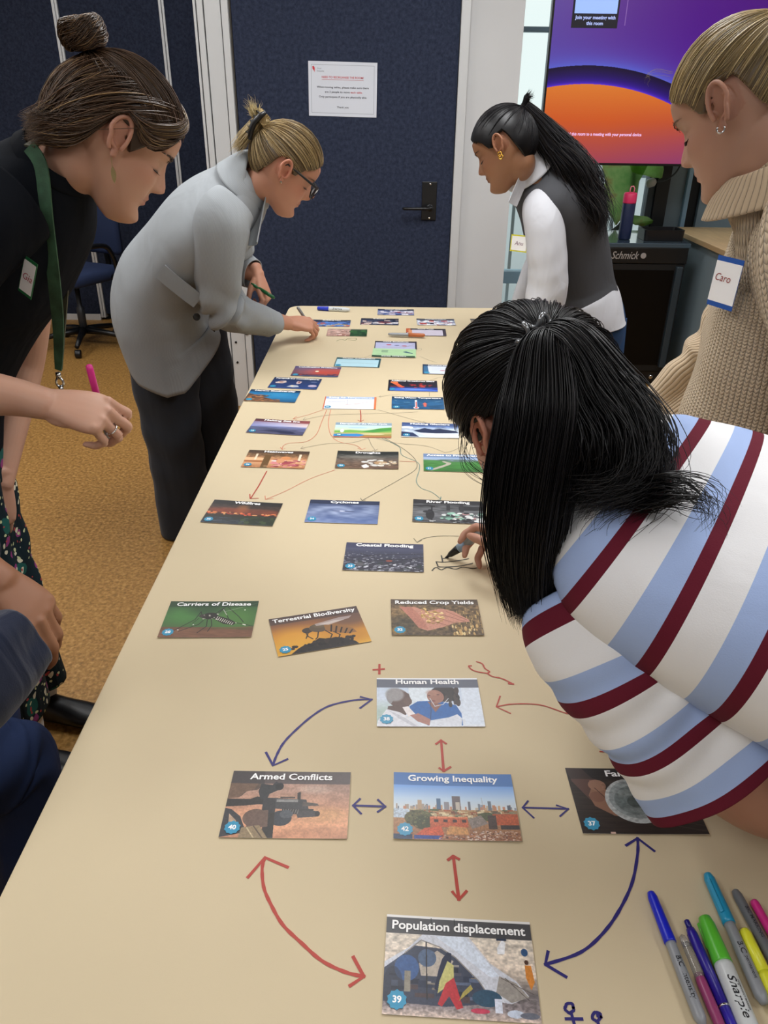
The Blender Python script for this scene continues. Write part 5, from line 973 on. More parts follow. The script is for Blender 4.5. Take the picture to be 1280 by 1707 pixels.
# ---------------------------------------------------------------- hand
def hand(fl, W, fwd, dors, side=1, curls=None, thumb=None, spread=(.10, .03, -.05, -.13), sc=1., ulna=None):
    """W wrist, fwd finger direction, dors back of the hand; side +1 right hand, -1 left. curls: four (mcp, pip, dip) in degrees"""
    W = np.array(W, float); X = nrm(fwd); Z = np.array(dors, float); Z = nrm(Z - (Z @ X) * X); Y = np.cross(Z, X) * side
    curls = curls or [(25, 35, 20)] * 4; tips = []; pr = {}
    def P(x, y, z): return W + sc * (x * X + y * Y + z * Z)
    K = [(-.03, 0, .0, .0255, .0205), (-.008, 0, .0, .0260, .0190), (.014, .001, 0, .029, .0175), (.04, .0015, -.001, .036, .0165), (.068, .001, -.002, .040, .0145), (.086, 0, -.003, .038, .0115)]
    fl.loft([tuple(P(x, y, z)) + (a * sc, b * sc) for x, y, z, a, b in K], Z, n=26, m=26, ex=2.5)
    base = [(.088, .0275), (.092, .0085), (.087, -.0105), (.078, -.028)]; Ls = [(.041, .025, .020), (.046, .029, .021), (.043, .027, .021), (.033, .020, .018)]; rr = [.0092, .0094, .0088, .0078]
    for i in range(4):
        p = P(base[i][0] - .014, base[i][1], -.003); a = 0; pts = [p]; kn = P(base[i][0], base[i][1], -.002); sd = Y * spread[i]; pts.append(kn); rad = [rr[i] * .9, rr[i] * 1.05]; joints = [kn]
        for j in range(3):
            a += D(curls[i][j]); d_ = nrm(cos(a) * X - sin(a) * Z + sd * (1 if j == 0 else .6)); L = Ls[i][j] * sc
            q = joints[-1] + d_ * L; pts += [joints[-1] + d_ * L * .5, q]; rad += [rr[i] * (.95, .88, .80)[j], rr[i] * (.98, .88, .62)[j]]; joints.append(q)
        fl.loft([tuple(q) + (r * sc, r * sc * .95) for q, r in zip(pts, rad)], Z + X * .01, n=14, m=30); tips.append(joints)
        fl.ball(kn + Z * .0015 * sc, .0098 * sc, n=8)
    th = thumb or [(.62, .62, -.45), (.85, .35, -.35), (.95, .1, -.3)]; p = P(.014, .022, -.006); pts = [p]; rad = [.0135]
    for j, (v, L) in enumerate(zip(th, (.044, .033, .027))):
        d_ = nrm(v[0] * X + v[1] * Y + v[2] * Z); pts += [pts[-1] + d_ * L * sc * .5]; pts += [pts[-2] + d_ * L * sc]; rad += [(.0145, .0105, .0098)[j], (.0112, .0100, .0068)[j]]
    fl.loft([tuple(q) + (r * sc, r * sc * .92) for q, r in zip(pts, rad)], Z + Y * .02, n=14, m=30)
    fl.ball(P(.034, .022, -.009), (np.array((.024, .017, .013)) * sc), np.stack([X, Y, Z], 1), 10); fl.ball(P(.03, -.02, -.007), np.array((.03, .013, .011)) * sc, np.stack([X, Y, Z], 1), 10)
    return dict(tips=tips, thumb=pts, P=P, X=X, Y=Y, Z=Z)
def nail(b, p, d, z, w_=.006, l_=.009):
    d, z = nrm(d), nrm(z); s_ = np.cross(z, d); V = []
    for i in range(4):
        for k in range(5):
            u = (k - 2) / 2; V.append(tuple(p + d * l_ * (i / 3 - .5) * (1 - .15 * u * u) + s_ * w_ * u + z * (-.0022 * u * u)))
    b.add(V, [(5 * i + k, 5 * i + k + 1, 5 * i + k + 6, 5 * i + k + 5) for i in range(3) for k in range(4)])
# ---------------------------------------------------------------- hair
def skull(d, off): return HC + nrm(d) * (HR * 1.0 + off[..., None] if hasattr(off, 'shape') else HR + off)
def strand_mesh(name, S, rad, cols, m, parent, sides=3, group_kind='stuff'):
    """S (N, M, 3) world strands; rad (N,) root radius; cols (N, 3)"""
    N, M = S.shape[:2]; T = nrm(np.gradient(S, axis=1)); ref = np.broadcast_to(nrm((.25, .88, -.40)), T.shape)
    A = nrm(np.cross(T, ref)); B = np.cross(T, A); taper = np.interp(np.linspace(0, 1, M), [0, .08, .7, 1], [.5, 1, .9, .12])
    R = (rad[:, None] * taper[None])[..., None]; V = np.stack([S + R * (cos(2 * pi * k / sides) * A + sin(2 * pi * k / sides) * B) for k in range(sides)], 2)
    idx = np.arange(N * M * sides).reshape(N, M, sides); F = []
    for k in range(sides): k2 = (k + 1) % sides; F.append(np.stack([idx[:, :-1, k], idx[:, :-1, k2], idx[:, 1:, k2], idx[:, 1:, k]], -1).reshape(-1, 4))
    F = np.concatenate(F); me = bpy.data.meshes.new(name); V = V.reshape(-1, 3)
    me.vertices.add(len(V)); me.vertices.foreach_set('co', V.astype(np.float32).ravel()); me.loops.add(F.size); me.loops.foreach_set('vertex_index', F.ravel().astype(np.int32))
    me.polygons.add(len(F)); me.polygons.foreach_set('loop_start', np.arange(0, F.size, 4, dtype=np.int32)); me.polygons.foreach_set('loop_total', np.full(len(F), 4, np.int32)); me.update(calc_edges=True)
    paint(me, np.repeat(cols, M * sides, 0)); o = link(name, me, m, None, None, True)
    if parent is not None: child_world(o, parent)
    o['kind'] = 'stuff'; return o
def hair_cols(n, base, rs, var=.35, hi=None, hif=.2):
    c = np.array(srgb(base)); k = np.exp(rs.randn(n) * var)[:, None]; C = c * k
    if hi: m_ = rs.rand(n) < hif; C[m_] = np.array(srgb(hi)) * np.exp(rs.randn(m_.sum()) * var * .5)[:, None]
    return C
def hair_roots(rs, n, zl=zline, jag=.004, lo=None, hi=None, edge=.35):
    out = []
    while len(out) < n:
        d = nrm(rs.randn(3)); az = math.degrees(abs(math.atan2(d[1], d[0]))); p = HC + d * HR; z0_ = zl(az) + rs.randn() * jag
        if rs.rand() < edge:        # root right at the hair line
            zt = (zl(az) + abs(rs.randn()) * .004 - HC[2]) / HR[2]
            if abs(zt) < .98: h = math.sqrt(1 - zt * zt); a = math.atan2(d[1], d[0]); d = np.array((cos(a) * h, sin(a) * h, zt)); p = HC + d * HR; z0_ = -9
        if p[2] < z0_: continue
        if lo is not None and not lo(p, az): continue
        out.append(d)
    return np.array(out)
def combed(X, roots, T, rs, M=16, lift=.006, rnd_=.0025, wave=.0, wf=3, sag=0, end=None, clump=.004):
    """strands over the skull from their roots to the tie at direction T"""
    T = nrm(T); N = len(roots); t = np.linspace(0, 1, M)[None, :, None]; te = t ** .9
    d = roots[:, None] * (1 - te) + T * te
    az = np.arctan2(roots[:, 1], roots[:, 0]); d = nrm(d + sag * np.sin(pi * t) * np.array((0, 0, -1)))
    off = lift * np.sin(pi * np.clip(t * .5 + .12, 0, 1)) + (rs.rand(N, 1, 1) * 2 - .6) * rnd_ + clump * np.sin(az * 17 + roots[:, 2] * 40)[:, None, None] * np.sin(pi * t) * .5
    off = off + wave * np.sin(t * wf * 2 * pi + rs.rand(N, 1, 1) * 1.2 + az[:, None, None] * 3)
    P = HC + d * (HR + off)
    if end is not None: k = np.clip((t - .82) / .18, 0, 1) ** 2; P = P * (1 - k) + np.array(end) * k + k * rs.randn(N, 1, 3) * .004
    return X(P)
def scalp(X, name, base, m, parent, zl=zline, off=.0015, nu=90, nv=40):
    """cap of hair under the strands, edge at the hair line"""
    az = np.linspace(-pi, pi, nu, endpoint=False); z0_ = np.array([zl(abs(math.degrees(a))) for a in az]); V = []
    for j in range(nv):
        zz = np.clip((z0_ + .002 - HC[2]) / HR[2], -.97, .97); ph0 = np.arccos(zz); ph = ph0 * (1 - j / (nv - 1)) + .01
        V.append(HC + np.stack([np.sin(ph) * np.cos(az), np.sin(ph) * np.sin(az), np.cos(ph)], -1) * (HR + off * (1 if j else -2)))
    V = X(np.array(V)); me = bpy.data.meshes.new(name); me.from_pydata(V.reshape(-1, 3).tolist(), [], grid_faces(nv, nu, False, True)); paint(me, np.repeat([srgb(base)], nu * nv, 0))
    return child_world(link(name, me, m, None, None, True), parent)
def bundle(guide, rs, n, M=30, r0=.02, r1=.03, clumps=12, wav=.004, wf=2.5, fray=.3, tip=.15, flat=(1, 1)):
    """strands along a guide path; r0/r1 bundle radius at start and end"""
    G = crm(guide, M); T = nrm(np.gradient(G, axis=0)); ref = np.array((0, 0, 1.)) if abs(T[:, 2]).mean() < .8 else np.array((0, 1., 0)); A = nrm(np.cross(T, ref)); B = np.cross(T, A)
    t = np.linspace(0, 1, M); R = (np.interp(t, np.linspace(0, 1, len(r1)), r1) if hasattr(r1, '__len__') else r0 + (r1 - r0) * np.sqrt(t))
    ca, cr = rs.rand(clumps) * 6.28, np.sqrt(rs.rand(clumps)); ci = rs.randint(clumps, size=n); a = ca[ci] + rs.randn(n) * .32; r = np.clip(cr[ci] + rs.randn(n) * .14, 0, 1.15)
    ph, am = rs.rand(clumps)[ci] * 6.28 + rs.randn(n) * .3, (.5 + rs.rand(clumps))[ci]; L = 1 - tip * rs.rand(n); tt = t[None] * L[:, None]
    def ip(Q): i = tt * (M - 1); k = np.minimum(i.astype(int), M - 2); f = (i - k)[..., None]; return Q[k] * (1 - f) + Q[k + 1] * f
    g, aa, bb, RR = ip(G), ip(A), ip(B), ip(R[:, None])[..., 0]
    x = r[:, None] * np.cos(a)[:, None] * RR * flat[0] + wav * am[:, None] * np.sin(tt * wf * 6.28 + ph[:, None]) * tt; y = r[:, None] * np.sin(a)[:, None] * RR * flat[1] + wav * am[:, None] * np.cos(tt * wf * 5.3 + ph[:, None] * 1.3) * tt
    S = g + aa * x[..., None] + bb * y[..., None]; S += (rs.randn(n, 1, 3) * fray * .02) * (tt ** 2)[..., None]; return S
def hairmat(name, rough=.36, spec=.6):
    return mat(name, '888888', rough, spec, attr='tint')
M_hair = hairmat('hair_fibre', .38, .5); M_hairb = hairmat('black_hair_fibre', .40, .34)
def brow(X, parent, col, rs, n=60, side=(1, -1), th=.0005):
    S = []
    for sg in side:
        for i in range(n):
            u = rs.rand(); y = .014 + .036 * u; z = .017 + .007 * sin(u * 2.4) + rs.randn() * .0014 * (1.2 - u); x = surf_x(y, z)
            S.append([(x + .0012, sg * y, z), (x + .0016 - .0015 * u, sg * (y + .004), z + .0015 * (1 - u)), (x - .001 - .003 * u, sg * (y + .008), z + .0012 * (1 - 2 * u))])
    S = X(np.array(S)); return strand_mesh('eyebrow', S, np.full(len(S), th), np.repeat([srgb(col)], len(S), 0), M_hair, parent)
def lashes(X, parent, rs, side=(1, -1), n=26):
    S = []
    for sg in side:
        for i in range(n): y = .021 + .021 * i / n; x = surf_x(y, -.0065) - .001; S.append([(x, sg * y, -.0065), (x + .004, sg * (y + .001), -.0095), (x + .0075, sg * (y + .002 * (y - .025) / .01), -.0095)])
    S = X(np.array(S)); return strand_mesh('eyelashes', S, np.full(len(S), .0004), np.repeat([srgb('1a1210')], len(S), 0), M_hair, parent)
def limb(fl, pts, ref=(0, 0, 1), **k): fl.loft(pts, ref, **k)
def finish_body(fl, vox, parent, skin, X=None, m=None, lip='a85a58', blush='c88070', smooth=2, var=.04, blv=.25):
    me = fl.fuse(vox, smooth, .45); P = co(me)
    if X is not None:      # soften the join of jaw, nape and neck
        L = X.inv(P); m_ = np.clip((-.040 - L[:, 2]) / .015, 0, 1) * np.clip((.050 - L[:, 0]) / .02, 0, 1) * (np.linalg.norm(L, axis=1) < .20) * .6
        ed = np.empty(len(me.edges) * 2, np.int32); me.edges.foreach_get('vertices', ed); ed = ed.reshape(-1, 2); i_ = np.nonzero(m_ > 0)[0]; on = np.zeros(len(P), bool); on[i_] = 1
        ed = ed[on[ed].any(1)]; cnt = np.bincount(ed.ravel(), minlength=len(P))[:, None] + 1e-9
        for _ in range(34):
            A_ = np.stack([np.bincount(ed[:, 0], P[ed[:, 1], k], len(P)) + np.bincount(ed[:, 1], P[ed[:, 0], k], len(P)) for k in range(3)], 1) / cnt
            P = np.where(on[:, None], P + (A_ - P) * m_[:, None], P)
        setco(me, P)
    if X is not None:
        C = face_tint(X.inv(P), skin, lip, None, blush, blv)
    else: C = np.repeat([srgb(skin)], len(P), 0)
    C = C * (1 + var * noise3(P, 45, 3)[:, None] * np.array((.5, 1, 1.2))); paint(me, np.clip(C, 0, 1))
    return child_world(link('body', me, m or M_skin, None), parent)
M_skin = mat('skin', 'd8a890', .48, .4, sss=.12, bump=.12, bscale=900, attr='tint', bdist=.0006)
def button(b, p, d, r=.009, t=.003, n=14): b.lathe([(r * .9, 0), (r, t * .4), (r, t * .8), (r * .8, t), (r * .6, t * .7)], n, p, d)
def tube_obj(name, pts, r, m, parent, n=8, close=False): return MB().tube(pts, r, n, close=close).build(name, m, parent, True, world=True)
# ================================================================ clothing materials
def stripe_mat(name, period, bands, rough=.85, wob=.0012):
    """bands: list of (start fraction, colour) along the cloth"""
    m = mat(name, 'e6e4de', rough, .2, bump=.25, bscale=700); nt = m.node_tree; N = nt.nodes; L = nt.links
    a = N.new('ShaderNodeAttribute'); a.attribute_name = 'along'; md = N.new('ShaderNodeMath'); md.operation = 'DIVIDE'; md.inputs[1].default_value = period; L.new(a.outputs['Fac'], md.inputs[0])
    fr = N.new('ShaderNodeMath'); fr.operation = 'FRACT'; L.new(md.outputs[0], fr.inputs[0]); r = N.new('ShaderNodeValToRGB'); r.color_ramp.interpolation = 'CONSTANT'; e = r.color_ramp.elements
    e[0].position = 0; e[0].color = srgb(bands[0][1]) + (1,); e[1].position = bands[1][0]; e[1].color = srgb(bands[1][1]) + (1,)
    for p, c in bands[2:]: q = e.new(p); q.color = srgb(c) + (1,)
    L.new(fr.outputs[0], r.inputs[0]); L.new(r.outputs[0], N['Principled BSDF'].inputs['Base Color']); return m
def knit_mat(name, col, pu, pv, rib=False, strength=1.):
    m = mat(name, col, .9, .15, sheen=.2); nt = m.node_tree; N = nt.nodes; L = nt.links; b = N['Principled BSDF']; uv = N.new('ShaderNodeUVMap'); sp = N.new('ShaderNodeSeparateXYZ'); L.new(uv.outputs[0], sp.inputs[0])
    def M_(op, x, y=None):
        n = N.new('ShaderNodeMath'); n.operation = op
        for i, v in enumerate((x, y)):
            if v is None: continue
            if isinstance(v, (int, float)): n.inputs[i].default_value = v
            else: L.new(v, n.inputs[i])
        return n.outputs[0]
    nz = N.new('ShaderNodeTexNoise'); nz.inputs['Scale'].default_value = 30; L.new(uv.outputs[0], nz.inputs['Vector']); jit = M_('MULTIPLY', nz.outputs[0], 1.6)
    U = M_('ADD', M_('MULTIPLY', sp.outputs[0], 2 * pi / pu), jit); Vv = M_('ADD', M_('MULTIPLY', sp.outputs[1], 2 * pi / pv), jit)
    if rib: h = M_('POWER', M_('ABSOLUTE', M_('SINE', M_('MULTIPLY', U, .5))), .6)
    else:
        col_ = M_('ABSOLUTE', M_('SINE', M_('MULTIPLY', U, .5))); tri = M_('ABSOLUTE', M_('SUBTRACT', M_('MULTIPLY', M_('FRACT', M_('DIVIDE', U, 2 * pi)), 2.), 1.))
        st = M_('ABSOLUTE', M_('SINE', M_('ADD', M_('MULTIPLY', Vv, .5), M_('MULTIPLY', tri, 1.5)))); h = M_('MULTIPLY', M_('POWER', col_, .5), M_('ADD', M_('MULTIPLY', M_('POWER', st, .5), .8), .2))
    bp = N.new('ShaderNodeBump'); bp.inputs['Strength'].default_value = strength; bp.inputs['Distance'].default_value = .004; L.new(h, bp.inputs['Height']); L.new(bp.outputs[0], b.inputs['Normal'])
    r = N.new('ShaderNodeValToRGB'); e = r.color_ramp.elements; e[0].position = .05; e[0].color = tuple(c * .32 for c in srgb(col)) + (1,); e[1].position = .5; e[1].color = srgb(col) + (1,)  # shade between stitches and ribs painted into the base colour, darker where h is low
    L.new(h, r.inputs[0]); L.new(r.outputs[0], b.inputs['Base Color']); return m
def floral_mat():
    m = mat('floral_cloth', '14272f', .8, .2); nt = m.node_tree; N = nt.nodes; L = nt.links; tc = N.new('ShaderNodeTexCoord'); prev = None; col = srgb('12242c') + (1,)
    for i, (sc_, th_, c) in enumerate(((14, .30, '1f5a55'), (24, .26, '8c3c78'), (30, .22, 'd8d4bc'), (46, .20, 'c8cfa0'), (38, .16, 'b04848'))):
        mp = N.new('ShaderNodeMapping'); mp.inputs['Location'].default_value = (i * 3.1, i * 1.7, i); L.new(tc.outputs['Object'], mp.inputs[0])
        nz = N.new('ShaderNodeTexNoise'); nz.inputs['Scale'].default_value = 25; L.new(mp.outputs[0], nz.inputs['Vector']); ad = N.new('ShaderNodeVectorMath'); ad.operation = 'MULTIPLY_ADD'; ad.inputs[1].default_value = (.03, .03, .03); L.new(nz.outputs['Color'], ad.inputs[0]); L.new(mp.outputs[0], ad.inputs[2])
        v = N.new('ShaderNodeTexVoronoi'); v.inputs['Scale'].default_value = sc_; L.new(ad.outputs[0], v.inputs['Vector'])
        lt = N.new('ShaderNodeMath'); lt.operation = 'LESS_THAN'; lt.inputs[1].default_value = th_; L.new(v.outputs['Distance'], lt.inputs[0])
        mx = N.new('ShaderNodeMix'); mx.data_type = 'RGBA'; L.new(lt.outputs[0], mx.inputs[0])
        if prev: L.new(prev, mx.inputs[6])
        else: mx.inputs[6].default_value = col
        mx.inputs[7].default_value = srgb(c) + (1,); prev = mx.outputs[2]
    L.new(prev, N['Principled BSDF'].inputs['Base Color']); return m
def weave(name, c, scale, amt=.12, rough=.85, axis='X'):
    m = mat(name, c, rough, .2, bump=.2, bscale=900); nt = m.node_tree; N = nt.nodes; L = nt.links; uv = N.new('ShaderNodeUVMap'); w_ = N.new('ShaderNodeTexWave'); w_.bands_direction = axis; w_.inputs['Scale'].default_value = scale; L.new(uv.outputs[0], w_.inputs['Vector'])
    mx = N.new('ShaderNodeMix'); mx.data_type = 'RGBA'; mx.inputs[6].default_value = tuple(x * (1 - amt * 2) for x in srgb(c)) + (1,); mx.inputs[7].default_value = srgb(c) + (1,); L.new(w_.outputs[0], mx.inputs[0]); L.new(mx.outputs[2], N['Principled BSDF'].inputs['Base Color']); return m
M_tee = mat('black_tee', '12151b', .95, .1, bump=.2, bscale=600)
M_blazer = weave('grey_blazer', 'a0a5a9', 95, .05)
M_trou = mat('charcoal_wool', '31353d', .9, .2, bump=.2, bscale=500, sheen=.1)
M_vest = mat('charcoal_vest', '4b4c50', .85, .2, bump=.2, bscale=600)
M_shirt = mat('white_shirt', 'cccdd3', .75, .25, bump=.1, bscale=500)
M_jean = mat('blue_denim', '2c4a74', .85, .2, bump=.4, bscale=900, var=.12, vscale=14)
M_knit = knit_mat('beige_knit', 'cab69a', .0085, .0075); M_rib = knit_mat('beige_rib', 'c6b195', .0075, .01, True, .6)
M_navysw = mat('navy_jumper', '1b2236', .92, .2, bump=.4, bscale=500, sheen=.2)
M_denim2 = mat('dark_denim', '243254', .88, .2, bump=.35, bscale=800, var=.10, vscale=10)
M_floral = floral_mat()
STR = [(0, 'a6bce8'), (.34, '641a2c'), (.53, 'ecedf0')]
M_str_t = stripe_mat('striped_jersey_back', .076, STR); M_str_s = stripe_mat('striped_jersey_sleeve', .066, STR)
def wrinkle(m, scale=9, dist=.006, strength=.55, stretch=(1, 1, .45)):
    nt = m.node_tree; N = nt.nodes; L = nt.links; b = N['Principled BSDF']; tc = N.new('ShaderNodeTexCoord'); mp = N.new('ShaderNodeMapping'); mp.inputs['Scale'].default_value = stretch; mp.inputs['Rotation'].default_value = (.3, .5, .2); L.new(tc.outputs['Object'], mp.inputs[0])
    n = N.new('ShaderNodeTexNoise'); n.inputs['Scale'].default_value = scale; n.inputs['Detail'].default_value = 2.5; n.inputs['Distortion'].default_value = 1.4; L.new(mp.outputs[0], n.inputs['Vector'])
    bp = N.new('ShaderNodeBump'); bp.inputs['Strength'].default_value = strength; bp.inputs['Distance'].default_value = dist; L.new(n.outputs[0], bp.inputs['Height'])
    if b.inputs['Normal'].links: L.new(b.inputs['Normal'].links[0].from_socket, bp.inputs['Normal'])
    L.new(bp.outputs[0], b.inputs['Normal'])
wrinkle(M_blazer, 7, .012, .7); wrinkle(M_tee, 9, .012, .6); wrinkle(M_trou, 7, .014, .8, (1, 1, .25)); wrinkle(M_vest, 9, .009, .7); wrinkle(M_shirt, 10, .012, .8); wrinkle(M_str_t, 7, .008, .6); wrinkle(M_str_s, 8, .008, .6); wrinkle(M_navysw, 11, .014, .9); wrinkle(M_denim2, 9, .012, .8); wrinkle(M_jean, 10, .008, .6); wrinkle(M_floral, 9, .014, .8, (1, 1, .3))
def ringz(V, i0, fn):
    """moves the rows after i0 of a cloth tube by fn(V)"""
    V = V.copy(); m = V.shape[0]
    for i in range(i0, m): V[i] += fn(V[i], (i - i0) / max(1, m - 1 - i0))
    return V
def legs(name, parent, hip, kneeL, ankL, kneeR, ankR, rt, rb, m, seat=None, seed=0, amp=.006, n=40):
    """a pair of trousers: waist part and two legs, one mesh"""
    g = []
    hip = np.array(hip, float)
    for k, (kn, an) in enumerate(((kneeL, ankL), (kneeR, ankR))):
        kn, an = np.array(kn, float), np.array(an, float); off = (kn - hip) * np.array((.55, .55, 0)); top = hip + off * (1, 1, 0)
        K = [tuple(top + (0, 0, .04)) + (rt * .95, rt * .95), tuple(top * .7 + kn * .3) + (rt, rt), tuple(kn) + (rb * 1.02, rb * 1.02), tuple(kn * .45 + an * .55) + (rb, rb), tuple(an) + (rb * 1.04, rb * 1.04)]
        V, a = loft(K, (1, 0, 0) if abs((an - top)[2]) > .3 else (0, 0, 1), m=46, n=n); V = folds(V, a, amp, 5, seed + k, along=.4); g.append((V, a))
    if seat:
        V, a = loft(seat, (1, 0, 0), m=20, n=n); g.append((V, a))
    o = shell(name, g, m, parent, .003)
    return o
def shoe(parent, heel, toe, m, w_=.042, h=.06, sole=None):
    heel, toe = np.array(heel, float), np.array(toe, float); d = nrm(toe - heel); L = np.linalg.norm(toe - heel); fl = Flesh(); P = lambda t, z: heel + d * L * t + np.array((0, 0, z))
    fl.loft([tuple(P(0, .045)) + (.028, .040), tuple(P(.15, .045)) + (.033, .045), tuple(P(.42, .036)) + (.036, .036), tuple(P(.7, .028)) + (w_, .027), tuple(P(.92, .022)) + (w_ * .8, .02), tuple(P(1, .018)) + (w_ * .4, .014)], (0, 0, 1), n=22)
    me = fl.fuse(.004, 3); V = co(me); V[:, 2] = np.maximum(V[:, 2], heel[2] + .001); setco(me, V)
    return child_world(link('shoe', me, m), parent)
def patch(parent, name, c, ux, uy, w_, h_, m, t=.0012, curve=0):
    c, ux, uy = np.array(c, float), nrm(ux), nrm(uy); nz = nrm(np.cross(ux, uy)); uy = np.cross(nz, ux); V = []; n = 6
    for zz in (0, t):
        for j in range(2):
            for i in range(n): u = i / (n - 1) * 2 - 1; V.append(tuple(c + ux * w_ / 2 * u + uy * h_ * (j - .5) + nz * (zz - curve * u * u)))
    F = []; q = 2 * n
    for i in range(n - 1): F += [(q + i, q + i + 1, q + n + i + 1, q + n + i), (i, n + i, n + i + 1, i + 1), (i, i + 1, q + i + 1, q + i), (n + i, q + n + i, q + n + i + 1, n + i + 1)]
    F += [(0, q, q + n, n), (n - 1, 2 * n - 1, q + 2 * n - 1, q + n - 1)]
    return MB().add(V, F).build(name, m, parent, world=True)
def name_badge(parent, c, ux, uy, w_, h_, edge, ink_c, txt, size, shear=.2, both=True, off=(0, 0)):
    b = patch(parent, 'name_sticker', c, ux, uy, w_, h_, edge, .001); c, ux, uy = np.array(c, float), nrm(ux), nrm(uy); nz = nrm(np.cross(ux, uy)); uy = np.cross(nz, ux)
    bx, by = (.88, .84) if both else (.995, .80)
    patch(parent, 'sticker_paper', c + nz * .0009, ux, uy, w_ * bx, h_ * by, M_title, .0006)
    me = text_mesh(txt, size, .0, shear=shear); o = link('handwritten_name', me, ink_c)
    o.matrix_world = Matrix.Translation(tuple(c + nz * .0021 + ux * off[0] + uy * off[1])) @ Matrix(np.stack([ux, uy, nz], 1).tolist()).to_4x4(); bpy.context.view_layer.update(); mw = o.matrix_world.copy(); o.parent = parent; o.matrix_parent_inverse = Matrix.Translation(parent.location).inverted(); o.matrix_basis = mw
    return b
FUZZ = np.random.RandomState

# ================================================================ person 1: brown bun, black tee, floral trousers (left)
A = empty('person', (-.90, 1.46, 0), 0, 'person with a brown hair bun and black tee holding a pink pen', 'person', None)
XA = Frame((-.452, 1.41, 1.437), 22, 37, -2)
fl = Flesh(); add_head(fl, XA)
fl.loft([tuple(XA((-.012, 0, .0))) + (.048, .052), tuple(XA((-.024, 0, -.055))) + (.050, .050), (-.535, 1.405, 1.392, .052, .049), (-.60, 1.41, 1.360, .072, .055)], (-.5, 0, .8), n=28)
fl.loft([(-.58, 1.41, 1.37, .09, .05), (-.66, 1.42, 1.31, .15, .085), (-.76, 1.43, 1.21, .135, .09), (-.86, 1.44, 1.08, .12, .09), (-.92, 1.45, .95, .13, .10)], (-.7, 0, .7), n=28)
fl.loft([(-.62, 1.29, 1.335, .045, .05), (-.655, 1.25, 1.30, .047, .05), (-.72, 1.17, 1.20, .042, .045), (-.775, 1.12, 1.125, .040, .043), (-.735, 1.115, 1.112, .041, .041), (-.66, 1.13, 1.095, .041, .039), (-.585, 1.15, 1.077, .030, .031), (-.535, 1.153, 1.064, .027, .024)], (0, -.3, 1), n=24, m=60)
fl.loft([(-.66, 1.57, 1.30, .045, .05), (-.71, 1.60, 1.20, .043, .045), (-.77, 1.62, 1.02, .038, .04), (-.79, 1.60, .95, .040, .037), (-.81, 1.53, .84, .034, .03), (-.815, 1.47, .765, .025, .022)], (1, -.3, 0), n=24, m=60)
HA = hand(fl, (-.535, 1.153, 1.064), (1, .10, -.24), (.22, -.50, .78), 1, [(42, 62, 38), (48, 66, 40), (52, 70, 42), (58, 78, 45)], [(.60, .40, -.75), (.88, .05, -.6), (.9, -.2, -.5)], sc=.98)
hand(fl, (-.815, 1.47, .765), (-.1, -.35, -1), (.9, -.5, .1), -1, [(20, 30, 18)] * 4, sc=.95)
finish_body(fl, .0025, A, 'c69a84', XA, lip='ae5654', blush='bf7c6a', blv=.3)
rs = FUZZ(11); brow(XA, A, '3a2a20', rs, 90, th=.0006); lashes(XA, A, rs)
# hair: bob swept back, top half pulled into a bun
zA = lambda az: np.interp(az, [0, 22, 45, 62, 76, 84, 104, 118, 140, 180], [.066, .058, .040, .020, -.014, .016, .022, -.030, -.050, -.060])
scalp(XA, 'hair_base', '3a2b20', M_hair, A, zA, .007)
TA = np.array((-.100, -.008, .074)); tieA = XA(HC + nrm(TA) * (HR + .012))
r_ = hair_roots(rs, 2100, zA, lo=lambda p, az: p[2] > .030 or az < 60)
S1 = combed(XA, r_, TA, rs, 18, .006, .003, .0008, 2, end=HC + nrm(TA) * (HR + .012), clump=.006)
def swept(rs, n):
    d = hair_roots(rs, n, zA, lo=lambda p, az: p[0] < .075 and p[2] < .085 and p[2] > -.05); s = np.sign(d[:, 1]); T = np.stack([np.full(n, -.72), s * (.10 + .35 * rs.rand(n)), -.42 - .40 * rs.rand(n)], 1); t = np.linspace(0, 1, 18)[None, :, None]
    q = nrm(d[:, None] * (1 - t ** .8) + nrm(T)[:, None] * t ** .8 + np.array((0, 0, -.0)) * np.sin(pi * t)); az = np.arctan2(d[:, 1], d[:, 0])[:, None, None]
    off = .008 + .016 * t + .004 * np.sin(az * 15 + d[:, 2:3][:, None] * 30) * np.sin(pi * t) + (rs.rand(n, 1, 1) - .5) * .012 * (t + .2) + .020 * np.clip(t - .72, 0, 1) / .28 * (.4 + rs.rand(n, 1, 1))
    return XA(HC + q * (HR + off))
S2 = swept(rs, 2400)
S = clear(XA, np.concatenate([S1, S2])); strand_mesh('hair', S, .00055 + .0004 * rs.rand(len(S)), hair_cols(len(S), '4f3b2c', rs, .32, '8a6f4c', .10), M_hair, A)
# fringe strands parted over the temple
F_ = []
for i in range(260):
    u = rs.rand(); sg = -1; a0 = nrm((.55 + .2 * u, sg * .06 * rs.rand(), .8)); a1 = nrm((.90 - .35 * u, sg * (.40 + .35 * u), .42 - .10 * u)); a2 = nrm((.50 - .55 * u, sg * .95, .16 - .08 * u)); t = np.linspace(0, 1, 18)[:, None]
    q = nrm(a0 * (1 - t) ** 2 + 2 * a1 * t * (1 - t) * 1.4 + a2 * t * t); F_.append(XA(HC + q * (HR + .007 + .006 * np.sin(pi * t) + rs.randn() * .002)))
F_ = clear(XA, np.array(F_)); strand_mesh('fringe', F_, .0006 + .0003 * rs.rand(len(F_)), hair_cols(len(F_), '513c2a', rs, .3, '8a7048', .15), M_hair, A)
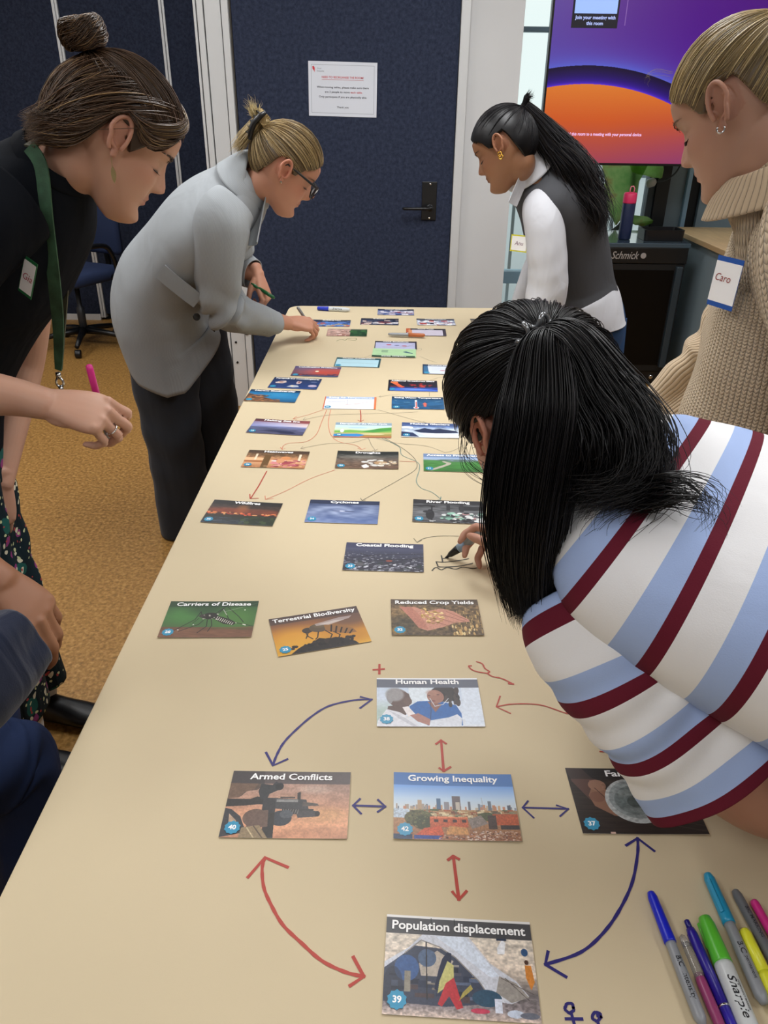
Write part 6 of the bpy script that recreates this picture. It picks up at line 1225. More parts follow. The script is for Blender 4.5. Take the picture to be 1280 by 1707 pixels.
# the bun: coils of strands round the tie
B_ = []
ax = XA.d(nrm((-.66, -.1, .62))); u1 = nrm(np.cross(ax, (0, 1, 0))); u2 = np.cross(ax, u1); bc = tieA + ax * .024
for i in range(900):
    ph, tw, r0_ = rs.rand() * 6.28, rs.rand() * 6.28, .015 + .010 * rs.rand(); t = np.linspace(0, 1, 22); a = ph + t * (3.2 + 2 * rs.rand()); b_ = tw + t * 3.5; rr_ = r0_ + .012 * np.cos(b_)
    B_.append(bc[None] + u1 * (rr_ * np.cos(a))[:, None] + u2 * (rr_ * np.sin(a))[:, None] + ax * (.019 * np.sin(b_) + .004 * np.sin(a * 3 + ph))[:, None])
B_ = np.array(B_); strand_mesh('bun', B_, .0006 + .0004 * rs.rand(len(B_)), hair_cols(len(B_), '4a3728', rs, .35, '86694a', .15), M_hair, A)
fb = Flesh(); fb.ball(bc, (.021, .021, .018), None, 12); mbun = fb.fuse(.004, 2); paint(mbun, srgb('2c211b')); child_world(link('bun_core', mbun, M_hair), A)
MB().tube([tuple(tieA + ax * .006 + u1 * .017 * cos(t * pi / 8) + u2 * .017 * sin(t * pi / 8)) for t in range(16)], .006, 8, close=True).build('hair_tie', M_tee, A, True, world=True)
# earring
e0 = XA(np.array((.002, -.086, -.033))); eb = MB(); eb.tube([tuple(e0), tuple(e0 + (0, 0, -.006)), tuple(e0 + (0, 0, -.012))], .0006, 6)
lf = [(0, 0), (.0035, -.008), (.0042, -.014), (.0022, -.022), (0, -.026), (-.0022, -.022), (-.0036, -.014), (-.003, -.007)]
eb.prism([(e0[0] + x, e0[2] - .012 + z) for x, z in lf], e0[1] - .0008, e0[1] + .0008, axes='xzy'); eb.build('leaf_earring', mat('antique_gold', 'b8a878', .35, metal=.7), A, world=True)
# black tee
V, a_ = loft([(-.548, 1.405, 1.405, .066, .055), (-.575, 1.41, 1.378, .105, .075), (-.625, 1.415, 1.325, .165, .112), (-.70, 1.42, 1.255, .185, .135), (-.78, 1.43, 1.16, .17, .13), (-.86, 1.44, 1.04, .155, .125), (-.92, 1.45, .93, .165, .13), (-.94, 1.46, .84, .17, .135)], (-.72, 0, .7), m=60, n=64)
V = folds(V, a_, .005, 5, 3); sl = []
for K, sd in (([(-.60, 1.31, 1.35, .07, .075), (-.64, 1.26, 1.315, .078, .078), (-.685, 1.215, 1.255, .074, .074), (-.715, 1.18, 1.205, .070, .07)], 5), ([(-.65, 1.53, 1.32, .07, .075), (-.69, 1.58, 1.25, .072, .07), (-.735, 1.61, 1.15, .068, .066)], 6)):
    v, aa = loft(K, (-.5, 0, .8), m=26, n=44); sl.append((folds(v, aa, .004, 4, sd), aa))
shell('tee', [(V, a_)], M_tee, A, .003)
for q in sl: shell('tee_sleeve', [q], M_tee, A, .003)
nk, na = loft([(-.545, 1.405, 1.410, .068, .057), (-.560, 1.408, 1.395, .080, .066)], (-.72, 0, .7), m=4, n=48); shell('neck_rib', [(nk, na)], M_tee, A, .004)
# lanyard with keys
LP = [(-.565, 1.335, 1.425), (-.548, 1.325, 1.395), (-.548, 1.31, 1.32), (-.563, 1.33, 1.22), (-.588, 1.37, 1.13), (-.612, 1.40, 1.06), (-.618, 1.405, 1.04)]
def strap(name, P, w_, m, parent, side, t=.0015):
    P = crm(P, 30); T = nrm(np.gradient(P, axis=0)); s_ = np.array(side, float); s_ = nrm(s_ - (T @ s_)[:, None] * T); nn = np.cross(T, s_); ws = np.interp(np.linspace(0, 1, 30), [0, .6, .9, 1], [1, .95, .6, .55])[:, None] * w_ / 2
    V = [tuple(p) for k in range(30) for p in (P[k] - s_[k] * ws[k] - nn[k] * t, P[k] + s_[k] * ws[k] - nn[k] * t, P[k] + s_[k] * ws[k] + nn[k] * t, P[k] - s_[k] * ws[k] + nn[k] * t)]
    return MB().add(V, [(4 * i + j, 4 * i + (j + 1) % 4, 4 * i + 4 + (j + 1) % 4, 4 * i + 4 + j) for i in range(29) for j in range(4)] + [(3, 2, 1, 0), (116, 117, 118, 119)]).build(name, m, parent, world=True)
M_lan = mat('green_webbing', '35573f', .8, bump=.5, bscale=400, var=.4, vscale=30)
strap('lanyard', LP, .023, M_lan, A, (1, -.2, 0)); strap('lanyard', [(-.565, 1.335, 1.425), (-.545, 1.38, 1.44), (-.548, 1.45, 1.425), (-.57, 1.47, 1.33), (-.60, 1.45, 1.17), (-.618, 1.41, 1.04)], .022, mat('olive_webbing', '4c4a36', .8, bump=.5, bscale=400, var=.3, vscale=30), A, (1, -.2, 0))
kb = MB(); kx, ky, kz = -.620, 1.405, 1.035
kb.tube([(kx, ky, kz), (kx, ky, kz - .012)], .005, 8); kb.tube([(kx + .007 * cos(t), ky, kz - .020 + .009 * sin(t)) for t in np.linspace(0, 6.28, 13)[:-1]], .0022, 6, close=True); kb.tube([(kx, ky, kz - .026), (kx + .001, ky, kz - .042)], .0045, 8)
kb.tube([(kx + .013 * cos(t), ky, kz - .052 + .012 * sin(t)) for t in np.linspace(0, 6.28, 15)[:-1]], .0014, 6, close=True); kb.build('snap_hook', M_chrome, A, True, world=True)
kb = MB().box(kx - .018, kx + .012, ky - .006, ky + .004, kz - .078, kz - .052, bev=.004); kb.box(kx + .008, kx + .018, ky - .002, ky, kz - .085, kz - .05, bev=.0008); kb.build('key_fob', M_black, A, world=True)
name_badge(A, (-.575, 1.262, 1.238), (.80, -.45, -.40), (.40, -.1, .90), .030, .062, mat('green_border', '1f6a3c', .5), mat('ink_pink', 'b04a5c', .5), 'Gia', .016)
# floral trousers, sock, shoes
legs('floral_trousers', A, (-.94, 1.46, .86), (-.905, 1.38, .50), (-.915, 1.41, .18), (-.95, 1.56, .50), (-.955, 1.60, .13), .112, .094, M_floral, [(-.94, 1.46, .98, .155, .12), (-.94, 1.46, .86, .175, .135), (-.925, 1.46, .76, .17, .12)], 4, .010)
for hx, hy in ((-.885, 1.41), (-.93, 1.60)):
    V, a_ = loft([(hx + .01, hy, .06, .036, .036), (hx + .015, hy, .10, .036, .037), (hx + .02, hy, .23, .044, .044)], (1, 0, 0), m=16, n=28); shell('sock', [(folds(V, a_, .0012, 5, 1), a_)], mat('white_sock', 'd8d8d8', .9, bump=.5, bscale=300), A, .002)
    shoe(A, (hx - .02, hy - .01, .0), (hx + .20, hy - .04, .0), M_black)
# silver ring on her hand
j = HA['tips'][2]; c_ = j[0] * .45 + j[1] * .55; dd_ = nrm(j[1] - j[0]); q1 = nrm(np.cross(dd_, (0, 0, 1))); q2 = np.cross(dd_, q1)
MB().tube([tuple(c_ + q1 * .0102 * cos(t) + q2 * .0102 * sin(t)) for t in np.linspace(0, 6.28, 25)[:-1]], .0013, 6, close=True).build('silver_ring', M_chrome, A, True, world=True)
# the pink pen she holds
tipm = (HA['tips'][0][3] + HA['thumb'][-1]) / 2
pk = pen('marker_pen', (-.487, 1.224, 1.108), (-.471, 1.216, .966), [('barrel', [(.002, 0), (.0052, .002), (.0058, .01), (.0058, .085)], plm('hotpink', 'd8308c')), ('grip', [(.0058, .085), (.0052, .11), (.0035, .13)], M_silver), ('nib', [(.0026, .13), (.001, .141)], M_black)], 'bright pink pen held upright by the hand with a silver ring')
# ================================================================ person 2: blond, grey blazer, glasses
B = empty('person', (-.80, 2.66, 0), 0, 'person in a grey blazer and glasses writing at the table corner', 'person')
XB = Frame((-.302, 2.43, 1.322), 11, 35, 2)
fl = Flesh(); add_head(fl, XB)
fl.loft([tuple(XB((-.012, 0, .0))) + (.048, .053), tuple(XB((-.022, 0, -.058))) + (.050, .053), (-.385, 2.455, 1.275, .052, .054), (-.43, 2.47, 1.24, .08, .06)], (-.5, 0, .8), n=28)
fl.loft([(-.42, 2.47, 1.26, .12, .06), (-.52, 2.49, 1.17, .15, .09), (-.65, 2.53, 1.06, .14, .09), (-.76, 2.58, .96, .13, .10)], (-.7, 0, .7), n=28)
fl.loft([(-.47, 2.36, 1.20, .045, .05), (-.49, 2.36, 1.08, .042, .042), (-.515, 2.40, .955, .038, .038), (-.44, 2.55, .87, .034, .034), (-.342, 2.673, .812, .026, .022)], (.3, -.5, .8), n=24, m=50)
fl.loft([(-.46, 2.60, 1.20, .045, .05), (-.50, 2.66, 1.10, .042, .042), (-.52, 2.70, 1.02, .038, .038), (-.48, 2.69, .99, .033, .033), (-.435, 2.665, .975, .025, .023)], (.3, -.5, .8), n=24, m=50)
HB_ = hand(fl, (-.342, 2.675, .813), (.90, .42, -.14), (.05, -.45, .9), 1, [(35, 55, 30), (42, 60, 34), (48, 64, 36), (54, 70, 40)], [(.75, .45, -.55), (.95, .05, -.4), (.95, -.15, -.35)], sc=.95)
hand(fl, (-.435, 2.665, .975), (.35, -.25, -.9), (.9, -.3, .3), -1, [(55, 70, 40), (58, 72, 42), (60, 74, 44), (62, 76, 44)], [(.7, .4, -.6), (.8, 0, -.6), (.8, -.3, -.5)], sc=.93)
finish_body(fl, .003, B, 'c58f76', XB, lip='a85850', blush='c07058', blv=.35)
rs = FUZZ(22); brow(XB, B, '6a5038', rs, 60); lashes(XB, B, rs)
scalp(XB, 'hair_base', '5a4a34', M_hair, B, zline, .005)
TB = np.array((-.098, .0, .030)); r_ = hair_roots(rs, 2200); S = clear(XB, combed(XB, r_, TB, rs, 16, .007, .003, .0006, 2, end=HC + nrm(TB) * (HR + .014), clump=.006))
strand_mesh('hair', S, .0006 + .0004 * rs.rand(len(S)), hair_cols(len(S), '85704e', rs, .25, 'c4ac7c', .25), M_hair, B)
tb_ = XB(HC + nrm(TB) * (HR + .014)); bx = XB.d((-1, 0, 0)); bz = XB.d((0, 0, 1)); by = XB.d((0, 1, 0))
L_ = []
for i in range(520):     # loops of the twist above the clip
    ph = rs.rand() * 6.28; t = np.linspace(0, 1, 18); a = ph + t * 4.2; rr_ = .019 + .011 * rs.rand(); L_.append(tb_ + bz * .018 + bx * .004 + (bx * .7 + bz * .3) * (rr_ * np.cos(a))[:, None] + by * (rr_ * np.sin(a) * .9)[:, None] + bz * (.012 * np.sin(a * 2 + ph) + .004)[:, None])
strand_mesh('twist', np.array(L_), .0006 + .0004 * rs.rand(len(L_)), hair_cols(len(L_), 'b09668', rs, .22, 'e0cc98', .3), M_hair, B)
S = bundle([tuple(tb_ + bz * .01), tuple(tb_ + bx * .022 + bz * .020), tuple(tb_ + bx * .040 + bz * .030), tuple(tb_ + bx * .055 + bz * .042)], rs, 150, 16, .008, .013, 8, .003, 2, .6, .5)
strand_mesh('loose_ends', S, .0006 + .0003 * rs.rand(len(S)), hair_cols(len(S), 'c4b080', rs, .2, 'e8d8ac', .3), M_hair, B)
S = bundle([tuple(tb_ + bz * .04 + bx * .004), tuple(tb_ + bx * .012), tuple(tb_ + bx * .016 - bz * .045), tuple(tb_ + bx * .024 - bz * .095)], rs, 420, 20, .014, (.016, .018, .020, .014), 10, .002, 2, .4, .35)
strand_mesh('tail', S, .0006 + .0004 * rs.rand(len(S)), hair_cols(len(S), 'a08a5e', rs, .25, 'd4be8c', .25), M_hair, B)
for sg in (-1, 1):
    cl = MB().tube([tuple(tb_ + by * (sg * .030) + bz * z + bx * (.010 + .012 * cos(z * 40))) for z in (-.042, -.025, 0, .025, .042)], [.005, .008, .0085, .008, .005], 8)
    for z in (-.03, -.015, 0, .015, .03): cl.tube([tuple(tb_ + by * (sg * .028) + bz * z + bx * .016), tuple(tb_ + by * (sg * .012) + bz * z + bx * .030), tuple(tb_ + bz * z + bx * .024)], .0028, 6)
    cl.build('claw_clip', M_black, B, True, world=True)
# glasses
def glasses(X, parent, m):
    b = MB(); gx, gz = .108, -.002
    for s_ in (-1, 1):
        b.tube([tuple(X(np.array((gx - .0035 * ((abs(q) - .018) / .03) ** 2 * 3, s_ * q, gz + h)))) for q, h in ((.012, .006), (.020, .016), (.040, .018), (.056, .013), (.058, .002), (.050, -.016), (.034, -.020), (.018, -.014))], .0024, 6, close=True)
        b.tube([tuple(X(np.array(p))) for p in ((gx - .006, s_ * .058, .012), (.085, s_ * .071, .014), (.03, s_ * .0795, .018), (-.004, s_ * .082, .020), (-.018, s_ * .080, .004))], [.0036, .0034, .003, .0028, .0022], 6)
    b.tube([tuple(X(np.array(p))) for p in ((gx + .001, -.013, .006), (gx + .005, 0, .010), (gx + .001, .013, .006))], .0024, 6)
    f_ = b.build('glasses_frame', m, parent, True, world=True)
    for s_ in (-1, 1):
        mb = MB(); P_ = [tuple(X(np.array((gx - .001, s_ * q, gz + h)))) for q, h in ((.013, .006), (.020, .015), (.040, .017), (.055, .012), (.057, .002), (.049, -.015), (.034, -.019), (.018, -.013))]
        mb.add(P_, [tuple(range(8))]).build('lens', M_glass, parent, world=True)
glasses(XB, B, M_black)
MB().lathe([(.0035, 0), (.0035, .003), (.001, .0045)], 8, tuple(XB(np.array((.004, -.0815, -.030)))), tuple(XB.d((0, -1, 0)))).build('earring', M_chrome, B, world=True)
# blazer
V, a_ = loft([(-.392, 2.458, 1.305, .066, .058), (-.418, 2.462, 1.285, .10, .072), (-.465, 2.475, 1.232, .172, .098), (-.545, 2.495, 1.16, .205, .125), (-.64, 2.53, 1.065, .195, .130), (-.725, 2.565, .965, .198, .145), (-.775, 2.59, .865, .205, .160), (-.775, 2.60, .76, .20, .165)], (-.75, 0, .66), m=70, n=72)
V = folds(V, a_, .0075, 4, 9)
def hemB(R, t): q = np.zeros_like(R); w_ = np.clip(1 - np.abs(R[:, 0] + .715) / .20, 0, 1) * np.clip((2.64 - R[:, 1]) / .20, 0, 1); q[:, 2] = -.125 * w_ * t ** 1.1; q[:, 0] += .03 * t * (R[:, 0] > -.70) + .06 * np.clip((-.80 - R[:, 0]) / .12, 0, 1) * t; return q
V = ringz(V, 48, hemB)
shell('blazer', [(V, a_)], M_blazer, B, .004, uv=True)
for K, sd in (([(-.445, 2.375, 1.225, .062, .068), (-.475, 2.345, 1.185, .078, .080), (-.492, 2.345, 1.10, .072, .072), (-.512, 2.375, .99, .064, .064), (-.515, 2.405, .935, .062, .062), (-.475, 2.49, .885, .056, .056), (-.425, 2.585, .845, .050, .047), (-.390, 2.638, .818, .045, .042)], 5), ([(-.46, 2.58, 1.22, .065, .07), (-.49, 2.64, 1.13, .066, .066), (-.525, 2.70, 1.04, .06, .06), (-.50, 2.70, 1.0, .054, .054), (-.455, 2.675, .98, .045, .045)], 6)):
    v, aa = loft(K, (-.4, -.5, .7), m=60, n=48); v = folds(v, aa, .0035, 4, sd); v = folds(v, aa, .009, 6, sd + 3, band=(.55, .14), along=1.2); sl_ = shell('blazer_sleeve', [(v, aa)], M_blazer, B, .003, uv=True)
    if sd == 5:
        bb = MB()
        for k in range(4): i = 57 - k * 2; p = v[i, 34]; bb = MB(); button(bb, tuple(p), tuple(nrm(p - v[i].mean(0))), .0065, .003); bb.build('cuff_button', M_black, sl_, True, world=True)
# collar and lapel
V, a_ = loft([(-.395, 2.455, 1.300, .070, .062), (-.405, 2.457, 1.297, .082, .074), (-.430, 2.462, 1.270, .112, .090)], (-.75, 0, .66), m=10, n=60); shell('blazer_collar', [(V, a_)], M_blazer, B, .003, uv=True)
patch(B, 'lapel', (-.372, 2.395, 1.195), (.55, -.75, .30), (-.42, -.05, -.90), .060, .17, M_blazer, .003, .010)
pf = patch(B, 'pocket_flap', (-.615, 2.325, 1.005), (.66, .10, -.60), (.55, -.10, .55), .135, .050, M_blazer, .004, .004)
bb = MB(); button(bb, (-.585, 2.372, .905), (.35, -.9, 0), .0115, .005); bb.build('button', M_black, B, True, world=True)
MB().tube([(-.542, 2.372, .868), (-.532, 2.37, .860)], .0022, 6).build('buttonhole', M_black, B, world=True)
legs('wool_trousers', B, (-.76, 2.62, .90), (-.775, 2.60, .48), (-.775, 2.645, .015), (-.665, 2.76, .48), (-.635, 2.80, .015), .118, .098, M_trou, [(-.735, 2.60, 1.0, .15, .12), (-.755, 2.62, .88, .175, .14), (-.75, 2.64, .78, .17, .13)], 14, .009)
shoe(B, (-.80, 2.65, 0), (-.56, 2.63, 0), M_black); shoe(B, (-.66, 2.80, 0), (-.43, 2.80, 0), M_black)
pen('marker_pen', (-.316, 2.748, .852), (-.256, 2.772, .7435), [('barrel', [(.002, 0), (.005, .002), (.0055, .01), (.0055, .09)], M_silver), ('grip', [(.0055, .09), (.005, .112), (.0025, .120)], M_black), ('nib', [(.002, .12), (.0008, .127)], M_black)], 'grey pen in the writing hand at the far left table corner')
pen('marker_pen', (-.455, 2.632, .955), (-.385, 2.618, .915), [('cap', [(.003, 0), (.006, .002), (.0065, .035)], mat('plastic_darkgreen', '1a5c30', .35)), ('barrel', [(.006, .035), (.0062, .085), (.003, .092)], mat('plastic_darkgreen', '1a5c30', .35))], 'dark green pen held in the lowered hand by the blazer')

# ================================================================ person 3: black ponytail, white shirt and grey vest
C = empty('person', (.72, 2.80, 0), 0, 'person with a long black ponytail, white shirt and grey vest', 'person')
XC = Frame((.366, 2.66, 1.372), 160, 30, 9)
fl = Flesh(); add_head(fl, XC)
fl.loft([tuple(XC((-.012, 0, .0))) + (.047, .052), tuple(XC((-.022, 0, -.058))) + (.048, .052), (.43, 2.71, 1.30, .050, .052), (.475, 2.73, 1.26, .08, .06)], (.5, 0, .8), n=28)
fl.loft([(.47, 2.73, 1.28, .12, .06), (.55, 2.76, 1.18, .15, .09), (.62, 2.78, 1.05, .14, .09), (.67, 2.80, .92, .13, .10)], (.7, 0, .7), n=28)
fl.loft([(.49, 2.62, 1.22, .045, .05), (.505, 2.58, 1.12, .042, .042), (.525, 2.56, .98, .038, .038), (.505, 2.55, .89, .034, .034), (.475, 2.55, .79, .026, .022)], (-.3, -.5, .8), n=24, m=50)
fl.loft([(.55, 2.90, 1.22, .045, .05), (.56, 2.94, 1.12, .042, .042), (.57, 2.94, 1.0, .038, .038), (.53, 2.92, .90, .034, .034), (.49, 2.90, .79, .026, .022)], (-.3, -.5, .8), n=24, m=50)
hand(fl, (.475, 2.55, .79), (-.9, .2, -.15), (-.1, -.2, .95), -1, [(15, 22, 12)] * 4, sc=.93); hand(fl, (.49, 2.90, .79), (-.9, -.1, -.15), (-.1, -.2, .95), 1, [(15, 22, 12)] * 4, sc=.93)
finish_body(fl, .003, C, '9c7054', XC, lip='6e3c38', blush='8a4c38', blv=.25)
rs = FUZZ(33); brow(XC, C, '120e0c', rs, 60); lashes(XC, C, rs)
zC = lambda az: zline(az) - .016 * np.clip((az - 105) / 25, 0, 1)
scalp(XC, 'hair_base', '08070a', M_hairb, C, zC, .008)
TC = np.array((-.090, 0, .060)); r_ = hair_roots(rs, 2200, zC); S = clear(XC, combed(XC, r_, TC, rs, 16, .007, .002, .0004, 2, end=HC + nrm(TC) * (HR + .014), clump=.004))
strand_mesh('hair', S, .0006 + .0004 * rs.rand(len(S)), hair_cols(len(S), '141216', rs, .3, '3a3432', .06), M_hairb, C)
tc_ = XC(HC + nrm(TC) * (HR + .012))
S = bundle([tuple(tc_), (.505, 2.66, 1.392), (.565, 2.645, 1.330), (.620, 2.64, 1.255), (.655, 2.64, 1.185), (.668, 2.64, 1.130)], rs, 2200, 36, .014, (.018, .044, .054, .050, .044, .028), 30, .011, 2.6, 1.2, .30)
strand_mesh('ponytail', S, .0007 + .0005 * rs.rand(len(S)), hair_cols(len(S), '131115', rs, .3, '3c3532', .08), M_hairb, C)
S = bundle([tuple(tc_ + (0, 0, .0)), tuple(tc_ + (.008, 0, .022)), tuple(tc_ + (.020, 0, .034))], rs, 160, 14, .010, .008, 5, .002, 2, .4, .4); strand_mesh('tuft', S, .0006 + .0003 * rs.rand(len(S)), hair_cols(len(S), '131115', rs, .3), M_hairb, C)
for dz in (-.026, -.034):
    e0 = XC(np.array((.004, .083, dz))); MB().tube([tuple(e0 + XC.d((.0065 * cos(t), .002, .0065 * sin(t)))) for t in np.linspace(0, 6.28, 13)[:-1]], .0018, 6, close=True).build('gold_earring', mat('gold', 'd9ac50', .2, metal=1), C, True, world=True)
V, a_ = loft([(.445, 2.715, 1.325, .060, .056), (.47, 2.725, 1.30, .10, .075), (.505, 2.735, 1.255, .178, .10), (.575, 2.76, 1.17, .182, .128), (.625, 2.78, 1.045, .165, .128), (.665, 2.80, .94, .168, .126), (.690, 2.80, .875, .178, .130)], (.80, 0, .60), m=60, n=64); V = folds(V, a_, .003, 4, 19)
shell('vest', [(V, a_)], M_vest, C, .004)
V, a_ = loft([(.60, 2.77, 1.08, .15, .112), (.665, 2.80, .93, .163, .120), (.700, 2.80, .86, .184, .138), (.710, 2.80, .80, .195, .148)], (.9, 0, .4), m=30, n=64); V = folds(V, a_, .005, 5, 23, along=.3); shell('shirt', [(V, a_)], M_shirt, C, .002)
for K, sd in (([(.487, 2.650, 1.225, .050, .058), (.493, 2.615, 1.19, .062, .066), (.505, 2.585, 1.12, .063, .066), (.522, 2.57, 1.01, .066, .066), (.520, 2.56, .93, .066, .064), (.500, 2.555, .87, .058, .055), (.483, 2.55, .81, .048, .044)], 7), ([(.54, 2.86, 1.25, .06, .065), (.56, 2.93, 1.14, .062, .062), (.57, 2.94, .99, .058, .058), (.535, 2.92, .91, .05, .05), (.50, 2.90, .815, .042, .040)], 8)):
    v, aa = loft(K, (.4, -.5, .7), m=50, n=48); v = folds(v, aa, .004, 4, sd, along=.2); shell('shirt_sleeve', [(v, aa)], M_shirt, C, .002)
V, a_ = loft([(.418, 2.695, 1.345, .056, .056), (.440, 2.705, 1.325, .068, .070), (.462, 2.712, 1.30, .090, .084)], (.76, 0, .65), m=10, n=48); shell('shirt_collar', [(V, a_)], M_shirt, C, .003)
patch(C, 'collar_point', (.412, 2.625, 1.265), (-.55, -.5, .3), (.25, .05, 1), .045, .11, M_shirt, .003, .006)
name_badge(C, (.428, 2.618, 1.095), (.8, -.55, 0), (.1, 0, 1), .060, .052, mat('yellow_border', 'd8d43c', .5), mat('ink_purple', '7c4a6c', .5), 'Anu', .018)
legs('jeans', C, (.72, 2.80, .80), (.68, 2.72, .45), (.72, 2.76, .06), (.70, 2.90, .45), (.74, 2.94, .06), .112, .082, M_jean, [(.70, 2.80, .90, .15, .115), (.72, 2.80, .80, .178, .138), (.71, 2.80, .70, .17, .13)], 24, .003)
patch(C, 'back_pocket', (.822, 2.705, .765), (.75, .55, 0), (-.12, 0, 1), .105, .125, M_jean, .004, .012)
shoe(C, (.76, 2.76, 0), (.53, 2.72, 0), M_white); shoe(C, (.78, 2.94, 0), (.55, 2.92, 0), M_white)

# ================================================================ person 4: blond, beige knitted jumper (right)
E_ = empty('person', (.71, 1.30, 0), 0, 'person in a beige knitted jumper with blond hair combed back', 'person')
XD = Frame((.524, 1.29, 1.488), 136, 31, 3)
fl = Flesh(); add_head(fl, XD)
fl.loft([tuple(XD((-.012, 0, .0))) + (.052, .056), tuple(XD((-.022, 0, -.058))) + (.055, .058), (.585, 1.245, 1.385, .058, .060), (.62, 1.25, 1.34, .10, .07)], (.5, -.3, .5), n=28)
fl.loft([(.63, 1.25, 1.34, .15, .08), (.68, 1.27, 1.20, .16, .10), (.70, 1.29, 1.02, .14, .10), (.71, 1.3, .88, .15, .11)], (.87, -.5, 0), n=28)
fl.loft([(.57, 1.12, 1.33, .045, .05), (.63, 1.07, 1.20, .042, .042), (.66, 1.06, 1.06, .038, .038), (.67, 1.12, .94, .034, .034), (.66, 1.18, .83, .026, .022)], (.8, -.5, 0), n=24, m=50)
fl.loft([(.74, 1.42, 1.33, .045, .05), (.72, 1.50, 1.20, .042, .042), (.68, 1.55, 1.05, .038, .038), (.60, 1.54, .95, .034, .034), (.52, 1.53, .86, .026, .022)], (.3, -.5, .8), n=24, m=50)
hand(fl, (.66, 1.18, .83), (-.1, .3, -1), (.8, -.5, 0), -1, [(20, 25, 15)] * 4); hand(fl, (.52, 1.53, .86), (-.55, 0, -.6), (-.5, 0, .8), 1, [(20, 30, 15)] * 4)
finish_body(fl, .0025, E_, 'b58c76', XD, lip='9c5c50', blush='a06450', blv=.3)
rs = FUZZ(44); brow(XD, E_, '6a5038', rs, 60); lashes(XD, E_, rs)
scalp(XD, 'hair_base', '5f4e36', M_hair, E_, zline, .0045)
TD_ = np.array((-.086, 0, .062)); r_ = hair_roots(rs, 5500, jag=.003); S = clear(XD, combed(XD, r_, TD_, rs, 18, .006, .002, .0005, 2, end=HC + nrm(TD_) * (HR + .012), clump=.006))
strand_mesh('hair', S, .0004 + .0003 * rs.rand(len(S)), hair_cols(len(S), '8a7650', rs, .26, 'c4ac7a', .22), M_hair, E_)
td = XD(HC + nrm(TD_) * (HR + .012)); S = bundle([tuple(td), tuple(td + (.04, -.02, .012)), tuple(td + (.075, -.035, -.05)), tuple(td + (.08, -.04, -.16))], rs, 700, 24, .014, (.014, .024, .028, .016), 16, .004, 2, .6, .3)
strand_mesh('ponytail', S, .0007 + .0004 * rs.rand(len(S)), hair_cols(len(S), '9a8258', rs, .24, 'c8b07c', .25), M_hair, E_)
MB().tube([tuple(td + XD.d((0, .013 * cos(t), .013 * sin(t)))) for t in np.linspace(0, 6.28, 15)[:-1]], .004, 6, close=True).build('hair_tie', M_tee, E_, True, world=True)
S = bundle([tuple(XD((.07, .02, .10))), tuple(XD((.10, .03, .12))), tuple(XD((.11, .03, .10)))], rs, 5, 12, .015, .015, 5, .004, 3, .3, .4); strand_mesh('flyaway_hair', S, np.full(len(S), .00015), hair_cols(len(S), 'c4b080', rs, .1), M_hair, E_)
e0 = XD(np.array((.004, .084, -.030))); MB().tube([tuple(e0 + XD.d((.0055 * cos(t), .001, .0055 * sin(t)))) for t in np.linspace(2.9, 7.2, 14)], .0012, 6).build('hoop_earring', M_chrome, E_, True, world=True)
V, a_ = loft([(.590, 1.245, 1.40, .075, .068), (.60, 1.245, 1.378, .10, .082), (.645, 1.255, 1.325, .175, .108), (.675, 1.27, 1.23, .206, .136), (.690, 1.285, 1.08, .206, .152), (.69, 1.295, .93, .210, .158), (.70, 1.30, .78, .205, .155), (.70, 1.30, .70, .20, .15)], (.87, -.5, .1), m=80, n=96); V = folds(V, a_, .009, 5, 31, along=.15)
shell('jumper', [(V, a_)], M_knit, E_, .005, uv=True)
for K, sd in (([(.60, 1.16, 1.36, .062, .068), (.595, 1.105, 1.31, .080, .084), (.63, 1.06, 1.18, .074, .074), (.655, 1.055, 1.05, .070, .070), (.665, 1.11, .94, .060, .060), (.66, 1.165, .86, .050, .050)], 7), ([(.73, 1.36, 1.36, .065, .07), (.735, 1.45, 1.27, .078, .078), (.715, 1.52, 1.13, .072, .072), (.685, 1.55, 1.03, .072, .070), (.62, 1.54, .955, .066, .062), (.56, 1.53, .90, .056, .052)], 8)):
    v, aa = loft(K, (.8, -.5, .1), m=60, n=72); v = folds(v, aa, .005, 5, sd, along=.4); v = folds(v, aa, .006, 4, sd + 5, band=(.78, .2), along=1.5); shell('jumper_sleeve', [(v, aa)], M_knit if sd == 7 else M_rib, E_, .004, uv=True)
V, a_ = loft([(.572, 1.258, 1.432, .066, .062), (.582, 1.254, 1.420, .076, .072), (.588, 1.250, 1.395, .090, .086), (.590, 1.248, 1.362, .104, .100)], (.87, -.5, .35), m=20, n=72)
def colD(R, t): q = np.zeros_like(R); f_ = R - R.mean(0); w_ = np.clip((f_ @ nrm((-.87, .3, 0)) - .03) / .09, 0, 1); q[:, 2] = -.028 * w_ * t; return q
V = ringz(V, 8, colD); shell('ribbed_collar', [(V, a_)], M_rib, E_, .005, uv=True)
name_badge(E_, (.500, 1.165, 1.262), (.35, -.93, .0), (.04, .05, 1), .052, .072, mat('blue_border', '1d56ae', .5), mat('ink_red2', '9c3c34', .5), 'Caro', .0155, both=False, off=(-.006, .006))
legs('beige_trousers', E_, (.71, 1.30, .82), (.70, 1.22, .45), (.72, 1.24, .06), (.74, 1.42, .45), (.76, 1.44, .06), .105, .085, mat('dark_trousers', '3a3a3e', .9), [(.71, 1.30, .95, .16, .12), (.71, 1.30, .82, .175, .14)], 34, .004)
shoe(E_, (.76, 1.22, 0), (.55, 1.30, 0), M_white); shoe(E_, (.80, 1.44, 0), (.60, 1.52, 0), M_white)

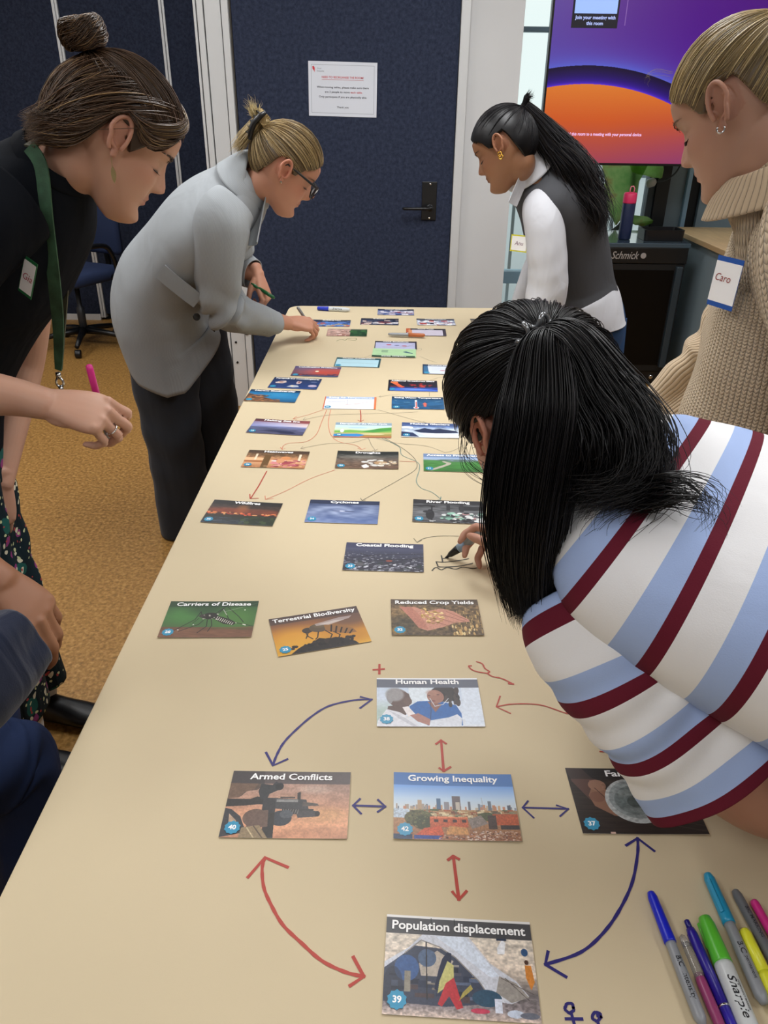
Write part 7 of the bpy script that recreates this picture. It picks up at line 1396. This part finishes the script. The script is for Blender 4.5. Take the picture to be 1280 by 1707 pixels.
# ================================================================ person 5: long black hair, striped jersey, bending over the table
Fp = empty('person', (.98, .44, 0), 0, 'person with long black hair and a striped jersey drawing on the table', 'person')
XF = Frame((.178, .856, 1.160), 124, 28, -4)
fl = Flesh(); add_head(fl, XF)
fl.loft([tuple(XF((-.012, 0, .0))) + (.048, .053), tuple(XF((-.022, 0, -.055))) + (.050, .053), (.225, .82, 1.09, .052, .056), (.28, .795, 1.07, .08, .06)], (.3, -.3, .8), n=28)
fl.loft([(.27, .80, 1.07, .12, .06), (.38, .74, 1.04, .15, .09), (.52, .66, 1.0, .14, .09), (.68, .57, .96, .14, .10), (.82, .49, .92, .15, .11), (.90, .46, .84, .15, .12)], (0, 0, 1), n=28)
fl.loft([(.22, .70, 1.02, .046, .05), (.27, .655, .965, .044, .044), (.34, .61, .885, .042, .042), (.412, .60, .826, .040, .042), (.47, .62, .80, .041, .038), (.53, .68, .778, .034, .031), (.56, .74, .765, .026, .022)], (.3, -.5, .8), n=24, m=60)
fl.loft([(.34, .92, 1.04, .046, .05), (.37, .91, .94, .043, .043), (.395, .88, .84, .040, .040), (.385, .885, .795, .040, .040), (.33, .955, .785, .039, .036), (.288, 1.060, .786, .031, .028), (.251, 1.136, .792, .025, .021)], (.5, .2, .8), n=24, m=60)
HF_ = hand(fl, (.250, 1.138, .793), (-.47, .86, .08), (.64, .28, .62), 1, [(24, 50, 32), (38, 56, 36), (50, 62, 38), (58, 66, 40)], [(.68, .62, -.38), (.93, .22, -.30), (.97, .0, -.28)], sc=.92)
hand(fl, (.56, .74, .765), (.2, .9, -.1), (0, 0, 1), -1, [(8, 12, 8)] * 4, sc=.95)
finish_body(fl, .0025, Fp, 'b98872', XF, lip='a85850', blush='c0705c', blv=.3)
rs = FUZZ(55); brow(XF, Fp, '120e0c', rs, 50); lashes(XF, Fp, rs)
zF = lambda az: zline(az) - .006
scalp(XF, 'hair_base', '060608', M_hairb, Fp, zF, .007, 90, 40)
TF = np.array((-.74, .41, .51)); tF = XF(HC + nrm(TF) * (HR + .020))
r_ = hair_roots(rs, 6000, zF); S = clear(XF, combed(XF, r_, TF, rs, 20, .017, .006, .0012, 2.2, end=HC + nrm(TF) * (HR + .018), clump=.006), .8)
strand_mesh('hair', S, .0004 + .0004 * rs.rand(len(S)), hair_cols(len(S), '0b0a0d', rs, .35, '242226', .08), M_hairb, Fp)
# long hair: falls from the tie and the sides, straight down beside the neck, and over the near shoulder
def px3(L): return [tuple(q) for q in L]
G1 = [tuple(tF), tuple(tF + (-.002, -.022, -.008)), (.160, .735, 1.220), (.154, .715, 1.165), (.150, .705, 1.10), (.152, .700, 1.045), (.160, .700, .985)]
S = bundle(G1, rs, 4200, 36, .016, (.012, .030, .042, .041, .038, .030, .016), 60, .0035, 1.6, .25, .16); strand_mesh('hanging_hair', S, .0005 + .0004 * rs.rand(len(S)), hair_cols(len(S), '0a090c', rs, .35, '242226', .06), M_hairb, Fp)
G3 = [tuple(tF), tuple(tF + (.018, -.022, .000)), (.208, .742, 1.228), (.228, .72, 1.190), (.234, .705, 1.155), (.222, .700, 1.120)]
S = bundle(G3, rs, 2200, 36, .016, (.012, .028, .042, .046, .044, .036), 40, .006, 2.2, .8, .25); strand_mesh('ponytail', S, .0005 + .0004 * rs.rand(len(S)), hair_cols(len(S), '0a090c', rs, .35, '242226', .06), M_hairb, Fp)
G4 = [tuple(tF), (.222, .755, 1.225), (.238, .70, 1.175), (.250, .665, 1.165), (.272, .640, 1.178), (.296, .625, 1.172), (.296, .618, 1.150)]
S = bundle(G4, rs, 150, 34, .016, (.02, .034, .03, .018, .016, .014, .010), 14, .006, 2.2, .4, .35); strand_mesh('loose_wisps', S, .0005 + .0003 * rs.rand(len(S)), hair_cols(len(S), '0a090c', rs, .3), M_hairb, Fp)
G5 = [tuple(XF((.01, .08, .03))), tuple(XF((.02, .098, -.02))), (.138, .745, 1.12), (.142, .735, 1.07)]
S = bundle(G5, rs, 14, 24, .010, .010, 8, .004, 2.2, .5, .4); strand_mesh('face_wisps', S, np.full(len(S), .0003), hair_cols(len(S), '0c0b0e', rs, .3), M_hairb, Fp)
ck = MB(); ax = XF.d(nrm(TF)); u1 = nrm(np.cross(ax, (0, 1, 0))); u2 = np.cross(ax, u1)
hcoil = [tuple(tF + ax * (.010 + .006 * sin(t * 7)) + (u1 * cos(t) + u2 * sin(t)) * (.023 + .0055 * cos(t * 7))) for t in np.linspace(0, 6.28, 90)[:-1]]
ck.tube(hcoil, .0026, 6, close=True); ck.build('spiral_hair_tie', mat('clear_grey_plastic', '8c9094', .08, metal=.6), Fp, True, world=True)
e0 = XF(np.array((.004, .084, -.032))); eb = MB(); eb.tube([tuple(e0 + XF.d((.009 * cos(t), .001, .009 * sin(t)))) for t in np.linspace(1.9, 7.4, 16)], .0009, 6); eb.build('hoop_earring', M_chrome, Fp, True, world=True)
MB().lathe([(.0006, 0), (.0006, .008), (.002, .009), (.002, .012), (.0008, .013)], 8, tuple(e0 + XF.d((0, 0, -.009))), (0, 0, -1)).build('star_charm', M_chrome, Fp, world=True)
# striped jersey
V, a_ = loft([(.225, .825, 1.12, .072, .052), (.245, .815, 1.112, .105, .066), (.28, .795, 1.092, .180, .085), (.34, .76, 1.064, .208, .108), (.46, .695, 1.03, .212, .128), (.58, .63, .995, .205, .130), (.70, .56, .955, .205, .135), (.82, .495, .91, .21, .145)], (.05, -.05, 1), m=110, n=90); V = folds(V, a_, .006, 5, 41)
shell('striped_jersey', [(V, a_ + .022)], M_str_t, Fp, .003)
v, aa = loft([(.240, .705, 1.025, .080, .072), (.252, .680, 1.005, .096, .086), (.280, .650, .965, .094, .084), (.314, .625, .930, .090, .078), (.344, .605, .900, .090, .074), (.363, .592, .880, .092, .072)], (.3, -.6, .6), m=70, n=90); v = folds(v, aa, .005, 4, 43); v = folds(v, aa, .004, 5, 44, along=.6); shell('jersey_sleeve', [(v, aa + (.525 * .066 - aa[-1]) % .066)], M_str_s, Fp, .003)
v, aa = loft([(.33, .89, 1.08, .075, .080), (.345, .92, 1.03, .090, .085), (.365, .915, .95, .090, .084), (.385, .90, .88, .092, .084)], (.5, .3, .8), m=50, n=70); shell('jersey_sleeve', [(folds(v, aa, .005, 4, 45), aa)], M_str_s, Fp, .003)
V, a_ = loft([(.215, .832, 1.128, .066, .050), (.232, .823, 1.122, .082, .062)], (.05, -.05, 1), m=6, n=60); shell('jersey_collar', [(V, a_ * 0 + .045)], M_str_s, Fp, .004)
legs('blue_trousers', Fp, (.92, .46, .84), (.93, .36, .46), (.98, .36, .06), (.98, .56, .46), (1.02, .58, .06), .115, .09, M_jean, [(.84, .49, .93, .16, .13), (.92, .46, .84, .18, .15), (.94, .46, .76, .17, .13)], 44, .004)
shoe(Fp, (1.02, .36, 0), (.80, .46, 0), M_white); shoe(Fp, (1.06, .58, 0), (.84, .68, 0), M_white)
p_ = pen('marker_pen', (.194, 1.21, .824), (.119, 1.2335, .7425), [('barrel', [(.004, 0), (.0075, .002), (.0082, .008), (.0082, .078)], mat('plastic_steel', '8f9599', .35)), ('blue_band', [(.0084, .064), (.0084, .082)], mat('plastic_paleblue', '8fa6bc', .35)), ('grip', [(.0080, .082), (.0075, .088), (.0055, .104), (.0030, .110)], M_black), ('nib', [(.0028, .110), (.0012, .119)], M_black)], 'thick steel grey marker with a black tip in the drawing hand')
pen_text(p_, 'Sharpie', .010, .034, 2.4, .0083, MATS['plastic_print'], .036, .3)

# ================================================================ person 6: seated at the near left, navy jumper, arms crossed
G_ = empty('person', (-.80, .72, 0), 0, 'person in a navy jumper and jeans sitting with crossed arms', 'person')
XG = Frame((-.86, .66, 1.27), 40, 10, 0)
fl = Flesh(); add_head(fl, XG)
fl.loft([tuple(XG((-.012, 0, .0))) + (.052, .056), tuple(XG((-.030, 0, -.06))) + (.055, .058), (-.885, .645, 1.10, .06, .06), (-.885, .64, 1.06, .10, .07)], (-.7, -.6, 0), n=28)
fl.loft([(-.885, .64, 1.06, .15, .08), (-.87, .65, .92, .16, .10), (-.86, .66, .75, .14, .10), (-.85, .67, .58, .15, .11)], (-.7, -.6, 0), n=28)
fl.loft([(-.76, .50, 1.03, .05, .05), (-.72, .50, .92, .047, .047), (-.66, .54, .82, .044, .044), (-.60, .66, .83, .040, .040), (-.56, .78, .84, .033, .030), (-.53, .84, .84, .028, .024)], (.5, -.5, .6), n=24, m=50)
fl.loft([(-.98, .80, 1.03, .05, .05), (-.92, .90, .95, .047, .047), (-.80, .95, .93, .044, .044), (-.66, .93, .925, .040, .038), (-.575, .905, .915, .032, .028), (-.535, .90, .890, .030, .025)], (0, -.3, .9), n=24, m=50)
hand(fl, (-.545, .905, .902), (.70, -.16, -.66), (.60, -.25, .75), -1, [(30, 30, 18), (32, 32, 18), (34, 34, 20), (36, 36, 22)], [(.6, .62, -.4), (.8, .3, -.5), (.7, .1, -.7)], (.05, .02, -.02, -.06), sc=.97)
hand(fl, (-.54, .83, .84), (-.3, .8, .1), (.5, .3, .6), 1, [(20, 30, 20)] * 4, sc=1.0)
finish_body(fl, .003, G_, '96694f', XG)
rs = FUZZ(66); brow(XG, G_, '1c1512', rs, 50); scalp(XG, 'hair_base', '15110f', M_hair, G_, zline, .007)
S = clear(XG, combed(XG, hair_roots(rs, 900), np.array((-.09, 0, -.02)), rs, 12, .006, .003)); strand_mesh('hair', S, .0007 + .0004 * rs.rand(len(S)), hair_cols(len(S), '1a1513', rs, .3), M_hair, G_)
V, a_ = loft([(-.885, .645, 1.115, .075, .075), (-.885, .64, 1.08, .13, .095), (-.885, .64, 1.02, .205, .115), (-.875, .65, .90, .215, .135), (-.865, .66, .74, .195, .14), (-.855, .67, .58, .20, .15)], (-.7, -.6, 0), m=50, n=64); shell('navy_jumper', [(folds(V, a_, .006, 5, 51), a_)], M_navysw, G_, .004)
for K, sd in (([(-.79, .53, 1.06, .07, .075), (-.745, .49, 1.0, .080, .080), (-.70, .51, .89, .076, .076), (-.64, .57, .82, .074, .072), (-.57, .67, .825, .068, .068), (-.515, .765, .84, .064, .064), (-.492, .83, .848, .052, .050)], 5), ([(-.94, .78, 1.06, .07, .075), (-.95, .86, 1.0, .078, .078), (-.88, .93, .95, .072, .070), (-.74, .945, .93, .062, .060), (-.62, .925, .925, .054, .050), (-.575, .908, .915, .050, .046)], 6)):
    v, aa = loft(K, (.2, -.4, .8), m=60, n=56); v = folds(v, aa, .005, 5, sd, along=.8); v = folds(v, aa, .005, 4, sd + 4, band=(.7, .25), along=2); shell('jumper_sleeve', [(v, aa)], M_navysw, G_, .003)
g_ = []
for K in ([(-.86, .58, .56, .095, .085), (-.74, .72, .56, .092, .084), (-.64, .86, .56, .082, .078), (-.59, .94, .535, .074, .072), (-.575, .965, .47, .070, .066), (-.59, .95, .32, .064, .06), (-.60, .94, .10, .062, .06)], [(-.95, .72, .56, .095, .085), (-.85, .86, .56, .092, .084), (-.76, 1.0, .56, .082, .078), (-.71, 1.07, .535, .074, .072), (-.70, 1.09, .47, .070, .066), (-.71, 1.08, .32, .064, .06), (-.72, 1.07, .10, .062, .06)]):
    K = [(q[0] - .045, q[1] - .015, q[2] - .02 * (q[2] > .3)) + q[3:] for q in K]; v, aa = loft(K, (-.5, -.6, .6), m=60, n=48); g_.append((folds(v, aa, .005, 5, 8, along=.5), aa))
shell('jeans', g_, M_denim2, G_, .003)
shoe(G_, (-.665, .885, 0), (-.55, 1.07, 0), M_black); shoe(G_, (-.785, 1.015, 0), (-.675, 1.20, 0), M_black)
sc2 = empty('chair', (-.88, .66, 0), D(-35), 'grey stool under the person with crossed arms', 'chair')
MB().lathe([(.17, .455), (.19, .462), (.19, .475), (.17, .482)], 24).build('seat', M_navyf, sc2, True)
for k in range(4): a = pi / 4 + k * pi / 2; MB().tube([(.12 * cos(a), .12 * sin(a), .46), (.17 * cos(a), .17 * sin(a), 0)], .012, 8).build('leg', M_chrome, sc2, True)
pen('marker_pen', (-.519, .98, .832), (-.545, .95, .800), [('cap', [(.001, 0), (.0035, .010), (.004, .014)], mat('plastic_red', 'b02828', .35)), ('barrel', [(.0045, .014), (.0052, .02), (.0052, .07)], M_silver)], 'grey pen with a red end behind the brown hand at the left edge')

# ================================================================ person 7: standing behind at the top right, mostly out of frame
H_ = empty('person', (1.16, 1.62, 0), 0, 'person with short dark hair at the top right corner', 'person')
XH = Frame((1.05, 1.66, 1.712), 150, 8, 0)
fl = Flesh(); add_head(fl, XH)
fl.loft([tuple(XH((-.012, 0, .0))) + (.054, .058), tuple(XH((-.030, 0, -.06))) + (.057, .060), (1.06, 1.645, 1.59, .06, .06), (1.08, 1.64, 1.53, .10, .07)], (.87, -.5, 0), n=28)
fl.loft([(1.08, 1.64, 1.53, .17, .08), (1.09, 1.63, 1.42, .17, .10), (1.10, 1.63, 1.2, .14, .10), (1.12, 1.62, 1.0, .15, .11)], (.87, -.5, 0), n=28)
finish_body(fl, .004, H_, 'a87c68', XH)
rs = FUZZ(77); scalp(XH, 'hair_base', '1a1614', M_hair, H_, zline, .008)
S = combed(XH, hair_roots(rs, 1400), np.array((-.09, 0, -.01)), rs, 10, .010, .006, .004, 4); strand_mesh('hair', clear(XH, S), .0008 + .0004 * rs.rand(len(clear(XH, S))), hair_cols(len(clear(XH, S)), '231c18', rs, .4), M_hair, H_)
V, a_ = loft([(1.065, 1.645, 1.585, .08, .08), (1.08, 1.64, 1.535, .17, .10), (1.085, 1.64, 1.47, .22, .12), (1.10, 1.63, 1.3, .21, .135), (1.11, 1.62, 1.1, .19, .135), (1.12, 1.62, .92, .20, .14)], (.87, -.5, 0), m=40, n=64); shell('dark_top', [(folds(V, a_, .005, 5, 61), a_)], M_tee, H_, .004)
for K in ([(.98, 1.47, 1.48, .075, .075), (.97, 1.42, 1.40, .070, .070), (1.0, 1.40, 1.22, .062, .062), (1.02, 1.46, 1.02, .05, .05)], [(1.20, 1.80, 1.48, .075, .075), (1.24, 1.86, 1.40, .070, .070), (1.24, 1.86, 1.22, .062, .062), (1.18, 1.86, 1.02, .05, .05)]): v, aa = loft(K, (.87, -.5, .1), m=30, n=40); shell('top_sleeve', [(v, aa)], M_tee, H_, .003)
legs('dark_trousers', H_, (1.12, 1.62, .92), (1.10, 1.53, .5), (1.13, 1.54, .06), (1.16, 1.72, .5), (1.19, 1.74, .06), .11, .085, MATS['dark_trousers'], None, 64, .004)
shoe(H_, (1.17, 1.53, 0), (.94, 1.64, 0), M_black); shoe(H_, (1.23, 1.73, 0), (1.0, 1.84, 0), M_black)
